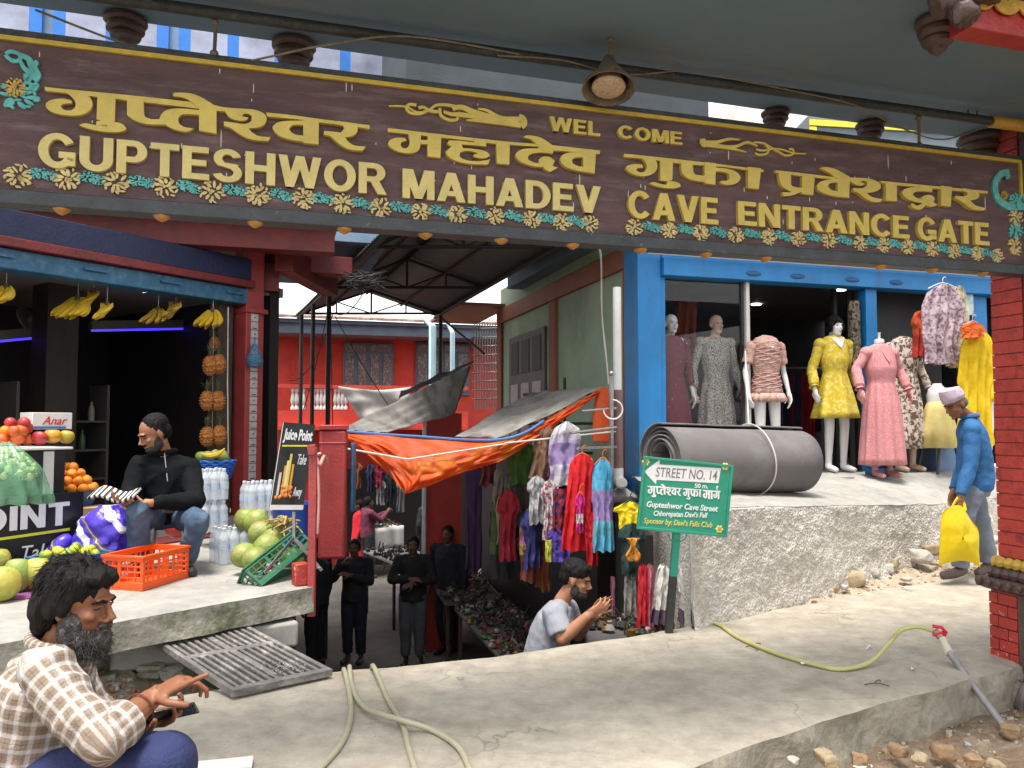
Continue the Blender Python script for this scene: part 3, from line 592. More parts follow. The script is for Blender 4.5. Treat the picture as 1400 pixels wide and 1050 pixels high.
# Nepali words, cut out as one board each
S5 = 240 / 1400
ZO = {1: (50, 100), 2: (280, 120), 3: (520, 130), 4: (740, 140), 5: (960, 170), 6: (1160, 190)}
NEP = {
 'w1': [(1, [(75,125),(200,140),(640,180),(1250,245),(1310,255),(1310,300),(870,245),(720,230),(640,218),(490,205),(80,155)]),
  (1, [(180,150),(260,175),(310,225),(325,262),(315,295),(285,315),(235,312),(207,290),(205,272),(225,258),(295,255),(285,232),(230,218),(150,222),(100,240),(82,265),(90,295),(130,325),(200,345),(290,355),(370,350),(430,320),(455,280),(455,240),(430,205),(420,180),(300,150)]),
  (1, [(495,185),(637,195),(630,405),(570,435),(485,428),(485,400),(525,392),(487,385)]),
  (1, [(350,430),(385,412),(440,422),(500,432),(570,440),(572,425),(620,403),(690,415),(722,450),(718,465),(690,482),(620,487),(540,480),(450,465),(390,447)]),
  (1, [(728,215),(860,230),(862,350),(880,370),(930,385),(985,382),(1030,425),(920,425),(850,415),(780,390),(730,350)]),
  (1, [(985,385),(1000,345),(1030,315),(1090,298),(1180,298),(1310,312),(1310,350),(1190,340),(1150,350),(1130,385),(1145,425),(1190,450),(1257,455),(1215,485),(1150,478),(1080,455),(1030,425)]),
  (1, [(1300,255),(1438,275),(1438,497),(1300,473)]),
  (1, [(1092,190),(1100,175),(1200,172),(1290,195),(1370,240),(1440,285),(1440,320),(1300,300),(1260,260),(1200,220),(1150,205),(1100,203)]),
  (2, [(60,150),(170,178),(330,185),(420,195),(480,225),(498,262),(480,310),(430,335),(350,340),(380,375),(430,405),(525,410),(505,440),(420,435),(340,420),(270,380),(210,335),(155,320),(155,285),(240,295),(330,310),(375,280),(375,240),(350,222),(310,225),(300,245),(350,255),(330,280),(260,280),(195,255),(165,205),(60,198)]),
  (2, [(490,215),(700,235),(900,265),(1310,315),(1310,345),(1200,325),(900,292),(770,272),(500,245)]),
  (2, [(785,280),(640,280),(570,295),(540,330),(555,370),(600,405),(680,430),(790,447),(790,398),(730,395),(690,375),(672,345),(690,318),(730,310),(785,315)]),
  (2, [(783,260),(908,275),(905,467),(785,455)]),
  (2, [(1050,282),(1200,302),(1220,340),(1205,385),(1160,408),(1115,410),(1140,450),(1190,480),(1278,485),(1255,517),(1180,515),(1110,495),(1040,440),(1000,400),(945,390),(950,360),(1040,370),(1080,375),(1110,345),(1100,320),(1050,310)])],
 'w2': [(3, [(55,275),(300,305),(700,350),(1020,385),(1230,400),(1245,422),(1130,415),(1025,407),(890,398),(480,350),(55,305)]),
  (3, [(215,305),(320,320),(315,400),(310,440),(280,470),(220,478),(140,465),(80,435),(55,400),(70,370),(120,350),(190,355),(205,375),(165,385),(155,405),(165,430),(195,440),(220,425),(232,385),(220,340)]),
  (3, [(305,370),(385,372),(385,405),(305,400)]),
  (3, [(370,325),(480,340),(472,513),(370,500)]),
  (3, [(740,360),(835,372),(835,422),(640,405),(650,435),(720,440),(800,450),(850,470),(865,495),(840,515),(790,520),(740,505),(735,485),(770,482),(740,462),(670,455),(630,470),(622,500),(650,525),(720,540),(800,538),(865,525),(850,565),(760,565),(660,555),(570,530),(520,490),(515,460),(560,425),(525,400),(540,375),(600,375),(740,390)]),
  (3, [(915,380),(1022,392),(1018,567),(920,557)]),
  (3, [(1128,352),(1150,332),(1230,340),(1290,362),(1370,420),(1365,480),(1270,470),(1245,420),(1200,370),(1160,355)]),
  (3, [(1275,470),(1200,475),(1165,500),(1170,530),(1210,552),(1255,556),(1250,530),(1270,508),(1310,500),(1345,508),(1378,538),(1360,578),(1403,590),(1340,625),(1295,600),(1290,585),(1230,585),(1150,565),(1090,535),(1065,500),(1070,475),(1110,445),(1180,437),(1275,440)]),
  (4, [(78,355),(455,398),(450,425),(320,415),(78,395)]),
  (4, [(325,415),(220,410),(160,425),(135,460),(145,500),(190,535),(260,555),(325,565),(325,530),(270,520),(235,500),(230,475),(250,452),(325,450)]),
  (4, [(318,390),(420,402),(410,578),(320,565)])],
 'w3': [(4, [(650,420),(860,440),(1290,488),(1758,547),(1755,564),(1375,517),(1190,507),(1030,490),(820,460),(650,445)]),
  (4, [(740,440),(790,455),(820,490),(830,530),(815,560),(780,572),(745,555),(750,535),(800,530),(790,505),(730,500),(670,515),(662,540),(690,570),(740,592),(800,600),(860,590),(905,555),(915,510),(900,470),(860,440)]),
  (4, [(935,455),(1035,470),(1030,630),(985,640),(935,632)]),
  (4, [(848,655),(880,643),(930,660),(985,668),(990,638),(1050,640),(1090,660),(1095,680),(1060,697),(980,695),(900,680)]),
  (4, [(1100,475),(1190,485),(1195,570),(1215,590),(1295,595),(1295,645),(1200,635),(1130,605),(1100,570)]),
  (4, [(1285,487),(1375,497),(1370,667),(1285,655)]),
  (5, [(75,355),(200,365),(265,395),(288,435),(270,475),(215,495),(150,490),(120,470),(135,460),(180,462),(200,440),(195,410),(160,390),(75,385)]),
  (5, [(345,350),(450,362),(430,527),(345,517)])],
 'w4': [(5, [(565,375),(800,400),(1030,430),(1160,442),(1160,462),(880,432),(690,412),(575,395)]),
  (5, [(590,382),(690,395),(690,490),(710,510),(790,515),(790,545),(770,548),(700,578),(630,580),(620,550),(700,552),(660,530),(620,505),(600,470)]),
  (5, [(780,400),(880,412),(865,573),(775,562)]),
  (5, [(1070,445),(980,450),(920,465),(895,495),(905,535),(960,565),(1070,590),(1070,545),(1010,535),(985,510),(990,485),(1020,472),(1070,475)]),
  (5, [(1060,428),(1155,448),(1150,595),(1060,585)]),
  (5, [(915,360),(940,350),(1010,355),(1080,385),(1155,430),(1150,470),(1040,440),(1010,405),(960,380)]),
  (6, [(-20,318),(100,320),(180,335),(230,365),(235,400),(200,430),(120,440),(160,475),(250,490),(230,515),(170,512),(110,485),(60,440),(15,425),(20,400),(90,405),(125,380),(125,355),(100,340),(70,350),(105,365),(90,385),(40,380),(-20,338)]),
  (6, [(230,345),(500,370),(700,390),(1085,425),(1080,445),(1000,440),(640,402),(360,380),(235,360)]),
  (6, [(270,352),(360,362),(360,508),(275,500)]),
  (6, [(640,395),(545,395),(470,395),(415,410),(400,435),(420,475),(490,510),(570,522),(590,540),(640,555),(682,535),(648,515),(662,485),(640,458),(590,455),(555,475),(560,490),(510,480),(485,455),(500,432),(545,425),(640,432)]),
  (6, [(595,525),(570,560),(540,577),(490,565),(468,535),(485,522),(515,545),(545,535),(560,520)]),
  (6, [(710,383),(795,395),(785,550),(710,540)]),
  (6, [(880,402),(990,422),(1015,455),(1000,490),(940,500),(980,545),(1060,560),(1050,580),(980,578),(930,560),(880,510),(820,485),(825,465),(890,470),(920,455),(915,435),(880,425)])]}
NEPP = {}
for k, ps in NEP.items():
    NEPP[k] = [[(ZO[z][0] + x * S5, ZO[z][1] + y * S5) for x, y in p] for z, p in ps]
    m = MB()
    for i, p in enumerate(NEPP[k]):
        q = chaikin([sgp(*t) for t in p], 2, 50); m.prism(q, SO, SGN_U, UP, SGN_N, -.004, .0195 + .0006 * i)
    obj('nepali_word', m, m_yel, sign, smooth=30)
# flourishes beside WEL COME
def strokes(ps, mt, name, wd, n1=.012, parent=sign):
    m = MB()
    for i, (p, w0, w1) in enumerate(ps):
        q = spline([V((*sgp(*t), 0)) for t in p], 6); L = []; Rr = []
        for j, c in enumerate(q):
            t = (q[min(j + 1, len(q) - 1)] - q[max(j - 1, 0)]).normalized(); n = V((-t.y, t.x, 0)); ww = wd * (w0 + (w1 - w0) * j / (len(q) - 1)) / 2
            L.append(c + n * ww); Rr.append(c - n * ww)
        for j in range(len(q) - 1):
            quad = [(x.x, x.y) for x in (L[j], L[j + 1], Rr[j + 1], Rr[j])]
            m.add([sg3(x, z, h) for h in (-.002, n1 + .0005 * i) for x, z in quad], [(4, 5, 6, 7), (0, 1, 5, 4), (2, 3, 7, 6)])
    obj(name, m, mt, parent, smooth=0)
def zz(o, pts): return [(o[0] + x * S5, o[1] + y * S5) for x, y in pts]
A = lambda *p: zz(ZO[3], p)
strokes([(A((65,95),(200,100),(290,145),(380,130),(440,90),(520,85),(600,100)), .5, 1.1), (A((285,88),(230,82),(205,110),(240,150),(320,155),(380,125)), 1, .8), (A((300,110),(340,105),(400,135),(480,140)), 1, 1),
  (A((470,110),(480,170),(540,205),(600,205),(615,185)), 1, 1), (A((500,140),(560,160),(640,165),(800,185),(1000,205)), .9, 2.2), (A((570,120),(640,105),(740,145),(900,195),(1040,215)), 1.4, 2.6),
  (A((770,120),(840,130),(950,190),(1080,215)), .5, 2), (A((680,210),(800,210),(950,215),(1110,225)), .3, 4), (A((1095,190),(1125,205),(1130,235),(1110,250)), 3, 3)], m_yel, 'flourish', .013)
B = lambda *p: zz(ZO[5], p)
strokes([(B((820,240),(720,235),(640,210),(560,200),(480,215),(420,205)), .5, 1), (B((680,205),(710,205),(715,240),(660,255),(600,225),(540,190),(470,155),(400,150)), 1, .8), (B((410,235),(450,250),(510,235),(515,190),(480,155)), 1, .8),
  (B((430,180),(350,150),(250,185),(120,180),(-20,150)), .8, 2), (B((290,130),(200,125),(80,155),(-30,145)), .6, 2.2), (B((345,230),(250,205),(120,180),(-20,160)), .3, 2.5), (B((-20,150),(0,152)), 3, 3), (zz(ZO[4], ((1270,310),(1285,330),(1270,352))), 3, 3), (zz(ZO[4], ((1270,330),(1330,335),(1400,335))), 2.6, 2.4)], m_yel, 'flourish', .011)
# floral border: cream rosettes and turquoise sprays, fret-cut with real holes
def rosette(cu, cz, r, seed, squash=1.):
    m = MB(); rn = random.Random(seed)
    def blob(du, dz, ang, l, wd, k):
        ca, sa = cos(ang), sin(ang); pts = []
        for t in range(8):
            a = 2 * pi * t / 8; x = l * cos(a); y = wd * sin(a); pts.append((cu + (du + x * ca - y * sa), cz + (dz + x * sa + y * ca) * squash))
        m.prism(pts, SO, SGN_U, UP, SGN_N, -.001, .008 + .0006 * k)
    np_ = rn.choice([9, 10, 11])
    for k in range(np_):
        a = 2 * pi * (k + rn.uniform(-.25, .25)) / np_; q = rn.uniform(.52, .70); blob(q * r * cos(a), q * r * sin(a), a + rn.uniform(-.3, .3), rn.uniform(.26, .40) * r, rn.uniform(.10, .16) * r, k % 4)
        a += rn.uniform(.15, .5); q = rn.uniform(.80, 1.0); blob(q * r * cos(a), q * r * sin(a), a + rn.uniform(.3, 1.4), rn.uniform(.13, .24) * r, rn.uniform(.07, .11) * r, 4 + k % 2)
    for k in range(4): blob(rn.uniform(-.3, .3) * r, rn.uniform(-.3, .3) * r, rn.random() * 3, rn.uniform(.15, .25) * r, rn.uniform(.08, .13) * r, 6)
    return m
gold_px = [(26,244),(92,248),(160,253),(226,259),(290,265),(352,270),(415,275),(468,282),(520,287),(575,293),(625,296),(677,299),(727,303),(768,307),(806,309),
           (866,314),(914,318),(957,321),(1005,324),(1050,327),(1090,329),(1132,331.5),(1175,335),(1207,337),(1240,340),(1273,343),(1303,346),(1335,349),(1362,352)]
for i, (x, y) in enumerate(gold_px):
    u, z = sgp(x, y); s = .049 if x < 560 else .045; obj('gold_rosette', rosette(u, z + .008, s, i, .9), m_cream, sign, smooth=0)
for i in range(len(gold_px) - 1):
    if gold_px[i][0] == 806: continue
    (x0, y0), (x1, y1) = gold_px[i], gold_px[i + 1]; a, b = sgp(x0, y0), sgp(x1, y1); u, z = (a[0] + b[0]) / 2, (a[1] + b[1]) / 2
    m = rosette(u - .014, z + .022, .036, 50 + i, .6); m.join(rosette(u + .024, z + .016 - .006 * (i % 2), .027, 90 + i, .7)); obj('turquoise_spray', m, m_teal, sign, smooth=0)
for i, (x, y) in enumerate([(1393, 277), (1393, 298), (1393, 316), (1392, 338)]):   # border climbing the right end
    u, z = sgp(x, y); obj('gold_rosette' if i in (1, 3) else 'turquoise_spray', rosette(u - .03, z, .05, 200 + i), m_cream if i in (1, 3) else m_teal, sign, smooth=0)
S8 = 160 / 1400
C8 = lambda *p: [(x * S8, 40 + y * S8) for x, y in p]
strokes([(C8((80,310),(140,280),(250,320),(240,380),(170,395),(100,350),(80,320)), 1, 1), (C8((250,320),(350,370),(390,450),(450,560),(400,620)), 1.2, 2.4), (C8((250,390),(300,480),(370,540),(400,600)), .8, 2), (C8((420,400),(450,420),(430,450)), 1, 1), (C8((300,660),(300,720),(370,720),(370,660),(300,660)), .8, .8), (C8((390,700),(420,740),(460,680),(400,680)), 1, .9), (C8((300,600),(340,600),(330,625)), 2.4, 2)], m_teal, 'turquoise_scroll', .014)
u, z = sgp(25, 133); obj('turquoise_spray', rosette(u, z, .075, 301, .7), m_teal, sign, smooth=0); u, z = sgp(22, 122); obj('gold_rosette', rosette(u, z, .036, 302).warp(lambda p: p + SGN_N * .007), m_gold, sign, smooth=0)
D = lambda *p: zz(ZO[6], p)
strokes([(D((1270,270),(1200,285),(1160,350),(1165,440),(1200,500),(1260,540),(1310,545)), 2.2, 2.6), (D((1240,285),(1270,300),(1240,320)), 1, 1), (D((1340,560),(1340,500),(1375,450),(1400,500)), 1.2, 1.2), (D((1330,540),(1400,545)), 2.5, 2.5)], m_teal, 'turquoise_scroll', .016)
u, z = sgp(1370, 268); obj('gold_rosette', rosette(u, z, .026, 303).warp(lambda p: p + SGN_N * .009), m_gold, sign, smooth=0)
# brass knobs under the bottom frame
for x, y in [(84,272),(221,284),(349,294),(471,304),(582,314),(686,321),(784,329),(877,335),(966,341),(1048,346),(1205,357),(1276,362),(1345,367)]:
    u, z = sgp(x, y); m = MB(); m.lathe([(.03, .012), (.034, .004), (.03, -.004), (.02, -.012), (.006, -.02)], 12, Matrix.Translation(sg3(u, zB - .058, -.01))); obj('brass_knob', m, mat('brass knob', (.42, .20, .04), .4, .3, 30), sign)
rn = random.Random(5)
m = MB()
for i in range(75):                       # bird lime and drips on the paint
    u = rn.uniform(0, 4.8); z = rn.uniform(zB + .1, zT - .03); l = rn.choice([.004, .006, .012, .03]) * rn.uniform(.6, 1.4); m.ell(sg3(u, z, .0005), (.0025, .0012, l), None, 6, 4)
obj('bird_lime', m, m_spot, sign, kind='stuff')
# ================================================================== LEFT SHOP
SS = V((.554, .833, 0)); SM = V((-.833, .554, 0))     # run of the shutter line, inward
SA = V((-4.0, 6.2, 0)); SB = V((-2.67, 8.2, 0))
def ls(t, z, n=0): return SA + SS * t + UP * z + SM * n  # t=0 at photo's left edge, post at t=2.4
m_blue = mat('faded blue shutter', (.02, .105, .20), .5, .2, 6, .2, 40, col2=(.07, .18, .25), c2lo=.5, c2hi=.7)
m_navy = mat('navy panel', (.004, .009, .05), .5, .2, 5, .2, 40)
m_dkred = mat('dark red paint', (.15, .013, .012), .5, .3, 4, .25, 30, col2=(.08, .010, .010), c2lo=.5, c2hi=.75)
m_post = mat('red post paint', (.33, .045, .045), .45, .15, 6, .2, 40)
m_soff = mat('cream soffit', (.52, .46, .40), .8, .1, 2, .1, 30)
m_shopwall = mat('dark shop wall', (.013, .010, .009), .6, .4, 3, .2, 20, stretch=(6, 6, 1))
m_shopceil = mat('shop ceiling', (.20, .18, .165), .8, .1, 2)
m_wood = mat('dark wood', (.055, .035, .022), .6, .35, 4, .3, 30, stretch=(8, 8, 1))
m_tilefloor = mat('shop floor tile', (.32, .30, .28), .35, .12, 3, .05)
m_led = mat('blue led strip', (.05, .03, .8), .5, 0, emit=.8, bump=0)
m_bulb = mat('downlight', (1., .95, .88), .5, 0, emit=6, bump=0)
m_white = mat('white paint', (.66, .65, .62), .55, .06, 8, .05)
m_steel = mat('steel', (.35, .34, .33), .35, .15, 20, .1, 40, metal=.9)
shop = thing('fruit_shop', 'open fruit and juice shop with blue shutter box and red post', 'shop', SA)
m = MB(); m.obox(ls(-2.2, .30, -.02), SS * 4.55, SM * 3.6, UP * .12); obj('shop_floor', m, m_tilefloor, shop)
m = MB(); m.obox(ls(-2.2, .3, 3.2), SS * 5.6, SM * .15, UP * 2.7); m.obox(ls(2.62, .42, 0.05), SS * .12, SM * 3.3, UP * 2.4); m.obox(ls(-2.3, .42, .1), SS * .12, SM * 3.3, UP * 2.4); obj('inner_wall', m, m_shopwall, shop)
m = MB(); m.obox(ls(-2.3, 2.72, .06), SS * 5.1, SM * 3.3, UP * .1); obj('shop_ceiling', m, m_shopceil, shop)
m = MB(); m.obox(ls(-2.4, 2.56, -.10), SS * 4.62, SM * .20, UP * .16); box_ = obj('shutter_box', m, m_blue, shop, bevel=.008)
for t in (-.2, .55, 1.25, 1.95): m = MB(); m.obox(ls(t, 2.645, -.125), SS * .2, SM * .025, UP * .02); obj('shutter_handle', m, m_blue, box_)
m = MB(); m.obox(ls(-2.4, 2.725, -.16), SS * 4.66, SM * .24, UP * .075); obj('red_rail', m, m_dkred, shop, bevel=.006)
m = MB(); m.obox(ls(-2.4, 2.805, -.12), SS * 4.64, SM * .22, UP * .22); obj('navy_panel', m, m_navy, shop, bevel=.006)
m = MB(); m.obox(ls(2.2, .30, -.10), SS * .22, SM * .2, UP * 2.9); post = obj('post', m, m_post, shop, bevel=.008)
m = MB(); m.obox(ls(2.18, 2.48, -.13), SS * .27, SM * .26, UP * .05); obj('post_collar', m, m_post, shop, bevel=.006)
# perforated grey metal strip of square plates on the post face
m_plate = mat('grey plate', (.52, .51, .50), .45, .15, 20, .1, 30, metal=.3)
fx = V((SS.y, -SS.x, 0)) * -1
pu = V((SM.x, SM.y, 0)); 
def post_face(px, py): return PL(px, py, ls(2.4, 0, -.103), SS)    # street-end face of the post
fo = ls(2.4, 0, -.11); fw = SM * .2
pfn = -SS                                    # faces towards the viewer along the front
zz0, zz1 = P(348, 655, 8.15).z, P(348, 430, 8.15).z; n = 20
for i in range(n):
    h = (zz1 - zz0) / n; m = MB(); m.cur = 0
    m.obox(ls(2.255, zz0 + i * h, -.112), SS * .085, SM * .011, UP * (h * .9)); m.cur = 1
    if i % 2: m.obox(ls(2.29, zz0 + i * h + h * .40, -.1145), SS * .016, SM * .002, UP * h * .16)
    else: m.obox(ls(2.27, zz0 + i * h + h * .10, -.1145), SS * .055, SM * .002, UP * h * .12)
    obj('plate', m, [m_plate, m_black], post, bevel=.001)
# inner wooden jamb and things at the back of the shop
m = MB(); m.obox(ls(1.98, .42, .05), SS * .18, SM * .14, UP * 2.2); obj('wood_jamb', m, m_wood, shop, bevel=.006)
m = MB(); m.obox(ls(.9, .42, 1.2), SS * .3, SM * .3, UP * 2.3); obj('inner_column', m, mat('inner column wood', (.022, .015, .011), .6, .3, 4, stretch=(8, 8, 1)), shop)
for i, (a, b) in enumerate([((-60, 472), (72, 460)), ((125, 452), (280, 449))]):
    qa, qb = PL(*a, ls(0, 0, 1.6), SM), PL(*b, ls(0, 0, 1.6), SM)
    m = MB(); m.bar(qa, qb, .02, .022); obj('led_strip', m, m_led, shop)
    m = MB(); m.bar(qa + UP * .06 + SM * .03, qb + UP * .06 + SM * .03, .08, .09); obj('led_pelmet', m, mat('pelmet', (.10, .09, .085), .6), shop)
for x, y in ((92, 393.5), (203, 398.5)):
    c = G(x, y, 2.715); m = MB(); m.lathe([(.075, .0), (.075, -.006), (.06, -.007)], 18, Matrix.Translation(c)); obj('downlight', m, m_bulb, shop)
# ceiling fan shape and a glass cooler with shelves far inside
fc = PL(38, 440, ls(0, 0, 1.9), SM); m = MB()
m.lathe([(.16, 0), (.16, .02), (.05, .03), (.05, .08), (.015, .09), (.015, .5)], 18, Matrix.Translation(fc) @ Matrix.Rotation(1.1, 4, 'Y')); obj('wall_fan', m, mat('fan plastic', (.16, .16, .17), .4), shop)
m = MB(); q = PL(20, 620, ls(0, 0, 1.5), SM)
for k in range(3): m.obox(q + UP * (.30 * k - .3), SS * .9, SM * .35, UP * .02)
m.obox(q + UP * -.8, SS * .03, SM * .35, UP * 1.5); m.obox(q + UP * -.8 + SS * .9, SS * .03, SM * .35, UP * 1.5); obj('shelf_unit', m, mat('shelf', (.09, .085, .08), .5), shop)
for i in range(9):
    m = MB(); c = q + SS * (.08 + .09 * i) + SM * .12 + UP * (.02 + .3 * (i % 3) - .3); m.lathe([(.03, 0), (.034, .06), (.03, .14), (.012, .17), (.012, .2)], 10, Matrix.Translation(c)); obj('jar', m, mat(['jar red', 'jar green', 'jar pale'][i % 3], [(.25, .04, .03), (.05, .14, .05), (.3, .28, .22)][i % 3], .4), shop)
# mat on the threshold
m = MB(); q0 = G(270, 748, .3); m.obox(ls(.4, .304, -.42), SS * 1.7, SM * .36, UP * .012); solo('door_mat', m, mat('maroon mat', (.13, .022, .022), .95, .2, 30, .5, 90), 'maroon mat on the platform in front of the shop step', 'mat')
# upper building of the shop: red beams, soffit, first floor with blue windows
upb = thing('shop_upper_floor', 'upper floor of the fruit shop with red beams, cream soffit and blue windows', 'building', (-4, 8, 3))
FU = SGN_U; FN = SGN_N
def ug(px, py, z): return G(px, py, z)
m = MB(); a = G(-30, 278, 3.30); b = G(458, 310, 3.30); m.obox(a - UP * .26, b - a, V((-.286, .958, 0)) * .22, UP * .26); obj('red_beam', m, m_dkred, upb, bevel=.006)
m = MB(); a = G(350, 343, 3.22); b = G(482, 352, 3.22); m.obox(a - UP * .2, b - a, V((-.286, .958, 0)) * .25, UP * .2); obj('red_beam', m, m_dkred, upb, bevel=.006)
m = MB(); a = V((-6.5, 5.9, 3.32)); m.obox(a, V((4.9, 1.46, 0)), V((-.9, 3.0, 0)), UP * .12); obj('balcony_soffit', m, m_soff, upb)
m = MB(); a = G(405, 372, 3.1); b = G(360, 480, 2.9); m.bar(ls(2.5, 3.05, -.3), ls(3.9, 3.05, .5), .2, .25); m.bar(ls(2.5, 2.9, .0), ls(3.6, 2.9, 1.4), .3, .3); obj('bracket_beam', m, m_dkred, upb, bevel=.006)
m_bwall = mat('upper wall', (.20, .30, .42), .8, .2, 3)
m_bblue = mat('bright blue frame', (.015, .17, .60), .45, .15, 6)
m_glass = mat('window pane', (.30, .33, .45), .08, .35, 2.5, .0, spec=.6)
wo = V((-7.2, 7.4, 3.44)); wu = V((.958, .2865, 0)); wn = V((.2865, -.958, 0))
m = MB(); m.obox(wo, wu * 6.0, -wn * 3.0, UP * 3.6); obj('upper_wall', m, m_bwall, upb)  # unseen depth behind the windows added to block sky light over the lane
for i in range(5):
    c = wo + wu * (.05 + 1.22 * i) + UP * 1.05; m = MB(); m.obox(c + wn * .01, wu * 1.12, wn * .05, UP * 1.6); wf = obj('window', m, m_bblue, upb, bevel=.006)
    for j in range(2): m = MB(); m.obox(c + wu * (.12 + .50 * j) + wn * .055 + UP * .08, wu * .38, wn * .008, UP * 1.44); obj('pane', m, m_glass, wf)
# ------------------------------------------------------------------ fruit and goods
m_ban = mat('banana skin', (.62, .40, .025), .5, .18, 9, .1, 30, col2=(.18, .10, .02), c2lo=.62, c2hi=.72, c2scale=24)
m_bang = mat('overripe banana', (.46, .29, .035), .5, .2, 9, .1, 30, col2=(.10, .05, .015), c2lo=.52, c2hi=.66, c2scale=20)
m_stem = mat('stem brown', (.10, .07, .03), .8, .3, 20)
m_cord = mat('white cord', (.55, .53, .5), .8, .1)
def banana(o, d, up, L, r):
    m = MB(); pts = []; d = V(d).normalized(); up = V(up).normalized(); R = L * .95
    for i in range(10):
        t = i / 9; a = (t - .1) * 1.15; pts.append(o + d * (R * sin(a)) + up * (R * (1 - cos(a)) * 1.0))
    m.tube(pts, [r * x for x in (.35, .6, .9, 1, 1.03, 1.03, 1, .88, .6, .22)], 6); return m
def bunch(px, py, d, npc, sz, label, mt, hang, side=1, seed=1):
    c = P(px, py, d); t = thing('banana_bunch', label, 'bananas', c, None, 'banana bunches hanging in the shop front'); rn = random.Random(seed)
    top = c + V((0, 0, sz * .55))
    npc = int(npc * 1.6)
    for i in range(npc):
        a = -1.0 + 2.0 * i / max(1, npc - 1) + rn.uniform(-.12, .12); row = i % 3
        dr = V((sin(a) * .75 * side + .05 * side, -.28 - .16 * row, -.85 + .14 * row))
        obj('banana', banana(top + V((sin(a) * sz * .28, -.022 * row, -.02 * row)), dr, V((-.5 * sin(a) * side, -.75, -.05)), sz * rn.uniform(.8, 1.0), sz * .105), mt, t)
    m = MB(); m.tube([top + UP * .04, top, top - UP * .03], [sz * .06, sz * .11, sz * .13], 8); obj('stalk', m, m_stem, t)
    m = MB(); m.tube([top + UP * .02, V((top.x, top.y, 2.7))], .003, 5); obj('cord', m, m_cord, t)
bunch(8, 412, 6.3, 7, .20, 'yellow bananas cut by the photo edge at upper left', m_ban, 1, 1, 2)
bunch(106, 432, 6.9, 11, .26, 'largest hand of yellow bananas, hanging below the left downlight', m_ban, 1, 1, 3)
bunch(128, 416, 7.0, 5, .19, 'small upper hand of yellow bananas behind the largest hand', m_ban, 1, -1, 4)
bunch(146, 434, 6.95, 7, .20, 'yellow bananas hanging right beside the largest hand', m_ban, 1, -1, 5)
bunch(216, 440, 7.4, 7, .20, 'brownish overripe bananas, lower hand of the pair by the blue light', m_bang, 1, 1, 6)
bunch(240, 432, 7.5, 8, .22, 'overripe bananas, upper hand of the pair by the blue light', m_bang, 1, -1, 7)
bunch(291, 445, 7.7, 9, .24, 'narrow tall bunch of bananas above the hanging pineapples', m_ban, 1, 1, 8)
# pineapples
m_pin = mat('pineapple rind', (.42, .15, .03), .6, .3, 30, .3, 40)
N_, L_, b_ = nodes(m_pin); tcp = N_.new('ShaderNodeTexCoord'); vp = N_.new('ShaderNodeTexVoronoi'); vp.inputs['Scale'].default_value = 34; L_.new(tcp.outputs['Object'], vp.inputs[0])
bpp = N_.new('ShaderNodeBump'); bpp.inputs['Strength'].default_value = 1; bpp.inputs['Distance'].default_value = .02; bpp.invert = True; L_.new(vp.outputs['Distance'], bpp.inputs['Height']); L_.new(bpp.outputs[0], b_.inputs['Normal'])
m_crown = mat('pineapple crown', (.09, .11, .05), .6, .4, 10)
m_eye = mat('pineapple eye', (.34, .13, .03), .6, .3, 30)
def pineapple(px, py, d, s, label, seed, down=False):
    c = P(px, py, d); t = thing('pineapple', label, 'pineapple', c, None, 'pineapples strung by the shop jamb'); rn = random.Random(seed)
    m = MB(); m.ell(c, (.064 * s, .064 * s, .094 * s), None, 14, 10); fr = obj('fruit', m, m_pin, t)
    m = MB()
    for k in range(9):
        a = -1.2 + 2.4 * k / 8
        nn_ = 11
        for j in range(nn_):
            q = 2 * pi * (j + .5 * (k % 2)) / nn_; p = c + V((.064 * s * cos(a) * cos(q), .064 * s * cos(a) * sin(q), .094 * s * sin(a))); m.ell(p, (.0105 * s, .0105 * s, .0095 * s), None, 5, 3)
    obj('eyes', m, m_eye, fr, kind='stuff', smooth=0)
    m = MB()
    for k in range(16):
        a = 2 * pi * k / 16 + rn.uniform(-.2, .2); r = rn.uniform(.03, .10) * s; h = rn.uniform(.07, .15) * s; b = c + UP * .085 * s
        tip = b + V((cos(a) * r, sin(a) * r, h)); mid = b + V((cos(a) * r * .35, sin(a) * r * .35, h * .6)); sd = V((-sin(a), cos(a), 0)) * .008 * s
        m.add([b - sd, b + sd, mid - sd * .8, mid + sd * .8, tip], [(0, 1, 3, 2), (2, 3, 4)])
    obj('crown', m, m_crown, t, smooth=0)
pineapple(293, 470, 7.8, .75, 'topmost pineapple of the string, just under the bananas', 1)
for k, (x, y, l) in enumerate([(287, 500, 'left pineapple of the upper hanging pair'), (299, 498, 'right pineapple of the upper hanging pair'), (283, 548, 'left pineapple of the middle hanging pair'), (298, 548, 'right pineapple of the middle hanging pair'), (283, 597, 'left pineapple of the lowest hanging pair'), (300, 595, 'right pineapple of the lowest hanging pair')]):
    pineapple(x, y, 7.6 + .05 * (k % 2), 1.0, l, 10 + k)
m = MB(); m.tube([P(312, 420, 7.7), P(311, 520, 7.7), P(312, 620, 7.7)], .006, 6); m.tube([P(292, 425, 7.75), P(290, 610, 7.7)], .003, 5); solo('hanging_rope', m, m_cord, 'pale rope the pineapples are strung on beside the jamb', 'rope')
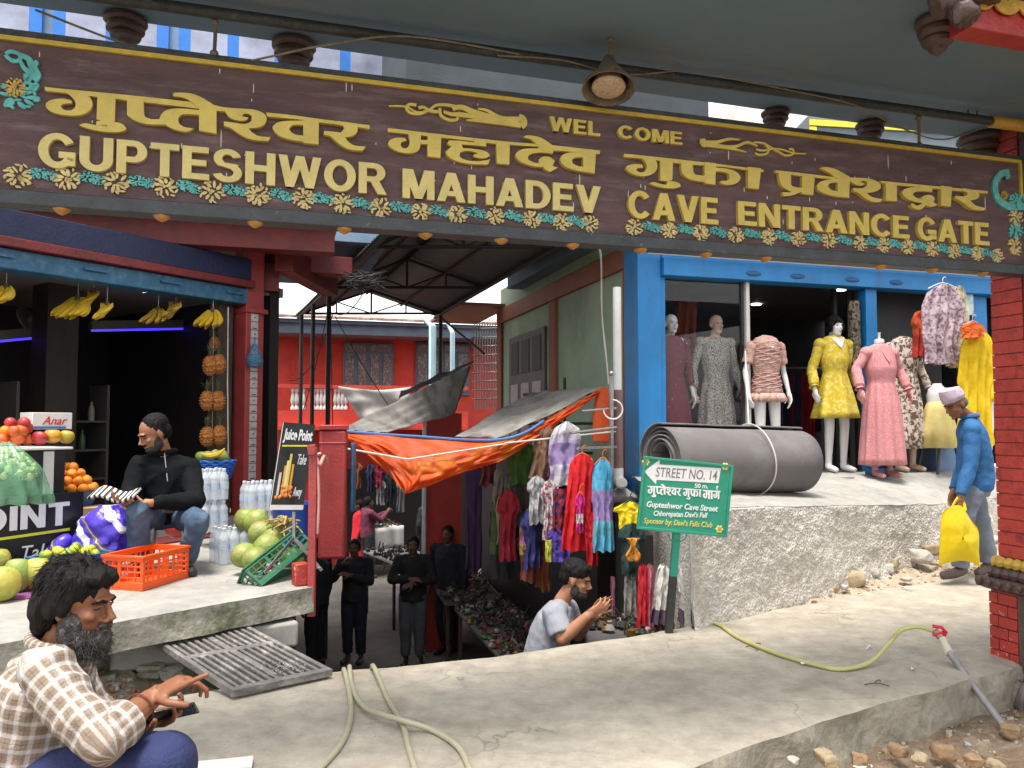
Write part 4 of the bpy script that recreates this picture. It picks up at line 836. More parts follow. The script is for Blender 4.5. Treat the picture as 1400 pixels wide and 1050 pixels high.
# bag of limes on the post
m_net = mat('blue net', (.07, .20, .42), .5, .3, 60, .3, 90, alpha=.55)
m_lime = mat('lime skin', (.17, .30, .035), .4, .25, 12, .1, 60)
c = P(348, 482, 8.0); t = thing('lime_bag', 'blue mesh bag of limes hanging on the red post', 'bag', c)
m = MB(); m.lathe([(.006, .16), (.014, .10), (.05, .02), (.085, -.06), (.09, -.10), (.07, -.14), (.02, -.155)], 16, Matrix.Translation(c)); obj('net', m, m_net, t)
for i in range(10): m = MB(); a = i * 2.4; m.ell(c + V((.045 * cos(a), .045 * sin(a), -.10 + .02 * (i % 3) + .015)), (.027, .027, .024), None, 8, 6); obj('lime', m, m_lime, t)

def fruit(name, label, cat, c, r, mt, group, sq=(1, 1, 1), seed=0, tip=True):
    m = MB(); m.ell((0, 0, 0), (1, 1, 1), None, 14, 9)
    def fn(p):
        k = 1 + .05 * nz(p, 1.4, seed); z = p.z
        if z > .8: z -= (z - .8) * .8
        return V(c) + Euler((seed * .7, seed * 1.1, seed)).to_matrix() @ V((p.x * sq[0] * r * k, p.y * sq[1] * r * k, z * sq[2] * r * k))
    m.warp(fn); return solo(name, m, mt, label, cat, group, smooth=60)
m_ora = mat('orange peel', (.72, .22, .012), .45, .1, 8, .25, 220)
m_orr = mat('red orange peel', (.55, .10, .018), .45, .2, 8, .2, 200)
m_apl = mat('pomegranate skin', (.42, .035, .035), .4, .3, 8, .1, 40, col2=(.5, .2, .05), c2lo=.58, c2hi=.75)
m_man = mat('mango skin', (.55, .27, .02), .4, .25, 5, .1, 40, col2=(.20, .20, .03), c2lo=.5, c2hi=.68)
m_mel = mat('papaya skin', (.40, .36, .06), .55, .3, 5, .25, 50, col2=(.15, .22, .04), c2lo=.45, c2hi=.6, c2scale=6)
m_grn = mat('green melon', (.20, .27, .055), .5, .3, 5, .2, 50, col2=(.34, .35, .12), c2lo=.5, c2hi=.66, c2scale=7)
m_guava = mat('yellow green guava', (.42, .45, .03), .45, .25, 8, .1, 60, col2=(.55, .48, .03), c2lo=.5, c2hi=.65)
m_black_panel = mat('black panel', (.012, .012, .013), .4, .2, 5, .05)
# juice stand: counter with fruit on top
c0 = P(88, 675, 6.0); top = P(88, 611, 6.0).z
stand = thing('juice_stand', 'black juice counter with white strip and fruit on its top', 'counter', (c0.x, c0.y, .3))
m = MB(); b0 = V((c0.x, c0.y, .30)); m.obox(b0 - SS * 1.4, SS * 1.4, SM * .5, UP * (top - .30 - .02)); obj('panel', m, m_black_panel, stand, bevel=.004)
m = MB(); m.obox(b0 - SS * 1.42 - SM * .03 + UP * (top - .318), SS * 1.46, SM * .56, UP * .018); obj('counter_top', m, m_white, stand, bevel=.003)
m = MB(); m.obox(b0 - SS * .16 - SM * .006 + UP * .02, SS * .075, SM * .005, UP * (top - .35)); obj('white_strip', m, m_white, stand)
lettering('PaniPuri', stand, mat('pale print', (.5, .55, .5), .5), b0 - SS * .78 - SM * .003 + UP * .38, SS, UP, -SM, .54, .10, 0, .004, bold=.01)
lettering('ns', stand, m_white, b0 - SS * .33 - SM * .003 + UP * .64, SS, UP, -SM, .06, .035, 0, .004, shear=.3)
fz = top
def on_stand(px, py, dd=.1): return PL(px, py, b0 + SM * dd, SM)
fl = [(20, 589.5, .045, m_orr), (2, 601, .045, m_orr), (8, 590, .045, m_ora), (29, 589, .048, m_orr), (36, 585, .045, m_apl), (9, 601, .043, m_orr), (24, 600, .047, m_orr), (38, 601, .042, m_orr), (14, 578, .04, m_apl), (33, 578, .042, m_apl)]
for i, (x, y, r, mt) in enumerate(fl): fruit('orange' if mt is not m_apl else 'pomegranate', 'red orange piled with others on the juice counter' if mt is not m_apl else 'dark red pomegranate among the oranges on the juice counter', 'orange' if mt is not m_apl else 'pomegranate', on_stand(x, y, .10 + .04 * (i % 3)), r * 1.02, mt, 'fruit piled on the juice counter', seed=i)
fruit('pomegranate', 'flattened red pomegranate between the oranges and the mangoes', 'pomegranate', on_stand(54, 599, .08), .055, m_apl, None, (1.15, 1, .75), 3)
fruit('mango', 'large orange mango on the juice counter', 'mango', on_stand(72, 596, .08), .062, m_man, None, (1.05, 1, .9), .0)
fruit('mango', 'greener mango at the right end of the juice counter', 'mango', on_stand(91, 597, .1), .058, mat('green mango skin', (.36, .27, .03), .4, .25, 5, .1, 40), None, (1, .9, .95), .2)
q = on_stand(44, 587, .28); t = thing('fruit_box', 'white cardboard box lettered Anar on the juice counter', 'box', q)
m = MB(); m.obox(q, SS * .30, SM * .2, UP * .13); obj('box_body', m, m_white, t, bevel=.004)
lettering('Anar', t, mat('red print', (.5, .02, .03), .5), q + SS * .07 + UP * .035 - SM * .002, SS, UP, -SM, .19, .065, 0, .003, shear=.35, bold=.006)
m = MB(); m.obox(q - SM * .003 + UP * .003, SS * .25, SM * .003, UP * .02); obj('blue_band', m, mat('blue print', (.05, .16, .4), .5), t)
# green produce bag in front of the counter
c = P(6, 655, 5.55); t = thing('produce_bag', 'green translucent plastic bag of leafy vegetables in front of the counter', 'bag', c)
m = MB(); rings = []
for i in range(15):
    t_ = i / 14; z = -.17 + .42 * t_; r = .30 - .06 * t_ - .20 * t_ ** 3; rings.append([c + V((cos(q) * r * (1 + .10 * (1 - t_) * sin(q * 13 + 2 * sin(z * 9)) + .16 * nz((cos(q) * 2.2, sin(q) * 2.2, z * 6), 1, 3)), sin(q) * r * .8 * (1 + .10 * (1 - t_) * sin(q * 13 + 2 * sin(z * 9))), z + .03 * nz((cos(q) * 3, sin(q) * 3, z * 5)))) for q in [2 * pi * k / 90 for k in range(90)]])
m.loft(rings, cap=False)
obj('plastic', m, mat('green plastic film', (.20, .46, .27), .22, .15, 9, .35, 25, alpha=.38), t, smooth=60)
rn = random.Random(8)
for i in range(70):
    a = i * 2.399; r = .21 * sqrt((i % 35) / 35); h = .06 + .13 * (1 - (r / .21) ** 2) - (.05 if i >= 35 else 0); m = rock(c + V((r * cos(a), r * sin(a) * .75, h)), (.03, .024, .022), i, None, 8, 5, .5)
    obj('vegetable', m, mat('pale veg %d' % (i % 3), ((.44, .46, .16), (.30, .40, .10), (.52, .50, .22))[i % 3], .6, .35, 20), t)
# POINT board
m_sign_black = mat('black sign vinyl', (.012, .012, .014), .35, .2, 4, .05)
br = P(112, 771, 5.86); bh = .53
pb_ = thing('point_board', 'black board lettered POINT with a yellow underline leaning below the counter', 'sign', br)
m = MB(); BS = V((.50, .866, 0)); BN = V((.866, -.5, .05)).normalized(); m.obox(br - BS * 1.35 - BN * .02, BS * 1.35, BN * .02, UP * bh); obj('board', m, m_sign_black, pb_, bevel=.002)
m_lt = mat('white vinyl', (.72, .72, .76), .45, .04, 8, 0)
block_word('POINT', pb_, m_lt, br - BS * .905 + UP * .30, BS, BN, .80, .165, 0, .003, .09)
m = MB(); m.bar(br - BS * .9 + UP * .245 + BN * .003, br - BS * .10 + UP * .265 + BN * .003, .004, .018); obj('underline', m, mat('yellow green vinyl', (.60, .62, .04), .45, .05), pb_)
lettering('Take', pb_, m_lt, br - BS * .43 + UP * .085, BS, UP, BN, .24, .10, 0, .003, shear=.25)
# slatted crates
def crate(name, label, o, ex, ey, ez, L, W, H, mt, rows=3, cols=7, wall=.012):   # o: base corner, unit axes
    t = thing(name, label, 'crate', o); e = (V(ex), V(ey), V(ez))
    m = MB(); m.obox(o, e[0] * L, e[1] * W, e[2] * .012); obj('crate_floor', m, mt, t)
    rim = MB()
    for (p, d, l, nrm) in ((o, e[0], L, e[1]), (o + e[1] * (W - wall), e[0], L, e[1]), (o, e[1], W, e[0]), (o + e[0] * (L - wall), e[1], W, e[0])):
        side = MB(); eps = .0005
        side.obox(p + e[2] * .0125 + d * eps, d * (l - 2 * eps), nrm * wall, e[2] * H * .16); side.obox(p + e[2] * H * .82 + d * eps, d * (l - 2 * eps), nrm * wall, e[2] * H * .18)
        k = cols if l == L else max(3, int(cols * W / L))
        for i in range(k + 1):
            x = (l - .022) * i / k; wd = .022 if i in (0, k) or i % 3 == 0 else .008
            side.obox(p + d * (x + .001) + e[2] * (H * .16 + .001) + nrm * .002, d * wd, nrm * (wall - .004), e[2] * H * .66)
        for r in range(1, rows + 1): side.obox(p + d * .003 + nrm * .0035 + e[2] * (H * .16 + H * .66 * r / (rows + 1)), d * (l - .006), nrm * (wall - .007), e[2] * .010)
        obj('crate_side', side, mt, t, bevel=.0015, bseg=1)
    m = MB()
    for (p, d, l, nrm) in ((o, e[0], L, -e[1]), (o + e[1] * W, e[0], L, e[1]), (o, e[1], W, -e[0]), (o + e[0] * L, e[1], W, e[0])):
        m.obox(p + e[2] * H * .93 - d * .008, d * (l + .016), nrm * .010, e[2] * H * .07)
    obj('crate_rim', m, mt, t, bevel=.002, bseg=1); return t
m_oc = mat('orange plastic', (.72, .085, .006), .4, .1, 6, .05)
m_bc = mat('blue plastic', (.04, .13, .30), .4, .15, 6, .05)
m_gc = mat('green plastic', (.012, .11, .05), .4, .15, 6, .05)
near = G(195, 808, .304); rt = G(258, 789, .304); lf = G(141, 803, .304)
ex = (rt - near).normalized(); ey = V((-ex.y, ex.x, 0))
crate('orange_crate', 'empty bright orange plastic crate at the edge of the platform', near, ex, ey, UP, (rt - near).length, .30, .215, m_oc, 3, 9)
near = G(88, 806, .304); ex = V((.45, .893, 0)); ey = V((-.893, .45, 0)); near = G(75, 800, .304)
crate('blue_crate', 'blue plastic crate heaped with green and yellow guavas', near, ex, ey, UP, .42, .30, .16, m_bc, 2, 8)
rn = random.Random(3)
for i in range(26):
    x, y = rn.uniform(.05, .37), rn.uniform(.05, .25); hh = .135 + .07 * (1 - abs(x - .21) / .2) * (1 - abs(y - .15) / .14) + (.0 if i < 16 else .02)
    fruit('guava', 'guava in the heap filling the blue crate', 'guava', near + ex * x + ey * y + UP * hh, rn.uniform(.028, .034), m_guava if rn.random() < .6 else m_lime, 'guavas heaped in the blue crate', (1, 1, 1.1), i)
# papayas and melons on the platform edge
cloth = G(25, 822, .302); m = MB(); m.grid(lambda u, v: cloth + V((-.5 + .75 * u, -.12 + .55 * v + .25 * u, .006 + .008 * nz((u * 4, v * 4, 0)))), 14, 10); solo('ground_cloth', m, mat('magenta cloth', (.20, .05, .16), .9, .3, 10), 'purple cloth spread under the big papayas', 'cloth', solid=.004)
for i, (x, y, r, mt, sq, lab) in enumerate([(51, 790, .098, m_mel, (.95, .95, 1.12), 'yellowish papaya nearest the blue crate, rightmost on the cloth'), (24, 790, .095, m_grn, (.85, .85, 1.2), 'green melon standing in the middle of the cloth'), (4, 803, .10, m_mel, (1, 1, 1.1), 'mottled papaya cut by the left photo edge'), (-2, 768, .085, m_mel, (.9, .9, 1.15), 'brownish papaya behind the mottled one at the left edge')]):
    d = (5.02, 4.95, 4.72, 5.2)[i]; c = P(x, y, d); c.z = .31 + r * sq[2] * .92 if i < 3 else c.z
    fruit('papaya' if mt is m_mel else 'melon', lab, 'papaya' if mt is m_mel else 'melon', c, r, mt, None, sq, 0)
    m = MB(); m.lathe([(.012, 0), (.008, .018)], 8, Matrix.Translation(c + UP * (r * sq[2] * .8))); 
m = MB(); c = P(14, 775, 5.3); m.ell(c, (.10, .10, .035), None, 16, 6); solo('dark_bowl', m, mat('dark bowl', (.03, .045, .06), .4), 'dark bowl lying behind the papayas', 'bowl')
# oranges in a blue tub, cardboard box under it
c = P(105, 676, 6.35); t = thing('orange_tub', 'blue tub under a heap of oranges right of the counter', 'tub', c)
m = MB(); m.lathe([(.10, -.10), (.17, .03), (.18, .035), (.165, .03), (.10, -.085)], 20, Matrix.Translation(c)); obj('tub', m, m_bc, t)
k = 0
for lay, (nn_, rr, hz) in enumerate([(9, .12, .05), (7, .09, .11), (4, .055, .165), (2, .025, .215)]):
    for i in range(nn_):
        a = 2 * pi * i / nn_ + lay; fruit('orange', 'bright orange in the heap on the blue tub', 'orange', c + V((rr * cos(a) - .02 * lay, rr * sin(a), hz)), .042, m_ora, 'oranges heaped in the blue tub', seed=k); k += 1
m = MB(); q = P(128, 712, 6.2); q.z = .3; m.obox(q - SS * .1, SS * .28, SM * .22, UP * (P(128, 694, 6.2).z - .3)); solo('cardboard_box', m, mat('cardboard', (.42, .28, .16), .85, .1, 8), 'brown cardboard box standing behind the purple sack', 'box', bevel=.004)
# purple woven sack
c = P(140, 758, 5.75); c.z = .302; t = thing('rice_sack', 'shiny purple and white woven sack slumped beside the seated man', 'sack', c)
m_sack = mat('purple sack', (.09, .04, .45), .3, .2, 6, .4, 18)
N_, L_, b_ = nodes(m_sack); tcs = N_.new('ShaderNodeTexCoord'); mp = N_.new('ShaderNodeMapping'); mp.inputs['Rotation'].default_value = (0, .75, .2); L_.new(tcs.outputs['Object'], mp.inputs[0])
wv = N_.new('ShaderNodeSeparateXYZ'); L_.new(mp.outputs[0], wv.inputs[0]); mlt = N_.new('ShaderNodeMath'); mlt.operation = 'MULTIPLY'; mlt.inputs[1].default_value = 4.4; L_.new(wv.outputs[0], mlt.inputs[0])
fr = N_.new('ShaderNodeMath'); fr.operation = 'FRACT'; L_.new(mlt.outputs[0], fr.inputs[0]); cr = N_.new('ShaderNodeValToRGB'); cr.color_ramp.interpolation = 'CONSTANT'
els = cr.color_ramp.elements; els[0].position = 0; els[0].color = (.07, .035, .5, 1); els[1].position = .42; els[1].color = (.62, .62, .66, 1)
for p_, c_ in ((.62, (.07, .035, .5, 1)), (.74, (.20, .13, .12, 1)), (.8, (.55, .5, .48, 1)), (.84, (.16, .10, .1, 1)), (.9, (.07, .035, .5, 1))): e_ = els.new(p_); e_.color = c_
L_.new(fr.outputs[0], cr.inputs[0]); L_.new(cr.outputs[0], b_.inputs['Base Color'])
m = MB(); rings = []
for i in range(31):
    t_ = i / 30; z = .46 * t_; w0 = .20 * (1 - .15 * t_) * (.55 + .45 * min(1, t_ * 8)) * (1 if t_ < .8 else 1 - (t_ - .8) * 3.0); ox = -.06 + .13 * t_; rg = []
    for j in range(40):
        a = 2 * pi * j / 40; p = V((cos(a) * w0, sin(a) * w0 * .62, 0)); k = 1 + .34 * nz((cos(a) * 1.6, sin(a) * 1.6, z * 8), 1, 2) + .14 * (1 - 2.5 * abs(nz((cos(a) * 3, sin(a) * 3, z * 14), 1, 7))); rg.append(c + V((ox, 0, z)) + p * k)
    rings.append(rg)
m.loft(rings); obj('sack_body', m, m_sack, t, smooth=50)
m = MB(); m.tube(spline([c + V((-.22, -.05, .10)), c + V((-.26, -.1, .16)), c + V((-.2, -.06, .25))], 4), [.07 * x for x in (.5, .8, 1, 1, 1, .9, .8, .6, .3)], 10); obj('sack_corner', m, m_sack, t, smooth=50)
# yellow fruit on the sack
fruit('lemon', 'yellow lemon resting on top of the purple sack', 'lemon', P(145, 673, 5.75), .045, mat('lemon skin', (.62, .45, .02), .4, .1, 8), None, (1.2, 1, .9), 1)
# bottled water
m_pet = mat('clear plastic', (.80, .86, .92), .12, .05, 8, .12, 30, alpha=.40, spec=.6)
m_lab = mat('bottle label', (.50, .60, .72), .4, .3, 30, alpha=.75)
m_capm = mat('bottle cap', (.62, .66, .72), .4)
_b = MB(); _b.lathe([(.004, 0), (.036, .004), (.040, .02), (.037, .04), (.040, .055), (.037, .075), (.040, .09), (.040, .15), (.037, .165), (.040, .18), (.036, .205), (.016, .24), (.014, .25)], 12); me_bot = _b.mesh('bottle', 50); me_bot.materials.append(m_pet)
_b = MB(); _b.lathe([(.0405, .095), (.0405, .148)], 12, None, False); me_lab = _b.mesh('label', 0); me_lab.materials.append(m_lab)
_b = MB(); _b.lathe([(.0165, .245), (.0165, .265), (.014, .268)], 10); me_cap = _b.mesh('cap', 0); me_cap.materials.append(m_capm)
def pack(px, py, z, label, nx=3, ny=3, levels=1, ang=.9, s=1., dd=None):
    c = G(px, py, z) if dd is None else P(px, py, dd); t = thing('water_pack', label, 'bottles', c, rotz(ang), 'shrink wrapped water packs')
    for l in range(levels):
        for i in range(nx):
            for j in range(ny):
                M = Matrix.Translation(((i - (nx - 1) / 2) * .081 * s, (j) * .081 * s, l * .272 * s)) @ Matrix.Scale(s, 4)
                o = copies(t, me_bot, [M], name='bottle')[0]; copies(o, me_lab, [Matrix.Identity(4)], name='bottle_label'); copies(o, me_cap, [Matrix.Identity(4)], name='bottle_cap')
    return t
pack(327, 769, .302, 'low pack of clear water bottles standing left of the coconuts', 4, 3, 1, .75)
pack(362, 742, .302, 'pack of water bottles stacked behind the coconuts and the juice sign', 4, 3, 2, .75)
pack(292, 728, .424, 'tall stack of water bottles under the blue wicker basket', 3, 3, 2, .75)
m = MB(); c = P(402, 742, 6.3); c.z = .302; m.lathe([(.15, 0), (.17, .4), (.18, .42), (.165, .42), (.15, .02)], 24, Matrix.Translation(c)); solo('blue_drum', m, mat('blue drum', (.02, .08, .42), .4), 'deep blue plastic drum behind the juice sign', 'drum')
# wicker basket with green mangoes on the bottle stack
c = P(291, 652, 7.45); t = thing('wicker_basket', 'blue wicker basket of green mangoes on the tall bottle stack', 'basket', c)
m_wick = mat('blue wicker', (.02, .12, .50), .45, .25, 30, .5, 90)
for k in range(8):
    m = MB(); zz_ = k * .021; rx, ry = .16 + .006 * k, .12 + .005 * k; m.tube([c + V((cos(a) * rx, sin(a) * ry, zz_ + .006 * sin(a * 12 + k * pi))) for a in [2 * pi * i / 48 for i in range(49)]], .011, 6, cap=False); obj('wicker_row', m, m_wick, t)
m = MB(); m.lathe([(.01, -.01), (.15, -.008), (.155, .0)], 20, Matrix.Translation(c)); obj('basket_base', m, m_wick, t)
for i, (x, y) in enumerate([(-.10, 0), (-.02, -.04), (.07, .02), (.11, -.04), (0, .06)]): fruit('mango', 'green mango inside the blue wicker basket', 'mango', c + V((x, y, .19)), .062, m_grn, 'mangoes in the wicker basket', (1.1, .9, .9), i * .3)
solo('banana', banana(P(280, 622, 7.3), (1, 0, -.25), (0, -.2, 1), .24, .022), m_ban, 'single yellow banana lying on the mangoes in the wicker basket', 'banana')
# coconuts around the tilted green crate
m_coco = mat('green coconut', (.22, .27, .055), .5, .35, 7, .3, 40, col2=(.27, .24, .075), c2lo=.52, c2hi=.64, c2scale=9)
cl = [(337, 711, 6.1, .093, 'coconut at the back left on the bottles'), (352, 713, 6.0, .093, 'coconut at the back beside the bottles'), (358, 729, 5.75, .092, 'large green coconut leaning on the raised end of the crate'), (334, 759, 5.55, .088, 'brownish coconut on the floor at the low end of the crate'), (366, 748, 5.5, .092, 'green coconut lying in the middle of the tilted crate'), (349, 765, 5.35, .085, 'lowest green coconut in the tilted crate'), (376, 735, 5.6, .08, 'coconut half hidden at the upper side of the crate'), (399, 764, 5.55, .085, 'dark coconut in shade behind the tilted crate')]
for i, (x, y, d, r, lab) in enumerate(cl): fruit('coconut', lab, 'coconut', P(x, y, d), r, m_coco, None, (1, .97, 1.1), i * .9)
c1 = P(358, 801, 5.15); c2 = P(333, 771, 5.2); c3 = P(430, 742, 5.55)
ex = (c3 - c1).normalized(); ez = (c2 - c1); ez = (ez - ex * ez.dot(ex)).normalized(); ey = ez.cross(ex); ey = ey if ey.y > 0 else -ey
crate('green_crate', 'dark green plastic crate tipped on its side among the coconuts', c1, ex, ey, ez, (c3 - c1).length, .30, .17, m_gc, 2, 9)
m = MB(); rn = random.Random(9); c = P(395, 715, 5.6)
for i in range(26): a = rn.uniform(0, 6.28); m.tube(spline([c, c + V((rn.uniform(-.1, .1), rn.uniform(-.08, .04), rn.uniform(-.02, .05))), c + V((rn.uniform(-.17, .12), rn.uniform(-.1, .04), rn.uniform(-.12, .03)))], 3), .006, 5)
solo('coconut_stalk', m, mat('dry stalk', (.36, .27, .08), .8, .3, 20), 'dry yellowish coconut stalk at the top of the green crate', 'stalk')
# Juice Point easel sign
tl, tr_, brr, bl = P(387, 588, 5.25), P(431, 570, 5.42), P(414, 697, 5.3), P(368, 697, 5.13)
js = thing('juice_sign', 'black poster lettered Juice Point with glasses of juice on a steel stand', 'sign', (bl.x, bl.y, .3))
exj = (brr - bl); eyj = ((tl - bl) + (tr_ - brr)) / 2; wj = exj.length; hj = eyj.length; exj.normalize(); eyj.normalize(); enj = exj.cross(eyj); enj = enj if enj.y < 0 else -enj
def jq(u, v): return bl + exj * (u * wj) + eyj * (v * hj)
m = MB(); m.obox(jq(0, 0), exj * wj, eyj * hj, enj * -.008); obj('poster', m, m_sign_black, js)
m = MB(); m.obox(jq(0, 0), exj * wj, eyj * hj * .055, enj * .0015); m.obox(jq(0, .0555), exj * wj * .02, eyj * hj * .94, enj * .0014); obj('white_margin', m, m_white, js)
lettering('Juice Point', js, m_lt, jq(.08, .76), exj, eyj, enj, wj * .88, hj * .17, 0, .002, bold=.03, shear=.1)
m = MB(); m.bar(jq(.08, .725), jq(.95, .745), .004, hj * .018, eyj); obj('underline', m, mat('yellow vinyl', (.65, .58, .03), .5), js)
lettering('Take', js, m_lt, jq(.62, .52), exj, eyj, enj, wj * .26, hj * .12, 0, .002, shear=.3)
lettering('Away', js, m_lt, jq(.62, .12), exj, eyj, enj, wj * .27, hj * .14, 0, .002, shear=.3)
rn = random.Random(2)
for i, (u, h, cc) in enumerate([(.16, .26, (.6, .5, .4)), (.28, .34, (.6, .33, .05)), (.40, .48, (.62, .5, .1)), (.50, .36, (.55, .3, .04)), (.34, .40, (.7, .6, .3))]):
    m = MB(); m.obox(jq(u - .03, .16), exj * wj * .065, eyj * hj * h, enj * (.0012 + .0003 * i)); obj('printed_glass', m, mat('glass print %d' % i, cc, .5), js)
m = MB()
for i in range(26): u, v = rn.uniform(.1, .56), rn.uniform(.13, .26); m.ell(jq(u, v) + enj * .002, (.011, .004, .011), None, 7, 4)
obj('printed_fruit', m, mat('fruit print', (.62, .16, .02), .5, .5, 60), js)
ft = V((brr.x, brr.y + .1, 0)); pole = P(402, 735, 5.35)
m = MB(); m.tube([P(402, 700, 5.36), pole], .012, 8); m.bar(pole, P(362, 783, 5.05), .006, .022); m.bar(pole, P(440, 780, 5.4), .006, .022); m.bar(pole, P(420, 770, 5.8), .006, .022); m.tube([P(372, 777, 5.1), P(440, 777, 5.4)], .004, 6); obj('stand', m, m_steel, js)
# low stool and red pot
sc3 = P(232, 700, 5.85); st_ = thing('stool', 'round steel stool under the seated man', 'stool', (sc3.x, sc3.y, .3))
m = MB(); m.lathe([(.15, .40), (.16, .41), (.16, .435), (.15, .445)], 24, Matrix.Translation((sc3.x, sc3.y, .3))); obj('seat', m, m_black, st_)
for k in range(4):
    a = pi / 4 + k * pi / 2 + .3; m = MB(); m.tube([V((sc3.x + .12 * cos(a), sc3.y + .12 * sin(a), .70)), V((sc3.x + .18 * cos(a), sc3.y + .18 * sin(a), .305))], .011, 8); obj('leg', m, m_steel, st_)
m = MB(); m.tube([V((sc3.x + .17 * cos(2 * pi * i / 24), sc3.y + .17 * sin(2 * pi * i / 24), .42)) for i in range(25)], .007, 6, cap=False); obj('foot_ring', m, m_steel, st_)
c = P(243, 722, 6.6); m = MB(); m.ell(c, (.10, .10, .085), None, 16, 10); m.lathe([(.04, .07), (.045, .10), (.035, .10)], 12, Matrix.Translation(c)); solo('red_pot', m, m_red, 'round red pot seen behind the stool legs', 'pot')
# thin red post at the platform corner, red rounded tank beyond
m = MB(); c = G(426, 800, .3); m.bar(V((c.x, c.y, .1)), V((c.x, c.y, P(426, 612, c.y).z)), .035, .05, V((1, 0, 0))); m.bar(V((c.x, c.y - .01, P(426, 622, c.y).z)), V((c.x - .01, c.y - .01, P(426, 612, c.y).z + .02)), .05, .05); solo('corner_post', m, m_post, 'slim red post at the right corner of the platform', 'post', bevel=.004)
m = MB(); c = V((c.x - .06, c.y + .02, .30)); m.cbox(c + V((-.02, .0, .07)), .09, .09, .14, rotz(.6)); solo('brick_stub', m, m_redworn, 'broken brick standing at the platform corner', 'brick', bevel=.008)
# ================================================================== LANE: houses, canopy, tarps, stalls
m_rh = mat('red house paint', (.62, .062, .04), .75, .12, 3, .2, 25)
m_rh_grey = mat('house eave blue grey', (.17, .21, .27), .7, .15, 4)
m_winfr = mat('blue grey window frame', (.12, .17, .22), .55, .15, 6)
m_curt = mat('patterned curtain glass', (.16, .15, .14), .3, .55, 26, .1, 20, col2=(.34, .32, .30), c2lo=.5, c2hi=.6, c2scale=18)
m_balw = mat('white baluster', (.66, .64, .62), .6, .08)
m_lb = mat('light blue pipe', (.36, .52, .58), .5, .12, 6)
HO = P(560, 579, 19.0); HO.z = 0
def hp(px, py, n=0): return PL(px, py, HO + SGN_N * n, SGN_N)
house = thing('red_house', 'red brick house with blue grey windows and white balcony at the lane end', 'house', (HO.x, HO.y, LANE))
def hq(mb, x0, y0, x1, y1, n, th): a = hp(x0, y1, n); b = hp(x1, y1, n); c = hp(x0, y0, n); mb.obox(a, b - a - UP * (b - a).z, UP * (c.z - a.z), -SGN_N * th); return mb
m = MB(); a = hp(330, 600); b = hp(760, 600); m.obox(V((a.x, a.y, LANE)), V((b.x - a.x, b.y - a.y, 0)), -SGN_N * 4, UP * (hp(560, 452).z - LANE)); wall_ = obj('wall', m, m_rh, house)
rows = 18                                  # brick coursing grooves reading as rows
for i in range(rows):
    y = 470 + i * 3.6; q = hp(395, y, .004); q2 = hp(470, y, .004); m = MB(); m.obox(q, V((q2.x - q.x, q2.y - q.y, 0)), SGN_N * .012, UP * .045); obj('brick_course', m, m_rh, wall_)
m = MB(); hq(m, 340, 438, 760, 453, .9, 1.0); hq(m, 340, 433, 760, 438, 1.0, 1.1); obj('eave', m, m_rh_grey, house)
m = MB(); q = hp(340, 432, 1.1); q2 = hp(760, 436, 1.1); m.obox(q, V((q2.x - q.x, q2.y - q.y, 0)), V((-.3, 1.2, .25)), UP * .06); obj('roof', m, mat('worn roof', (.36, .22, .18), .9, .3, 3, col2=(.5, .46, .42), c2lo=.5, c2hi=.6), house)
for x0, x1 in ((469, 538), (568, 642)):
    m = MB(); hq(m, x0, 467, x1, 540, .06, .08); wf = obj('window', m, m_winfr, house, bevel=.02)
    n = 4; w_ = (x1 - x0) / n
    for i in range(n):
        if i % 2 == 0 or True:
            m = MB(); hq(m, x0 + 3 + i * w_, 484, x0 + i * w_ + w_ - 3, 536, .085, .02); obj('pane', m, m_curt, wf)
    for i in range(2): m = MB(); hq(m, x0 + 3 + i * w_ * 2, 470.5, x0 + i * w_ * 2 + w_ * 2 - 3, 480, .085, .02); obj('pane', m, m_curt, wf)
bal = MB(); hq(bal, 380, 525, 640, 530, 1.3, .14); hq(bal, 380, 561, 640, 583, 1.3, .25); bo_ = obj('balcony_rail', bal, m_rh, house)
m = MB(); hq(m, 380, 583, 640, 588, 1.5, 1.6); obj('balcony_slab', m, m_rh, house)
for k in range(5):
    x0 = 398 + k * 29
    m = MB(); hq(m, x0 + 21, 530, x0 + 27, 561, 1.28, .12); obj('balcony_pier', m, m_rh, house)
    for j in range(4):
        a = hp(x0 + 2 + j * 5, 560, 1.24); h = hp(x0, 531, 1.24).z - a.z; mm = MB(); mm.lathe([(.045, 0), (.045, h * .1), (.022, h * .2), (.05, h * .42), (.03, h * .7), (.022, h * .8), (.045, h * .9), (.045, h)], 8, Matrix.Translation(a)); obj('baluster', mm, m_balw, house)
for x, r in ((590.5, .085), (618, .055)):
    a = hp(x, 600, 1.6); m = MB(); m.tube([V((a.x, a.y, LANE)), V((a.x, a.y, hp(x, 446 if x < 600 else 455, 1.6).z)), hp(x - 7, 438, 1.3)], r, 10); obj('rain_pipe', m, m_lb, house)
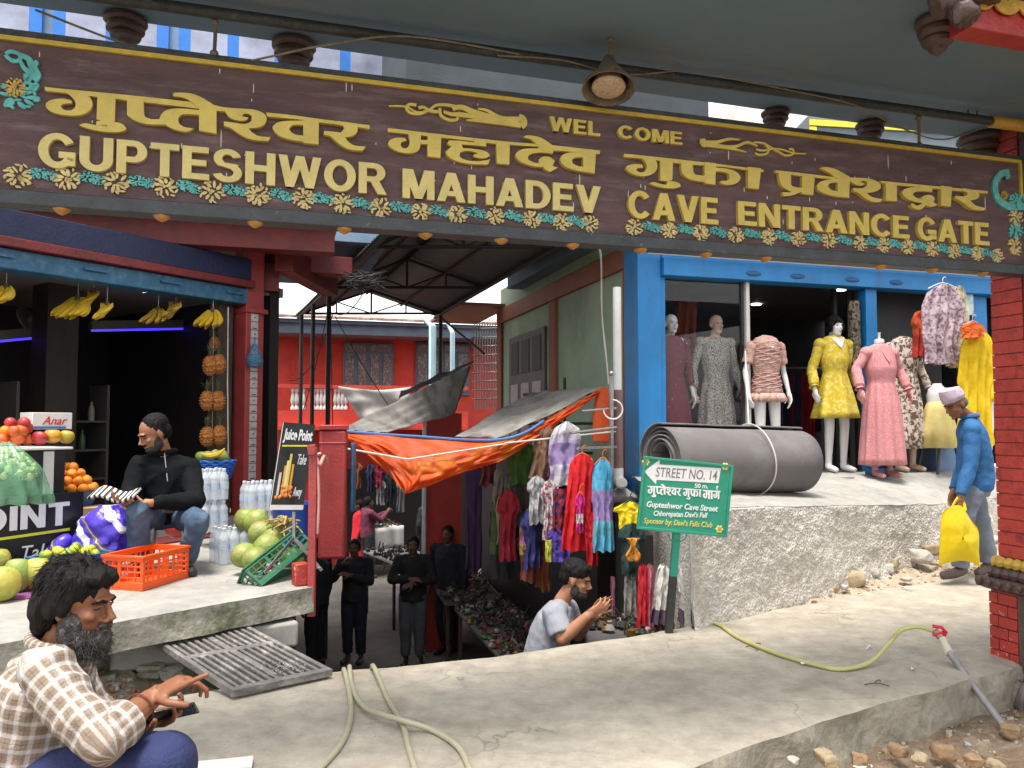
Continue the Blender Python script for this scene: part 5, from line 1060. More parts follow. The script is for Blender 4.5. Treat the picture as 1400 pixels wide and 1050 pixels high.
# ground floor of the house: shops behind the stalls
for x0, x1, n in ((470, 578, .3), (630, 700, .3)):
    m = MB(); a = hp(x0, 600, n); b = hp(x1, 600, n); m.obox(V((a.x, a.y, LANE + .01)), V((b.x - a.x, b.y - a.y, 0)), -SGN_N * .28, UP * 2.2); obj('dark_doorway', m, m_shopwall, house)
m = MB(); c = P(500, 575, 18.2); m.grid(lambda u, v: hp(462 + 100 * u * (1 - .35 * v) + 30 * v, 528 + 5 * sin(u * 3) + 46 * v, 1.6 - .12 * v) + SGN_N * (.10 * sin(u * 9) * v + .12 * nz((u * 3, v * 3, 0))), 24, 12)
solo('white_sheet', m, two_sided_cloth(mat('white sheet', (.62, .60, .58), .8, .08), .3), 'white sheet hung over the balcony of the red house', 'sheet', solid=.01)
m = MB(); m.ell(hp(563, 464 + 4, 2.4) + UP * -.1, (.001, .001, .001)); 
tk = hp(567, 463, 1.0); m = MB(); c = P(568, 467, 14); 
# red tank and posts near the lane mouth
m = MB(); q = P(430, 765, 6.1); h = P(430, 588, 6.1).z - q.z; m.cbox(V((q.x + .115, q.y + .1, q.z + h / 2)), .205, .2, h, rotz(.12)); t = thing('red_cabinet', 'tall red painted metal cabinet with rounded bottom at the lane mouth', 'cabinet', (q.x, q.y, q.z)); obj('body', m, mat('cabinet red', (.27, .025, .024), .55, .2, 3), t, bevel=.022, bseg=3)
m = MB(); m.cbox(V((q.x + .115, q.y + .1, q.z + h + .02)), .22, .22, .04, rotz(.25)); m.cbox(V((q.x + .115, q.y + .1, q.z + h - .10)), .21, .21, .015, rotz(.12)); obj('lid', m, mat('cabinet red', (.40, .035, .03), .5), t, bevel=.01)
m = MB(); m.cbox(V((q.x + .248, q.y + .2, q.z + h * .62)), .025, .12, h * .55); solo('blue_box', m, m_blue, 'blue metal box fixed to the right side of the red cabinet', 'box', bevel=.01)
# gabled sheet roof over the lane
cc = lambda d: -1.5 - .37 * (d - 11.2)
re_ = lambda d: .33 - .327 * (d - 9.0)
le_ = lambda d: 2 * cc(d) - re_(d)
m_sheet = mat('corrugated sheet underside', (.16, .16, .165), .55, .2, 2, .1, 30, metal=.2, col2=(.10, .085, .07), c2lo=.55, c2hi=.75, c2scale=2)
canopy = thing('lane_roof', 'gabled corrugated sheet roof on black steel trusses over the lane', 'roof', (cc(10), 10, LANE))
EZ, RZ = 3.32, 3.76
for side in (0, 1):
    ed = le_ if side == 0 else re_
    for k in range(8):                     # one sheet per bay
        d0, d1 = 7.0 + k * .92, 7.0 + k * .92 + .94
        def fn(u, v):
            d = d0 + (d1 - d0) * u; x = cc(d) + (ed(d) - cc(d)) * v * 1.06; z = RZ + (EZ - RZ) * v * 1.06 + .010 * sin(u * pi * 2 * 9) + .004 * (k % 2)
            return V((x, d, z))
        m = MB(); m.grid(fn, 55, 3); obj('roof_sheet', m, m_sheet, canopy, solid=.002, smooth=60)
m_truss = mat('black truss steel', (.02, .019, .018), .6, .3, 8)
for d in (8.6, 11.2, 13.86):
    L, Rr, C = V((le_(d), d, EZ - .03)), V((re_(d), d, EZ - .03)), V((cc(d), d, EZ - .03)); T_ = C + UP * (RZ - EZ - .03)
    m = MB(); m.tube([L, Rr], .02, 6); m.tube([L, T_, Rr], .022, 6); m.tube([C, T_], .018, 6); m.tube([C.lerp(L, .5), T_.lerp(L, .5)], .014, 6); m.tube([C.lerp(Rr, .5), T_.lerp(Rr, .5)], .014, 6); m.tube([C, T_.lerp(Rr, .5)], .012, 6); m.tube([C, T_.lerp(L, .5)], .012, 6); obj('truss', m, m_truss, canopy)
for v in (.0, .5, 1.0):
    for ed in (le_, re_):
        f = lambda d: V((cc(d) + (ed(d) - cc(d)) * v, d, RZ + (EZ - RZ) * v - .045)); m = MB(); m.tube([f(7.0), f(14.3)], .022 if v < 1 else .03, 6); obj('purlin', m, m_truss, canopy)
for d, f in ((13.86, le_), (11.2, le_), (12.6, le_), (13.86, re_)):
    m = MB(); m.tube([V((f(d), d, LANE)), V((f(d), d, EZ))], .035, 8); obj('roof_post', m, m_truss, canopy)
m = MB(); f = lambda d, z: V((re_(d) + .75, d, z))
for z in (1.0, 1.35, 1.7): m.tube([V((re_(9.6), 9.6, z)), V((re_(9.6) + .9, 9.4, z))], .016, 6)
m.tube([V((re_(9.6) + .5, 9.5, -1)), V((re_(9.6) + .5, 9.5, 1.9))], .018, 6); m.tube([V((re_(13.86), 13.86, EZ - .1)), V((re_(13.86) + .8, 13.0, 2.5))], .02, 6); obj('side_rail', m, m_truss, canopy)
# tangled cables at the left of the roof
rn = random.Random(12); kn = P(500, 385, 8.4)
m = MB()
for i in range(16): m.tube(spline([kn + V((rn.uniform(-.25, .25), rn.uniform(-.1, .1), rn.uniform(-.1, .12))) for _ in range(5)], 4), .006, 5)
solo('cable_tangle', m, m_cabled, 'tangle of black cables hanging at the left eave of the lane roof', 'cables')
for i, (a, b, s) in enumerate([((455, 430, 12.5), (395, 520, 12.5), .3), ((452, 432, 12.6), (455, 590, 12.8), 0), ((458, 432, 12.6), (535, 560, 14), .05), ((447, 430, 12.6), (415, 560, 13), .1), ((462, 430, 12.6), (500, 395, 9.5), .1), ((452, 428, 12.5), (446, 470, 12.4), .05)]):
    m = MB(); m.tube(sag(P(*a), P(*b), s, 10), .008, 5); solo('cable', m, m_cabled, ['thin cable running down left before the red house', 'cable hanging straight down before the balcony', 'diagonal cable crossing the first blue grey window', 'cable slanting to the balcony rail', 'cable joining the roof tangle to the far truss', 'short loose cable end below the far truss'][i], 'cable')
# green house on the right of the lane
m_green = mat('green wall paint', (.36, .47, .33), .85, .12, 2.5, .25, 25, col2=(.26, .32, .23), c2lo=.55, c2hi=.75, c2scale=1.5)
m_or = mat('terracotta beam', (.30, .11, .06), .75, .15, 4)
GA = V((1.29, 8.3, 0)); GD = V((-.2865, .958, 0)); GX = V((.958, .2865, 0))
gh = thing('green_house', 'green plastered house with terracotta beams along the right of the lane', 'house', (GA.x, GA.y, LANE))
def gp(t, z, n=0): return GA + GD * t + UP * z - GX * n
m = MB(); m.obox(gp(-.02, LANE), GD * 5.2, GX * .22, UP * (3.60 - LANE)); obj('wall', m, m_green, gh)
m = MB(); m.obox(gp(-.04, 3.02, .05), GD * 5.3, GX * .06, UP * .24); obj('beam', m, m_or, gh, bevel=.01)
for t0 in (-.06, 2.35, 5.0): m = MB(); m.obox(gp(t0, LANE, .045), GD * .26, GX * .3, UP * (3.015 - LANE)); obj('column', m, m_or, gh, bevel=.01)
m = MB(); q = gp(4.9, 3.28, .8); m.obox(q, GD * 2.4, GX * .9, UP * .05); obj('eave_soffit', m, mat('pink soffit', (.42, .20, .16), .8, .1), gh)
m = MB(); m.obox(GA + V((-.9, -.9, 3.62)), GX * 1.9, GD * 4, UP * .25); m.obox(GA + V((-2.28, -1.03, 3.95)), GX * 3.2, GD * 5, UP * 2.6); obj('upper_floor', m, mat('dark grey upper storey', (.055, .068, .075), .85, .2, 2), gh)
w0 = PL(748, 500, gp(0, 0, 0), GX); w1 = PL(699, 500, gp(0, 0, 0), GX); zt, zb = PL(722, 455, gp(0, 0), GX).z, .2
m = MB(); m.obox(V((w0.x, w0.y, zb)) - GX * .04, V((w1.x - w0.x, w1.y - w0.y, 0)), GX * .06, UP * (zt - zb)); wf = obj('window', m, mat('grey wood window', (.10, .095, .09), .6, .2, 10), gh, bevel=.01)
L_w = (w1 - w0).length
for i in range(3):
    m = MB(); m.obox(V((w0.x, w0.y, zb + .05)) + GD * (L_w * (.08 + .31 * i)) - GX * .05, GD * L_w * .22, GX * .012, UP * (zt - zb) * .68); obj('pane', m, mat('white curtain pane', (.35, .36, .38), .3, .3, 30), wf)
    m = MB(); m.obox(V((w0.x, w0.y, zb + .05 + (zt - zb) * .74)) + GD * (L_w * (.08 + .31 * i)) - GX * .05, GD * L_w * .22, GX * .012, UP * (zt - zb) * .2); obj('pane', m, m_shopwall, wf)
m = MB(); q = gp(5.22, .5, 0.0); 
for k in range(10): m.tube([P(640 + k * .0, 440, 15) + V((.12 + .05 * k, 0, 0)), P(640, 560, 15) + V((.12 + .05 * k, 0, 0))], .012, 5)
for k in range(9): m.tube([P(645, 450 + 12 * k, 15), P(690, 448 + 12 * k, 15)], .012, 5)
solo('window_grille', m, m_steel, 'steel grille standing behind the far end of the green house', 'grille')
# drain pipe
m_pipew = mat('white pvc pipe', (.66, .66, .64), .45, .08)
c = P(845, 640, 7.75); t = thing('drain_pipe', 'white drain pipe with brown lower half on the green house corner', 'pipe', c)
m = MB(); m.tube([V((c.x, c.y, P(845, 533, 7.75).z)), V((c.x, c.y, P(845, 393, 7.75).z))], .042, 14); obj('upper_pipe', m, m_pipew, t)
m = MB(); m.tube([V((c.x, c.y, P(845, 640, 7.75).z)), V((c.x, c.y, P(845, 533, 7.75).z))], .047, 14); obj('lower_pipe', m, mat('brown pvc', (.20, .115, .115), .5, .2, 12), t)
m = MB(); m.tube([V((c.x, c.y, P(845, 656, 7.75).z)), V((c.x, c.y, P(845, 640, 7.75).z))], .052, 14); e = P(849, 660, 7.7); m.tube([e + V((0, .12, 0)), e + V((.0, -.05, 0))], .055, 14); m.tube([e + V((0, -.051, 0)), e + V((.0, -.06, 0))], .04, 14); obj('elbow', m, m_pipew, t)
m = MB(); m.ell(e + V((.02, .15, -.16)), (.17, .16, .09), None, 12, 7); m.ell(e + V((-.12, .1, -.2)), (.08, .1, .06), None, 10, 6); m.warp(lambda p: p + V((nz(p, 12), nz(p, 12, 2), nz(p, 12, 3))) * .035); solo('concrete_lump', m, m_plat, 'broken lump of concrete below the drain pipe elbow', 'concrete')
m = MB(); m.tube(spline([sg3(sgp(820, 329)[0], sgp(820, 329)[1], -.02), P(822, 360, 6.5), P(823, 430, 7.3), P(829, 490, 7.5), P(832, 525, 7.6)], 6), .008, 6); solo('cable', m, m_pipew, 'white cable hanging from the sign to the tarp pole', 'cable')
m = MB(); m.tube([P(836, 650, 7.4), P(836, 512, 7.4)], .022, 10); m.ell(P(836, 511, 7.4), (.03, .03, .03)); m.tube([P(795, 562, 7.2), P(842, 558, 7.45)], .012, 8); m.tube([P(780, 592, 7.0), P(842, 584, 7.4)], .012, 8); m.tube([P(790, 613, 6.6), P(842, 611, 7.3)], .012, 8); m.tube([P(836, 700, 7.4), P(836, 650, 7.4)], .02, 8); t = solo('tarp_pole', m, m_steel, 'steel pole with cross bars holding the tarp and clothes', 'pole')
m = MB(); m.tube([P(838, 560, 7.35) + V((.09 * cos(a), 0, .09 * sin(a))) for a in [i * pi / 8 - pi for i in range(13)]], .008, 6); solo('cable_loop', m, m_pipew, 'loop of white cable tied on the tarp pole', 'cable')
# ------------------------------------------------------------------ tarps
m_tarp = two_sided_cloth(mat('orange tarpaulin', (.72, .10, .012), .55, .14, 3, .3, 14, col2=(.78, .26, .02), c2lo=.5, c2hi=.7, c2scale=2.5), .5)
m_tgrey = two_sided_cloth(mat('weathered grey tarpaulin', (.27, .255, .235), .7, .22, 3, .35, 16, col2=(.13, .12, .11), c2lo=.48, c2hi=.68, c2scale=4), .25)
def curve(ps): q = spline([P(*p) for p in ps], 10); return lambda t: q[min(len(q) - 1, int(t * (len(q) - 1)))].lerp(q[min(len(q) - 1, int(t * (len(q) - 1)) + 1)], t * (len(q) - 1) - int(t * (len(q) - 1)))
Uc = curve([(465, 590, 7.0), (560, 597, 7.05), (690, 601, 7.15), (760, 566, 7.4), (825, 529, 7.6)])
Lc = curve([(466, 594, 6.95), (520, 640, 6.85), (553, 671, 6.75), (560, 673, 6.74), (625, 650, 6.95), (700, 621, 7.15), (765, 577, 7.35), (826, 534, 7.6)])
t = thing('orange_tarp', 'orange tarpaulin awning with a sagging front flap over the clothes stall', 'tarp', P(600, 630, 7))
m = MB()
def tf(u, v):
    p = Uc(u).lerp(Lc(u), v); rib = max(0, 1 - abs(u - .36) * 6); 
    p += V((0, -.10 * sin(pi * v) * (1 - u) - .05 * rib * v, -.02 * nz((u * 8, v * 4, 0)))); a_ = nz((u * 14 - v * 5, v * 3 + u * 3, 2)); p.y += (.030 * (1 - 3 * abs(a_)) + .012 * nz((u * 34 - v * 9, v * 8, 5))) * min(1, v * 3)
    return p
m.grid(tf, 150, 40); obj('front_flap', m, m_tarp, t, smooth=60)
m = MB(); m.tube([Uc(i / 60) + V((0, -.01, .006)) for i in range(42)], .012, 6); obj('blue_hem', m, mat('blue hem', (.05, .16, .42), .6), t)
m = MB(); m.tube([P(824, 531, 7.58), P(824, 560, 7.55), P(822, 604, 7.5)], [.05, .09, .08], 8, flat=.3); obj('side_flap', m, m_tarp, t)
def sheet(name, label, c4, sagz, seed, mt, n=(34, 24)):
    a, b, c, d = [P(*x) for x in c4]; m = MB()
    def f(u, v): p = a.lerp(b, u).lerp(d.lerp(c, u), v); p.z += -sagz * sin(pi * u) * sin(pi * v) + .02 * fbm((u * 3, v * 3, seed), 1) + .006 * sin(u * 22 + 3 * v); return p
    m.grid(f, *n); return solo(name, m, mt, label, 'tarp', smooth=60, solid=.004)
sheet('grey_tarp', 'long grey weathered tarp rising from the left tie to the roof post', [(463, 588, 7.02), (530, 591, 7.1), (622, 565, 9.2), (644, 500, 9.6)], .03, 1, m_tgrey)
sheet('grey_tarp', 'grey weathered tarp on top of the orange awning by the pole', [(622, 597, 7.2), (686, 598, 7.16), (826, 528, 7.62), (728, 536, 8.8)], .03, 2, m_tgrey)
sheet('grey_tarp', 'narrow dark tarp edge behind the long grey tarp', [(545, 545, 9.8), (640, 500, 9.9), (650, 492, 10.3), (548, 535, 10.3)], .02, 3, mat('dark tarp', (.06, .06, .06), .7))
m = MB(); m.tube(sag(P(430, 622, 5.9), P(466, 610, 6.9), .01), .012, 6); m.tube(sag(P(466, 612, 6.85), P(557, 628, 6.75), .0), .008, 6); m.tube(sag(P(557, 628, 6.75), P(690, 607, 7.1), .0), .007, 6); m.tube(sag(P(690, 606, 7.1), P(842, 590, 7.4), .0), .008, 6); solo('tarp_rope', m, m_cord, 'pale rope tying the orange tarp across the lane', 'rope')
m = MB(); m.tube(spline([P(432, 626, 5.9), P(437, 636, 5.9), P(443, 624, 6), P(447, 632, 6.05)], 5), .014, 6); m.tube(spline([P(434, 632, 5.9), P(436, 680, 5.85), P(434, 730, 5.8)], 5), .010, 6); solo('rope_knot', m, mat('pink rope', (.42, .22, .18), .8), 'pinkish rope knotted on the slim red post', 'rope')
# ------------------------------------------------------------------ clothes stall
PROF = {'tee': [(0, .30), (.03, .62), (.12, .92), (.26, 1.0), (.30, .98), (.31, .70), (.6, .68), (1, .74)],
        'scarf': [(0, .55), (.08, .8), (.5, .9), (1, 1)], 'long': [(0, .35), (.05, .7), (.15, .9), (.45, .95), (.5, .8), (1, 1)],
        'rect': [(0, 1), (1, 1)], 'blouse': [(0, .32), (.05, .75), (.25, 1.0), (.55, .95), (.8, .8), (1, .95)]}
CM = {}
def cloth_mat(col, pat=None):
    k = (tuple(round(x, 3) for x in col), pat)
    if k not in CM:
        if pat: mt = mat('printed cloth %d' % len(CM), col, .85, .1, 20, .2, 30, col2=pat, c2lo=.5, c2hi=.54, c2scale=26)
        else: mt = mat('cloth %d' % len(CM), col, .85, .14, 7, .25, 22)
        CM[k] = two_sided_cloth(mt, .18)
    return CM[k]
def garment(px, y0, y1, wpx, d, kind, cols, label, name='garment', pat=None, hanger=None, tilt=0., folds=5, seed=None, cat='clothes', ang=0.):
    a, b = P(px, y0, d), P(px + tilt, y1, d - .02); w_ = wpx * d / FPX / 2; seed = seed if seed is not None else px; f = pl(PROF[kind]); m = MB(); nu, nv = 25, 34
    kk = min(1, (a.z - b.z) / .45); dirx = V((cos(ang), sin(ang), 0)); diry = V((sin(ang), -cos(ang), 0))
    def fn(u, v):
        s = u * 2 - 1; h = f(v) * w_ * (1 + .05 * nz((v * 5, seed, s))); p = a.lerp(b, v); p = p + dirx * (s * h) + UP * (-.10 * w_ * 2 * s * s * (1 - v) * (kind != 'rect'))
        dep = .045 * cos(s * pi / 2) + (.005 + .024 * v) * sin(s * folds * pi / 2 + seed + 1.6 * v + nz((v * 2, seed, 3))) + .026 * nz((s * 2.2, v * 3.5, seed)) + .010 * (1 - 3 * abs(nz((s * 4 + v * 3, v * 5 - s * 2, seed))))
        p = p + diry * dep * kk
        p = p + dirx * (w_ * .22 * v * nz((v * 2.2, seed * 1.7, 4))); p.z += .05 * kk * v * v * nz((s * 1.7, seed, 0)) * min(1, w_ * 12)
        return p
    m.grid(fn, nu, nv); back = MB(); back.grid(lambda u, v: fn(1 - u, v) - diry * (.085 * cos((u * 2 - 1) * pi / 2) + .012), nu, nv)
    k = len(cols)
    mi = [min(k - 1, int((i // (nu - 1)) / (nv - 1) * k)) for i in range(len(m.f))]; m.mi = mi[:]; back.mi = mi[:]; m.join(back)
    ms = [cloth_mat(c, pat if (pat and i == 0) or (pat and len(cols) == 1) else None) for i, c in enumerate(cols)]
    t = thing(name, label, cat, a); obj('cloth', m, ms, t, smooth=70)
    if hanger:
        h = MB(); q = a + V((0, -.0, .0)); h.tube(spline([q + dirx * -w_ * .7 - UP * .05, q + UP * .01, q + dirx * w_ * .7 - UP * .05], 4), .006, 6); h.tube(spline([q + UP * .01, q + UP * .05, q + UP * .075 + dirx * .02, q + UP * .06 + dirx * .035], 4), .004, 5); obj('hanger', h, mat('hanger ' + hanger, {'orange': (.6, .12, .02), 'dark': (.03, .03, .03), 'white': (.6, .6, .6), 'pink': (.6, .3, .33)}[hanger], .4), t)
    return t
W_ = (.60, .58, .60); LIL = (.30, .22, .42)
garment(775, 576, 664, 44, 7.15, 'blouse', [W_, (.45, .40, .52), LIL, LIL, (.5, .46, .58), W_], 'white blouse with lilac bands hanging under the orange tarp', tilt=-8)
garment(748, 583, 656, 36, 7.3, 'long', [(.22, .12, .07)], 'tan long top hanging behind the banded blouse', tilt=-6)
garment(714, 602, 662, 40, 7.6, 'blouse', [(.05, .13, .02)], 'dark green top hanging in the shade of the tarp')
garment(796, 621, 752, 40, 6.6, 'scarf', [(.62, .012, .02)], 'bright red shawl on an orange hanger', hanger='orange', tilt=-9, folds=7)
garment(806, 700, 772, 17, 6.55, 'rect', [(.58, .012, .02)], 'loose end of a red scarf hanging below the bright red shawl', tilt=4)
garment(793, 674, 728, 15, 6.5, 'tee', [(.55, .02, .20), (.55, .02, .20), (.6, .5, .5), (.5, .02, .18)], 'small pink top hanging before the bright red shawl', hanger='orange')
garment(824, 627, 754, 31, 6.5, 'long', [(.07, .35, .55), (.09, .38, .58), (.33, .24, .50), (.33, .24, .5), (.16, .48, .60), (.10, .40, .58)], 'sky blue kurta with a lilac band on an orange hanger', hanger='orange', folds=6)
garment(734, 650, 716, 28, 7.2, 'tee', [(.42, .41, .42)], 'plain white t-shirt in the shade under the tan top')
garment(752, 655, 738, 26, 7.05, 'tee', [(.5, .5, .52)], 'white t-shirt with red print beside the patterned red cloth', pat=(.35, .03, .05))
garment(768, 669, 726, 24, 6.9, 'rect', [(.24, .02, .02)], 'dark red patterned cloth hanging below the banded blouse', pat=(.03, .02, .10))
garment(764, 726, 768, 30, 6.85, 'rect', [(.07, .04, .28)], 'purple cloth hanging below the patterned red cloth')
garment(750, 738, 768, 9, 6.8, 'rect', [(.40, .42, .05)], 'yellow green scarf strip beside the purple cloth')
garment(722, 716, 758, 22, 7.3, 'rect', [(.16, .14, .12), (.28, .08, .18), (.3, .2, .06)], 'striped dark scarf low at the back of the stall')
garment(700, 648, 720, 26, 7.7, 'scarf', [(.12, .12, .12)], 'grey shawl hanging deep in the stall')
garment(683, 640, 700, 20, 7.9, 'scarf', [(.20, .18, .16)], 'pale fringed shawl at the left end of the clothes rail')
garment(690, 700, 790, 40, 8.2, 'rect', [(.03, .03, .035)], 'black cloth hanging low at the left of the stall')
garment(735, 716, 800, 34, 7.8, 'rect', [(.025, .03, .035)], 'black cloth hanging low in the middle of the stall')
garment(648, 640, 780, 22, 9.0, 'rect', [(.05, .02, .07)], 'dark plum cloth hanging beside the red pillar')
garment(862, 686, 722, 47, 5.95, 'tee', [(.72, .55, .01)], 'yellow cropped top hanging above the dark green vest', hanger='dark', folds=6)
t = garment(864, 714, 788, 38, 5.9, 'tee', [(.018, .045, .04)], 'dark green vest with an orange emblem', folds=4)
m = MB(); c = P(864, 750, 5.83)
m.grid(lambda u, v: c + V(((u - .5) * .075 * (1 + .5 * sin(v * 7)), -.055 - .01 * sin(u * 9), (v - .5) * .17)), 8, 12); obj('emblem', m, mat('orange print', (.5, .2, .02), .8, .4, 60, col2=(.05, .05, .03), c2lo=.55, c2hi=.6, c2scale=50), t, solid=.003)
garment(879, 772, 862, 16, 5.75, 'scarf', [(.52, .015, .03)], 'red scarf hanging beside the sign post')
garment(889, 772, 868, 13, 5.75, 'scarf', [(.50, .16, .22)], 'pink scarf hanging between the red scarf and the sign post')
garment(862, 783, 842, 20, 5.9, 'scarf', [(.26, .25, .23)], 'grey cloth bag hanging below the dark green vest')
garment(908, 772, 852, 24, 5.6, 'long', [(.58, .55, .52), (.58, .55, .52), (.56, .53, .5), (.09, .06, .09)], 'white embroidered jacket left of the sign post', tilt=-6)
garment(934, 772, 852, 18, 5.62, 'long', [(.60, .57, .54), (.58, .55, .5), (.56, .53, .5), (.09, .06, .09)], 'white embroidered jacket right of the sign post', tilt=3)
garment(838, 790, 850, 6, 5.9, 'rect', [(.28, .10, .16)], 'thin pink strap hanging at the left of the grey bag')
for i, (nm, c) in enumerate([('maroon', (.12, .015, .025)), ('olive', (.10, .10, .03)), ('rust', (.22, .06, .02)), ('teal', (.02, .10, .11)), ('mustard', (.28, .17, .02)), ('lavender', (.24, .20, .34)), ('ivory', (.45, .42, .36)), ('crimson', (.32, .015, .03)), ('slate', (.10, .12, .15)), ('magenta', (.26, .02, .14)), ('sand', (.30, .24, .17)), ('indigo', (.03, .03, .14)), ('cream', (.42, .38, .28)), ('moss', (.06, .10, .03)), ('coral', (.40, .12, .08)), ('plum', (.10, .02, .09))]):
    x = 668 + (i * 37) % 116; y0 = 606 + (i * 13) % 34 + (i % 3) * 40; garment(x, y0, y0 + 58 + (i * 17) % 40, 24 + (i * 7) % 14, 7.75 - (i % 4) * .16 + (.3 if x < 720 else 0), ['long', 'scarf', 'blouse', 'tee'][i % 4], [c], nm + ' garment in the shaded back row of the clothes stall', seed=i * 3.3)
for i, (x, y0, y1, w_, c) in enumerate([(488, 632, 668, 16, (.30, .10, .04)), (506, 634, 672, 14, (.04, .04, .12)), (518, 636, 668, 18, (.30, .02, .06)), (534, 640, 690, 16, (.02, .03, .04)), (548, 650, 700, 14, (.22, .22, .22)), (520, 655, 690, 16, (.3, .3, .3))]):
    garment(x, y0, y1, w_, 15.5, 'tee', [c], ['rust red top on the far stall under the tarp corner', 'navy top on the far stall', 'crimson top on the far stall', 'black top on the far stall', 'grey patterned top at the right of the far stall', 'white top low on the far stall'][i])
# red pillar and white post below the tarp
m = MB(); q = P(583, 640, 11.5); m.obox(V((q.x, q.y, LANE)), V((.50, .15, 0)), V((-.1, .4, 0)), UP * (1.5 - LANE)); solo('red_pillar', m, mat('pillar red', (.42, .04, .03), .7), 'broad red pillar standing in the lane below the orange tarp', 'pillar')
m = MB(); q = P(580, 640, 11.3); m.tube([V((q.x, q.y, LANE)), V((q.x, q.y, 1.3))], .03, 8); solo('white_post', m, m_pipew, 'thin white post at the left edge of the red pillar', 'post')
# stall tables with cloth and trinkets
m_tcl = mat('white table cloth', (.50, .49, .47), .85, .1, 5, .2, 20)
tr_m = [mat('trinket dark', (.03, .03, .03), .3, .5, 30), mat('trinket red', (.13, .015, .015), .4), mat('trinket green', (.02, .05, .015), .5), mat('trinket pale', (.20, .19, .17), .4), mat('trinket brass', (.22, .13, .04), .3, metal=.6), mat('trinket brown', (.06, .035, .02), .5)]  # dim palette: shade of the stalls is put into the trinket colours
m_tshade = mat('shaded table cloth', (.06, .058, .06), .9, .2, 5)  # dark copy of the table cloth, tarp shade put into its colour
def table(p0, p1, wdt, z, label, seed, ntr=110, drop=.45, top=None):
    p0, p1 = V(p0), V(p1); d = (p1 - p0); d.z = 0; dn = d.normalized(); n = V((-dn.y, dn.x, 0)); t = thing('stall_table', label, 'table', V((p0.x, p0.y, LANE)))
    m = MB(); m.obox(V((p0.x, p0.y, z - .03)), d, n * wdt, UP * .03); obj('table_top', m, top or m_tcl, t)
    m = MB(); m.grid(lambda u, v: V((p0.x, p0.y, z)) + d * u - n * (.006 + .02 * v * (1 + sin(u * d.length * 22))) - UP * (v * drop + .02 * v * sin(u * 9)), 60, 6); obj('table_cloth', m, m_tshade if drop == .5 else m_tcl, t, solid=.003)
    for a in (.04, .96):
        for b in (.08, .9): m = MB(); c = V((p0.x, p0.y, LANE)) + d * a + n * wdt * b; m.obox(c, dn * .04, n * .04, UP * (z - .03 - LANE)); obj('leg', m, m_wood, t)
    rn = random.Random(seed); tl_ = thing('trinkets', 'souvenirs heaped on the ' + label.split(',')[0], 'trinkets', V((p0.x, p0.y, z)))
    ms = [MB() for _ in tr_m]
    for i in range(ntr):
        c = V((p0.x, p0.y, z)) + d * rn.random() + n * (wdt * rn.uniform(.03, 1)); s = rn.uniform(.015, .045); k = rn.choice([0, 0, 0, 0, 1, 2, 2, 3, 4, 5, 5]); mm = ms[k]; ty = rn.random()
        if ty < .35: mm.ell(c + UP * s * .7, (s, s, s * .8), None, 7, 5)
        elif ty < .6: mm.lathe([(s * .5, 0), (s, s * .6), (s * .6, s * 1.4), (s * .4, s * 1.5), (s * .5, s * 2)], 8, Matrix.Translation(c))
        elif ty < .8: mm.cbox(c + UP * s * .6, s * 2.4, s * 1.5, s * 1.1, rotz(rn.random() * 3))
        else: mm.tube(spline([c, c + V((rn.uniform(-s, s), 0, s * 2)), c + V((rn.uniform(-s, s) * 2, 0, s * 3.4))], 3), s * .3, 5)
    for k, mm in enumerate(ms):
        if mm.f: obj('trinket_heap', mm, tr_m[k], tl_, kind='stuff')
# right-hand row of tables
table(P(830, 868, 7.2) * 1, P(700, 798, 10.2), .75, -.95, 'right hand stall table with a white cloth, nearest the man in grey', 21, 480, top=m_tshade)
table(P(690, 790, 10.6), P(640, 745, 13.6), .8, -1.0, 'middle table of the right hand stalls, in deep shade', 22, 300, top=m_tshade)
table(P(600, 716, 13.0), P(556, 716, 14.2), .8, -.85, 'small stall table with a white cloth behind the red pillar', 23, 90)
table(P(512, 712, 17.0), P(552, 708, 17.6), .7, -.9, 'far stall table with a white cloth under the tarp corner', 24, 90)
table(V((.52, 5.75, 0)), V((1.05, 5.55, 0)), .45, -.14, 'small goods table right of the man in grey', 25, 120, .5, m_tshade)
# dark back of the stalls
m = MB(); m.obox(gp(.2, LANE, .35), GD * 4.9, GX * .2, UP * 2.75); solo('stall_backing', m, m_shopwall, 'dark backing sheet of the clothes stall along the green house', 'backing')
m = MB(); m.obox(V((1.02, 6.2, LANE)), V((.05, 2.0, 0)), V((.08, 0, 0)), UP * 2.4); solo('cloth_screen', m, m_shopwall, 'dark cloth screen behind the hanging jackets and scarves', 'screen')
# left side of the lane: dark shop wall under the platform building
m = MB(); m.obox(V((-2.05, 7.6, LANE)), V((-.35 * 7, .937 * 7, 0)), V((-.3, -.12, 0)), UP * 2.15); solo('lane_wall', m, mat('lane side wall', (.07, .05, .045), .8, .3, 2), 'dark side wall of the fruit shop along the left of the lane', 'wall')
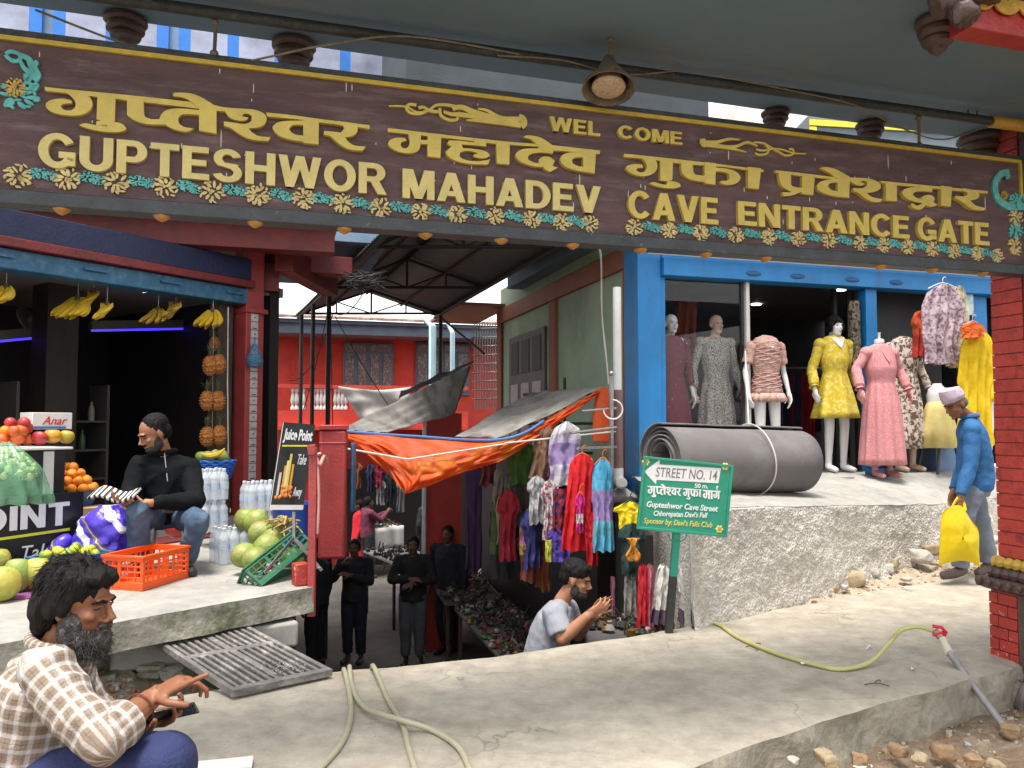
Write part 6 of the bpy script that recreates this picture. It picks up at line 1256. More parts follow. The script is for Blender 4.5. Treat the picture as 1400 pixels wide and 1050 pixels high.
# far buildings seen over the sign at right
fb = thing('yellow_trim_building', 'white building with grey eave and yellow trim seen above the right of the sign', 'building', P(1180, 300, 22))
q = P(1005, 320, 24); m = MB(); m.obox(q, V((2.6, .4, 0)), V((0, 5, 0)), UP * 4); obj('white_wall', m, mat('bright wall', (.75, .72, .62), .8), fb)
q = P(1108, 320, 21); z1 = P(1108, 158, 21).z; m = MB(); m.obox(q, V((5.5, .8, 0)), V((0, 5, 0)), UP * (z1 - q.z)); obj('grey_eave', m, mat('grey wall', (.16, .19, .22), .8), fb)
m = MB(); m.obox(V((q.x + .02, q.y - .06, P(1108, 172, 21).z)), V((5.4, .78, 0)), V((0, .06, 0)), UP * .16); m.obox(V((q.x + .02, q.y - .05, P(1108, 186, 21).z)), V((.2, .03, 0)), V((0, .05, 0)), UP * .25); obj('yellow_trim', m, mat('yellow trim far', (.75, .66, .06), .6), fb)
# ================================================================== FIGURES: people and mannequins
def ring(c, sx, fy, rx, ry, n=18): return [V(c) + V(sx) * (rx * cos(2 * pi * i / n)) + V(fy) * (ry * sin(2 * pi * i / n)) for i in range(n)]
def std(h=1.7, fem=False):               # joints of a standing figure facing +y
    k = h / 1.7; sw = .175 if fem else .195; J = dict(pelvis=(0, 0, .95), waist=(0, 0, 1.09), chest=(0, 0, 1.27), neck=(0, -.01, 1.445), head=(0, .02, 1.585), fwd=(0, 1, 0), hup=(0, 0, 1))
    for s, n in ((-1, 'L'), (1, 'R')):
        J.update({'sh' + n: (s * sw, -.01, 1.39), 'el' + n: (s * (sw + .05), -.02, 1.11), 'wr' + n: (s * (sw + .06), .03, .87), 'hip' + n: (s * .09, 0, .90), 'kn' + n: (s * .095, .02, .50), 'an' + n: (s * .095, -.01, .085), 'toe' + n: (s * .115, .16, .03)})
    return {a: (V(b) * k if a not in ('fwd', 'hup') else V(b)) for a, b in J.items()}
def place(J, loc, yaw):
    R = rotz(yaw); return {a: (R @ b if a in ('fwd', 'hup') else V(loc) + R @ b) for a, b in J.items()}
def axes(J):
    up = (J['neck'] - J['pelvis']).normalized(); s = (J['shR'] - J['shL']); s = (s - up * s.dot(up)).normalized(); return s, up.cross(s).normalized(), up
def hand(m, w, fd, pn, thumb=1, s=1., curl=(.35, .4, .45, .5), tcurl=.4, spread=.06):
    fd = V(fd).normalized(); pn = V(pn); pn = (pn - fd * pn.dot(fd)).normalized(); lat = fd.cross(pn).normalized() * thumb   # lat points to the thumb side
    R = Matrix((lat, fd, pn)).transposed(); c = w + fd * .048 * s
    m.ell(c, (.041 * s, .056 * s, .017 * s), R, 12, 8); m.tube([w - fd * .02 * s, w + fd * .03 * s], [.026 * s, .03 * s], 10, flat=.8)
    for i in range(4):
        x = (.030 - .020 * i) * s; ln = (.044, .049, .046, .036)[i] * s; b = w + fd * (.088 - .006 * abs(i - 1)) * s + lat * x; d = (fd + lat * (spread * (1.5 - i))).normalized(); pts = [b - d * .03 * s, b]; a = 0
        for seg, f in ((1, 1), (2, .68), (3, .55)):
            a += curl[i] * (1 if seg > 1 else .8); q = d * cos(a) + pn * sin(a); pts.append(pts[-1] + q * ln * f)
        m.tube(pts, [.0095 * s, .0098 * s, .0088 * s, .0080 * s, .0066 * s], 8)
    b = w + fd * .03 * s + lat * .03 * s; d1 = (lat * .75 + fd * .65 + pn * .25).normalized(); p1 = b + d1 * .042 * s; d2 = (lat * (.6 - tcurl) + fd * .8 + pn * (.2 + tcurl)).normalized(); p2 = p1 + d2 * .032 * s; p3 = p2 + (d2 + pn * tcurl * .5 - lat * tcurl * .4).normalized() * .024 * s
    m.tube([b - d1 * .02 * s, b, p1, p2, p3], [.016 * s, .0145 * s, .0115 * s, .0105 * s, .008 * s], 8)
def head_mesh(m, c, f, up, s=1., ears=True):
    R = lookat(f, up); g = lambda x, y, z: V(c) + R @ V((x * s, y * s, z * s)); e = lambda p, r, nu=16, nv=10: m.ell(g(*p), tuple(x * s for x in r), R, nu, nv)
    e((0, -.012, .030), (.074, .095, .087), 20, 12); e((0, .030, -.03), (.059, .060, .083)); e((0, .040, -.082), (.046, .042, .032)); e((0, .083, .028), (.046, .014, .010))
    m.tube([g(0, .088, .018), g(0, .102, -.008), g(0, .117, -.030)], [.009 * s, .0105 * s, .0135 * s], 8); e((.0115, .100, -.034), (.0085, .012, .008)); e((-.0115, .100, -.034), (.0085, .012, .008))
    for x in (1, -1):
        e((x * .036, .062, -.022), (.020, .022, .017))
        if ears: e((x * .077, -.006, -.004), (.008, .019, .031)); e((x * .074, -.002, -.03), (.007, .010, .012))
    e((0, .089, -.058), (.023, .012, .0058)); e((0, .087, -.069), (.020, .012, .007)); e((0, .076, -.099), (.021, .018, .015))
    return R
def body_mesh(J, k=1., arm=(.052, .045, .036, .028), leg=(.062, .046, .042, .036), head=True, hands=True, hp=None, vox=.009, fem=False, smooth=3, hs=1.):
    s, f, u = axes(J); m = MB(); w0 = .9 if fem else 1
    m.loft([ring(J['pelvis'] - u * .07, s, f, .13 * k, .10 * k), ring(J['pelvis'], s, f, .165 * k, .115 * k), ring(J['waist'], s, f, (.115 if fem else .14) * k, .095 * k), ring(J['chest'], s, f, .155 * w0 * k, .112 * k), ring(J['chest'].lerp(J['neck'], .55), s, f, .165 * w0 * k, .10 * k), ring(J['neck'] + u * .0, s, f, .075 * k, .065 * k)])
    m.tube([J['neck'] - u * .05, J['neck'] + u * .02, J['head'] - J['hup'] * .06 - J['fwd'] * .015], [.068 * k, .056 * k, .052 * k], 14)
    for n in 'LR':
        a, b, c = J['sh' + n], J['el' + n], J['wr' + n]; m.ell(a, (.062 * k,) * 3, None, 12, 8)
        m.tube([a, a.lerp(b, .35), b], [arm[0] * k, arm[0] * .95 * k, arm[1] * .95 * k], 12); m.tube([b, b.lerp(c, .3), c], [arm[1] * .95 * k, arm[1] * .98 * k, arm[3] * k], 12); m.ell(b, (arm[1] * k,) * 3, None, 10, 7)
        m.tube([J['neck'] - u * .02, a], [.05 * k, .055 * k], 10)
        a, b, c, t = J['hip' + n], J['kn' + n], J['an' + n], J['toe' + n]
        m.tube([a + u * .05, a, a.lerp(b, .5), b], [leg[0] * k, leg[0] * k, leg[0] * .85 * k, leg[1] * k], 12); m.ell(b, (leg[1] * k,) * 3, None, 10, 7); m.tube([b, b.lerp(c, .3), c], [leg[1] * k, leg[2] * k, leg[3] * k], 12); m.tube([c + UP * .01, c - UP * .03, c.lerp(t, .6) - UP * .01, t], [.042 * k, .045 * k, .040 * k, .026 * k], 10, flat=.9)
        if hands:
            b, c = J['el' + n], J['wr' + n]; q = (hp or {}).get(n, {}); fd = V(q.get('fd', (c - b))); pn = V(q.get('pn', (J['pelvis'] - c))); hand(m, c, fd, pn, q.get('thumb', 1 if n == 'L' else -1), hs, q.get('curl', (.35, .4, .45, .5)), q.get('tc', .4), q.get('spread', .06))
    if head: head_mesh(m, J['head'], J['fwd'], J['hup'], hs)
    else: m.lathe([(.058, 0), (.05, .06), (.045, .07)], 16, Matrix.Translation(J['neck']))
    return evalmesh(m, [('REMESH', dict(mode='VOXEL', voxel_size=vox)), ('SMOOTH', dict(factor=.5, iterations=smooth))], 'body')
def wrinkle(me, amp, sc, seed=0, stretch=(1, 1, 1), fine=.4):
    n = len(me.vertices); co = np.empty(n * 3, 'f'); me.vertices.foreach_get('co', co); no = np.empty(n * 3, 'f'); me.vertices.foreach_get('normal', no); co = co.reshape(-1, 3); no = no.reshape(-1, 3)
    st = V(stretch)
    for i in range(n):
        p = V((co[i][0] * st.x, co[i][1] * st.y, co[i][2] * st.z)) * sc + V((seed, seed * 1.3, 0)); a = noise.noise(p); r = (1 - abs(a) * 2.2); b = noise.noise(p * 2.7); co[i] += no[i] * (amp * r + amp * fine * b)
    me.vertices.foreach_set('co', co.ravel()); me.update()
def cloth_mesh(build, vox, smooth=4, amp=.006, sc=9, seed=0, stretch=(1, 1, 1)):
    m = MB(); build(m); me = evalmesh(m, [('REMESH', dict(mode='VOXEL', voxel_size=vox)), ('SMOOTH', dict(factor=.5, iterations=smooth))], 'cloth'); wrinkle(me, amp, sc, seed, stretch)
    me.polygons.foreach_set('use_smooth', [True] * len(me.polygons)); return me
def shirt(m, J, k=1., infl=.018, slv=1., hem=.10, rad=(.066, .060, .050), belly=.0):   # slv: 1 full sleeve, .5 to elbow
    s, f, u = axes(J); i = infl
    m.loft([ring(J['pelvis'] - u * hem, s, f, .165 * k + i, .125 * k + i), ring(J['pelvis'] + u * .02, s, f, .163 * k + i, .125 * k + i + belly), ring(J['waist'], s, f, .150 * k + i, .118 * k + i + belly), ring(J['chest'], s, f, .160 * k + i, .120 * k + i), ring(J['chest'].lerp(J['neck'], .55), s, f, .165 * k + i, .105 * k + i), ring(J['neck'] - u * .01, s, f, .078 * k + i * .6, .066 * k + i * .6)])
    for n in 'LR':
        a, b, c = J['sh' + n], J['el' + n], J['wr' + n]; m.ell(a, (rad[0] * k + .006,) * 3, None, 12, 8); m.tube([J['neck'] - u * .025, a], [.058 * k, rad[0] * k], 12)
        if slv >= 1: pts, rs = [a, a.lerp(b, .4), b, b.lerp(c, .35), b.lerp(c, .92)], [rad[0], rad[0] * .96, rad[1], rad[1] * .95, rad[2] * .8]; m.ell(b, (rad[1] * k,) * 3, None, 10, 7)
        elif slv > .5: t = (slv - .5) * 2; pts, rs = [a, a.lerp(b, .4), b, b.lerp(c, t)], [rad[0], rad[0] * .97, rad[1], rad[1]]; m.ell(b, (rad[1] * k,) * 3, None, 10, 7)
        else: pts, rs = [a, a.lerp(b, slv * 2)], [rad[0], rad[0] * 1.02]
        m.tube(pts[:3], [x * k for x in rs[:3]], 14)
        if len(pts) > 3: m.tube(pts[2:], [x * k for x in rs[2:]], 14)
def trousers(m, J, k=1., rad=(.105, .085, .075, .068), end=.9):
    s, f, u = axes(J)
    m.loft([ring(J['pelvis'] - u * .10, s, f, .15 * k, .115 * k), ring(J['pelvis'] - u * .0, s, f, .178 * k, .13 * k), ring(J['waist'] - u * .03, s, f, .155 * k, .118 * k)])
    for n in 'LR':
        a, b, c = J['hip' + n], J['kn' + n], J['an' + n]; m.ell(a, (rad[0] * k,) * 3, None, 12, 8); m.ell(b, (rad[1] * k,) * 3, None, 12, 8)
        m.tube([a + u * .03, a, a.lerp(b, .45), b], [x * k for x in (rad[0], rad[0], rad[0] * .93, rad[1])], 14); m.tube([b, b.lerp(c, .4), b.lerp(c, end)], [x * k for x in (rad[1], rad[2], rad[3])], 14)
def add_shoes(par, J, mt, k=1.):
    for n in 'LR':
        m = MB(); c, t = J['an' + n], J['toe' + n]; m.tube([c - (t - c).normalized() * .05 - UP * .035, c - UP * .03, c.lerp(t, .5) - UP * .02, t - UP * .0, t + (t - c).normalized() * .015], [.036 * k, .046 * k, .044 * k, .038 * k, .02 * k], 12); obj('shoe', m, mt, par)
SKIN = mat('warm brown skin', (.22, .088, .042), .5, .12, 9, .12, 160, sub=.12, spec=.4)
SKIN2 = mat('light brown skin', (.33, .15, .08), .5, .10, 9, .10, 160, sub=.12, spec=.4)
SKIN_SHADE = mat('shade darkened skin', (.12, .055, .032), .55, .1, 9)  # for lane figures: the lane's shade is put into the skin colour
HAIR = mat('black hair', (.006, .005, .005), .65, .4, 40, .5, 120, stretch=(1, 1, .3), spec=.2)
LEATH = mat('dark shoe', (.03, .025, .02), .5, .3, 10)
def hair_cap(c, f, up, s, parts, vox=.008, amp=.006, sc=30, seed=0):
    R = lookat(f, up); m = MB()
    for p, r in parts: m.ell(V(c) + R @ (V(p) * s), tuple(x * s for x in r), R, 16, 10)
    me = evalmesh(m, [('REMESH', dict(mode='VOXEL', voxel_size=vox)), ('SMOOTH', dict(factor=.5, iterations=2))], 'hair'); wrinkle(me, amp, sc, seed, (1, 1, .5), .8); me.polygons.foreach_set('use_smooth', [True] * len(me.polygons)); return me
def face_bits(t, c, f, up, s, brow=HAIR, gaze=0.):
    R = lookat(f, up); g = lambda x, y, z: V(c) + R @ V((x * s, y * s, z * s))
    for x in (1, -1):
        m = MB(); m.ell(g(x * .030, .0805, .004), (.0125 * s, .006 * s, .0055 * s), R, 10, 6); obj('eye', m, mat('eye dark', (.03, .02, .018), .25), t)
        m = MB(); m.tube([g(x * .012, .096, .022), g(x * .03, .092, .027), g(x * .052, .074, .020)], [.004 * s, .0052 * s, .003 * s], 6); obj('eyebrow', m, brow, t)
        m = MB(); m.tube([g(x * .016, .088, .009), g(x * .03, .0885, .0115), g(x * .046, .079, .007)], [.003 * s, .0036 * s, .0025 * s], 6); obj('eyelid', m, SKIN, t)
    m = MB(); m.tube([g(-.022, .094, -.0635), g(0, .1015, -.0632), g(.022, .094, -.0635)], [.0015 * s, .0026 * s, .0015 * s], 6); obj('lips', m, mat('lips', (.24, .09, .07), .5), t)
SHORT = [((0, -.022, .048), (.081, .094, .082)), ((0, -.060, .0), (.072, .052, .070)), ((.068, -.01, .03), (.014, .035, .04)), ((-.068, -.01, .03), (.014, .035, .04))]
BEARD = [((0, .045, -.088), (.054, .046, .040)), ((.050, .022, -.062), (.016, .030, .045)), ((-.050, .022, -.062), (.016, .030, .045)), ((0, .085, -.086), (.030, .022, .022)), ((0, .094, -.049), (.029, .010, .006))]
def simple_person(label, loc, h, yaw, cols, pose=None, group=None, fem=False, vox=.014, dress=None, hair=SHORT, sk=SKIN_SHADE):
    J = place(pose(std(h, fem)) if pose else std(h, fem), loc, yaw); t = thing('person', label, 'person', loc, None, group)
    b = body_mesh(J, h / 1.7, vox=.011, fem=fem, smooth=2); b.polygons.foreach_set('use_smooth', [True] * len(b.polygons)); obj('body', b, sk, t, smooth=0)
    obj('top', cloth_mesh(lambda m: shirt(m, J, h / 1.7, .022), vox, 3, .006, 9, loc[0]), cols[0], t, smooth=0)
    obj('trousers', cloth_mesh(lambda m: trousers(m, J, h / 1.7), vox, 3, .006, 9, loc[0] + 3), cols[1], t, smooth=0)
    add_shoes(t, J, LEATH); obj('hair', hair_cap(J['head'], J['fwd'], J['hup'], 1., hair, .012), HAIR, t, smooth=0)
    if dress: obj('tunic', dress(J), cols[0], t)
    return t
# ================================================================== RIGHT SHOP
RO = V((1.31, 8.1, 0)); FLR = .81
def rp(px, py, n=0): return PL(px, py, RO - SGN_N * n, SGN_N)           # n metres behind the shop front
def rt_(px, n=0): return (rp(px, 579, n) - RO).dot(SGN_U)
def rq(t, z, n=0): return RO + SGN_U * t + UP * z - SGN_N * n
m_bf = mat('bright blue frame paint', (.015, .20, .50), .5, .18, 2.5, .25, 22, col2=(.035, .15, .32), c2lo=.54, c2hi=.72, c2scale=3.5, stretch=(1, 1, .5))
m_rfloor = mat('dress shop floor', (.36, .33, .30), .6, .1, 3)
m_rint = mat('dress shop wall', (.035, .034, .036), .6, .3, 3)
ds = thing('dress_shop', 'dress shop with bright blue frame and dark interior on the raised ledge', 'shop', rq(0, FLR))
tE = rt_(1357); zt1 = rp(1100, 362).z
def rbar(x0, x1, z0, z1, n0, n1, name, mt, bevel=.006): t0, t1 = rt_(x0), rt_(x1); m = MB(); m.obox(rq(t0, z0, n0), SGN_U * (t1 - t0), -SGN_N * (n1 - n0), UP * (z1 - z0)); return obj(name, m, mt, ds, bevel=bevel)
top = 3.35
rbar(871, 903, FLR - .5, top, -.04, .3, 'blue_column', m_bf); rbar(903.5, 910, FLR - .1, 2.879, -.02, .1, 'blue_jamb', m_bf)
rbar(1186, 1201, FLR - .05, 2.879, -.02, .12, 'blue_column', m_bf); rbar(1338, 1356, FLR - .1, 2.879, .02, .14, 'blue_column', m_bf)
sb = rbar(903.5, 1375, 2.88, 3.06, -.10, .12, 'shutter_box', m_bf); rbar(903.6, 1420, 3.065, 3.4, -.05, .3, 'blue_fascia', m_bf)
for x in (1030, 1090, 1225, 1165): m = MB(); q = rp(x, 370, -.10); q.z = 2.95; m.ell(q, (.10, .02, .03), frame(SGN_U), 10, 6); obj('shutter_latch', m, mat('latch', (.02, .10, .25), .5), sb)
m = MB(); m.tube([rq(-.0, 3.075, -.22), rq(tE + .3, 3.075, -.22)], .016, 8); obj('conduit', m, m_pipew, ds)
m = MB(); m.obox(rq(.06, FLR - .25, .301), SGN_U * (tE + .7), -SGN_N * 4.0, UP * .25); obj('floor', m, m_rfloor, ds)
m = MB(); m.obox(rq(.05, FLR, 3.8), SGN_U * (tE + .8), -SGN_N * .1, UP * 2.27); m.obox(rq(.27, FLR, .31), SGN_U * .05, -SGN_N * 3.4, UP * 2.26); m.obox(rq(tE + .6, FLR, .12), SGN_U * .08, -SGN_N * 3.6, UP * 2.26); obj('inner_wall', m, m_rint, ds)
m = MB(); m.obox(rq(.27, 3.08, .31), SGN_U * (tE + .5), -SGN_N * 3.7, UP * .1); obj('ceiling', m, mat('dress shop ceiling', (.13, .12, .11), .7), ds)
m = MB(); m.obox(rq(-.2, 3.41, -.35), SGN_U * (tE + 1.4), -SGN_N * 4.5, UP * .55); obj('upper_floor', m, m_ceil, ds)
for x, y in ((1034, 416), (1150, 396), (1050, 384)): c = G(x, y, 3.075); m = MB(); m.lathe([(.07, 0), (.07, -.008), (.055, -.01)], 16, Matrix.Translation(c)); obj('downlight', m, m_bulb if y > 390 else m_pipew, ds)
m_gl = bpy.data.materials.new('shop glass'); m_gl.use_nodes = True; _n = m_gl.node_tree.nodes; _l = m_gl.node_tree.links; _n.remove(_n['Principled BSDF'])
_t = _n.new('ShaderNodeBsdfTransparent'); _g = _n.new('ShaderNodeBsdfGlossy'); _g.inputs['Roughness'].default_value = .01; _f2 = _n.new('ShaderNodeFresnel'); _f2.inputs[0].default_value = 1.5; _mu = _n.new('ShaderNodeMath'); _mu.operation = 'MULTIPLY_ADD'; _mu.inputs[1].default_value = .22; _mu.inputs[2].default_value = .008
_m = _n.new('ShaderNodeMixShader'); _l.new(_f2.outputs[0], _mu.inputs[0]); _l.new(_mu.outputs[0], _m.inputs[0]); _l.new(_t.outputs[0], _m.inputs[1]); _l.new(_g.outputs[0], _m.inputs[2]); _l.new(_m.outputs[0], _n['Material Output'].inputs[0])
m = MB(); t0, t1 = rt_(910), rt_(1017); m.obox(rq(t0, FLR + .02, .04), SGN_U * (t1 - t0), -SGN_N * .008, UP * 2.05); obj('glass_pane', m, m_gl, ds, smooth=0)
rbar(1017.5, 1020, FLR, 2.879, .02, .06, 'glass_edge', m_black, 0); rbar(1022, 1027, FLR, 2.879, -.01, .05, 'white_mullion', m_white)
rbar(1168, 1173, FLR, 2.95, .3, .36, 'door_edge', m_black, 0); rbar(1182, 1185.5, FLR, 2.87, .1, .16, 'door_edge', m_black, 0)
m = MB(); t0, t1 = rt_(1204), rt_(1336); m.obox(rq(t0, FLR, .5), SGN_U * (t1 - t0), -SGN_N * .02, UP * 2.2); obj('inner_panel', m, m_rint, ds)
# hanging rail at the back with clothes seen end-on
m = MB(); ra, rb = rp(1045, 503, 1.6), rp(1135, 503, 1.6); m.tube([ra, rb], .015, 6); obj('clothes_rail', m, m_steel, ds)
for i, (x, y0, y1, w_, c, l) in enumerate([(1058, 508, 590, 10, (.02, .03, .09), 'navy'), (1066, 508, 595, 9, (.03, .07, .16), 'blue spotted'), (1074, 510, 590, 9, (.02, .02, .05), 'black'), (1082, 510, 598, 9, (.10, .015, .03), 'maroon'), (1090, 510, 600, 9, (.02, .03, .06), 'dark teal'), (1098, 510, 596, 9, (.22, .01, .02), 'dark red'), (1107, 510, 605, 12, (.42, .015, .02), 'bright red'), (1118, 512, 590, 10, (.03, .02, .03), 'charcoal')]):
    garment(x, y0, y1, w_, 10.3, 'rect', [c], '%s garment hanging on the rail inside the dress shop' % l, folds=3)
garment(1168, 412, 508, 14, 8.9, 'rect', [(.32, .27, .20)], 'checked beige cloth on the open shop door', pat=(.06, .04, .03))
garment(938, 412, 500, 30, 9.3, 'rect', [(.22, .035, .012)], 'rust red cloth hanging behind the shop window')
# ------------------------------------------------------------------ mannequins
m_mw = mat('white mannequin', (.70, .70, .69), .35, .04, 4, .02)
m_mskin = mat('skin tone mannequin', (.52, .36, .27), .4, .06, 4, .02)
m_mpink = mat('pink mannequin', (.48, .20, .20), .45, .05, 4, .02)
def dressmesh(J, rows, nf, amp, sleeves=None, seed=0, n=72, collar=True):
    s, f, u = axes(J); m = MB(); rings = []; z0 = J['neck']; base = V((J['pelvis'].x, J['pelvis'].y, 0))
    dense = []
    if collar: z_, a_, b_, f_q = rows[0]; rows = [(z_ + .092, .066, .058, 0), (z_ + .070, .125, .070, 0), (z_ + .03, .155, .085, 0)] + rows[1:]
    for (za, ra, ya, fa), (zb, rb_, yb, fb_) in zip(rows, rows[1:]):
        for i in range(4): t = i / 4; dense.append((za + (zb - za) * t, ra + (rb_ - ra) * t, ya + (yb - ya) * t, fa + (fb_ - fa) * t))
    dense.append(rows[-1])
    for z, rx, ry, fa in dense:
        rg = []
        for i in range(n):
            a = 2 * pi * i / n; k = 1 + fa * amp * (sin(a * nf + seed) + .5 * sin(a * (nf * .55 + 1) + seed * 2 + z * 3)) ; rg.append(base + s * (rx * k * cos(a)) + f * (ry * k * sin(a)) + UP * z)
        rings.append(rg)
    m.loft(rings, cap=False)
    if sleeves:
        for nme in 'LR':
            a, b, c = J['sh' + nme], J['el' + nme], J['wr' + nme]; t, r0, r1, fl = sleeves
            if t <= .5: pts = [a + u * .01, a.lerp(b, t), a.lerp(b, t * 2)]; rs = [r0, (r0 + r1) / 2, r1]
            else: e = b.lerp(c, (t - .5) * 2); pts = [a + u * .01, a.lerp(b, .5), b, b.lerp(e, .5), b.lerp(e, .85), e, e + (e - b).normalized() * .02]; rs = [r0, r0 * .95, (r0 + r1) / 2, r1 * 1.08, r1 * 1.1, r1 * .7, r1 * fl]
            q = spline(pts, 4); rr = [rs[min(len(rs) - 1, int(i / 4))] + ((rs[min(len(rs) - 1, int(i / 4) + 1)] - rs[min(len(rs) - 1, int(i / 4))]) * (i / 4 - int(i / 4))) for i in range(len(q))]; m.tube(q, [x * (1 + .05 * sin(i * 1.7 + seed)) for i, x in enumerate(rr)], 16, cap=False); m.ell(a, (max(r0 * 1.05, .066),) * 3, None, 14, 9)
    me = m.mesh('dress', 60); return me
def mannequin(label, px, n, h, yaw, rows, nf, amp, dm, skin, head=True, sleeves=None, arms=None, hairs=None, legs=True, zoff=0., seed=0, extra=None, floor=FLR, fem=True, d=None):
    loc = rp(px, 600, n) if d is None else P(px, 600, d); loc.z = floor + zoff; J0 = std(h, True)
    J0['pelvis'].y -= .0
    if arms: arms(J0)
    J = place(J0, loc, yaw); t = thing('mannequin', label, 'mannequin', loc, None, 'mannequins on show at the dress shop')
    me = body_mesh(J, h / 1.72 * .93, head=head, vox=.010, fem=True, smooth=3, leg=(.08, .056, .052, .036), arm=(.042, .036, .03, .024), hs=.95); me.polygons.foreach_set('use_smooth', [True] * len(me.polygons)); obj('body', me, skin, t, smooth=0)
    obj('dress', dressmesh(J, [(floor + zoff + z, a, b, c) for z, a, b, c in rows], nf, amp, sleeves, seed), dm, t, solid=.004)
    if head:
        R = lookat(J['fwd'], J['hup']); g = lambda x, y, z: J['head'] + R @ V((x, y, z))
        for x in (1, -1): m = MB(); m.ell(g(x * .028, .077, .005), (.012, .005, .005), R, 8, 5); obj('painted_eye', m, mat('painted eye', (.06, .05, .05), .4), t)
        m = MB(); m.ell(g(0, .092, -.060), (.017, .008, .007), R, 8, 5); obj('painted_lips', m, mat('painted lips', (.42, .12, .12), .4), t)
    if hairs: obj('hair', hair_cap(J['head'], J['fwd'], J['hup'], 1., hairs, .009, .004, 25), hairs and HAIR, t, smooth=0)
    if extra: extra(t, J)
    return t
def dmat(name, base, pat, sc=40, lo=.52, hi=.56): return mat(name, base, .85, .08, 12, .2, 30, col2=pat, c2lo=lo, c2hi=hi, c2scale=sc)
YS = 3.42                                   # facing the street
def a_down(J):
    for n, s in (('L', -1), ('R', 1)): J['el' + n] = V((s * .235, -.03, 1.10)); J['wr' + n] = V((s * .25, .04, .86))
def a_out(J):
    for n, s in (('L', -1), ('R', 1)): J['el' + n] = V((s * .265, -.04, 1.14)); J['wr' + n] = V((s * .30, .05, .92))
long_rows = [(1.40, .15, .085, 0), (1.30, .165, .11, .1), (1.22, .165, .125, .2), (1.08, .135, .105, .3), (1.0, .15, .115, .6), (.8, .19, .15, 1), (.5, .215, .175, 1.3), (.18, .235, .20, 1.5)]
mannequin('white faced mannequin in a maroon floral dress at the left edge of the window', 918, .35, 1.74, YS, long_rows, 7, .05, dmat('maroon floral', (.13, .012, .03), (.50, .40, .40), 42, .64, .68), m_mw, sleeves=(.78, .05, .04, .9), arms=a_down, seed=1)
mannequin('mannequin in a long grey speckled dress behind the shop window', 980, .38, 1.76, YS, long_rows, 9, .055, dmat('grey speckled', (.42, .40, .36), (.09, .09, .08), 75, .50, .54), m_mskin, sleeves=(.95, .05, .044, 1.2), arms=a_out, seed=2)
short_rows = [(1.385, .15, .085, 0), (1.30, .165, .11, .1), (1.22, .165, .125, .2), (1.07, .132, .10, .3), (.98, .15, .115, .5), (.86, .175, .135, .9), (.72, .185, .15, 1.2)]
def vpatch(t, J, mt, zt, dep, hw, rx, ry0, ry1):       # skin showing in a V neckline
    s, f, u = axes(J); b = V((J['pelvis'].x, J['pelvis'].y, 0)); m = MB()
    def fn(a, v): x = (a * 2 - 1) * hw * (1 - v) ** .8; z = zt - dep * v; ry = ry0 + (ry1 - ry0) * v; return b + s * x + f * (ry * sqrt(max(.05, 1 - (x / rx) ** 2)) + .007) + UP * z
    m.grid(fn, 9, 9); obj('neckline', m, mt, t)
def ruff(t, J):
    s, f, u = axes(J); b = V((J['pelvis'].x, J['pelvis'].y, 0))
    for i in range(19):
        z = FLR + .86 + .0 + i * .030; r = .168 - .03 * math.exp(-((z - FLR - 1.10) / .09) ** 2); m = MB(); m.tube([b + s * (r * 1.02 * cos(a)) + f * (r * .78 * sin(a)) + UP * (z + .010 * sin(a * 5 + i * 2.1)) for a in [2 * pi * k / 40 for k in range(41)]], .0065, 6, cap=False); obj('ruffle', m, pinkr, t)
    m = MB(); m.loft([[b + s * (r * (1 + .07 * sin(18 * a)) * cos(a)) + f * (r * .8 * (1 + .07 * sin(18 * a)) * sin(a)) + UP * z for a in [2 * pi * k / 90 for k in range(90)]] for r, z in ((.18, FLR + .86), (.20, FLR + .82), (.215, FLR + .77))], cap=False); obj('hem_frill', m, pinkr, t, solid=.003)
pinkr = dmat('pink ruched', (.52, .33, .28), (.40, .22, .19), 30)
mannequin('headless white mannequin in a short pink ruched dress in the doorway', 1049, -.05, 1.66, YS, short_rows[:-1], 9, .04, pinkr, m_mw, head=False, sleeves=(.34, .062, .058, 1.), arms=a_down, seed=3, extra=lambda t, J: (ruff(t, J), vpatch(t, J, m_mw, J['neck'].z + .015, .10, .085, .165, .068, .105)))
yel = dmat('yellow print', (.58, .42, .02), (.66, .56, .16), 22, .5, .56)
BOB = [((0, -.02, .045), (.086, .098, .085)), ((.078, .02, -.01), (.016, .045, .06)), ((-.078, .02, -.01), (.016, .045, .06)), ((0, .072, .052), (.055, .026, .026)), ((0, -.07, -.02), (.075, .05, .075))]
mannequin('black haired white mannequin in a knee length yellow dress in the doorway', 1143, .02, 1.74, YS, [(1.43, .145, .08, 0), (1.33, .165, .11, .1), (1.24, .168, .125, .2), (1.11, .135, .105, .3), (1.03, .155, .12, .7), (.85, .205, .165, 1.2), (.60, .265, .22, 1.6)], 7, .06, yel, m_mw, sleeves=(.92, .054, .05, 1.2), arms=a_out, hairs=BOB, seed=4, extra=lambda t, J: vpatch(t, J, m_mw, J['neck'].z + .015, .12, .085, .165, .068, .115))
pkd = dmat('pink dotted', (.50, .19, .20), (.62, .36, .36), 90, .55, .6)
def vneck(t, J):
    s, f, u = axes(J); vpatch(t, J, m_mpink, J['neck'].z + .01, .17, .075, .17, .070, .128)
    m = MB(); m.lathe([(.05, .05), (.05, .09), (.03, .10), (.012, .10), (.014, .16), (.02, .17)], 14, Matrix.Translation(J['neck'])); obj('neck_cap', m, m_mw, t)
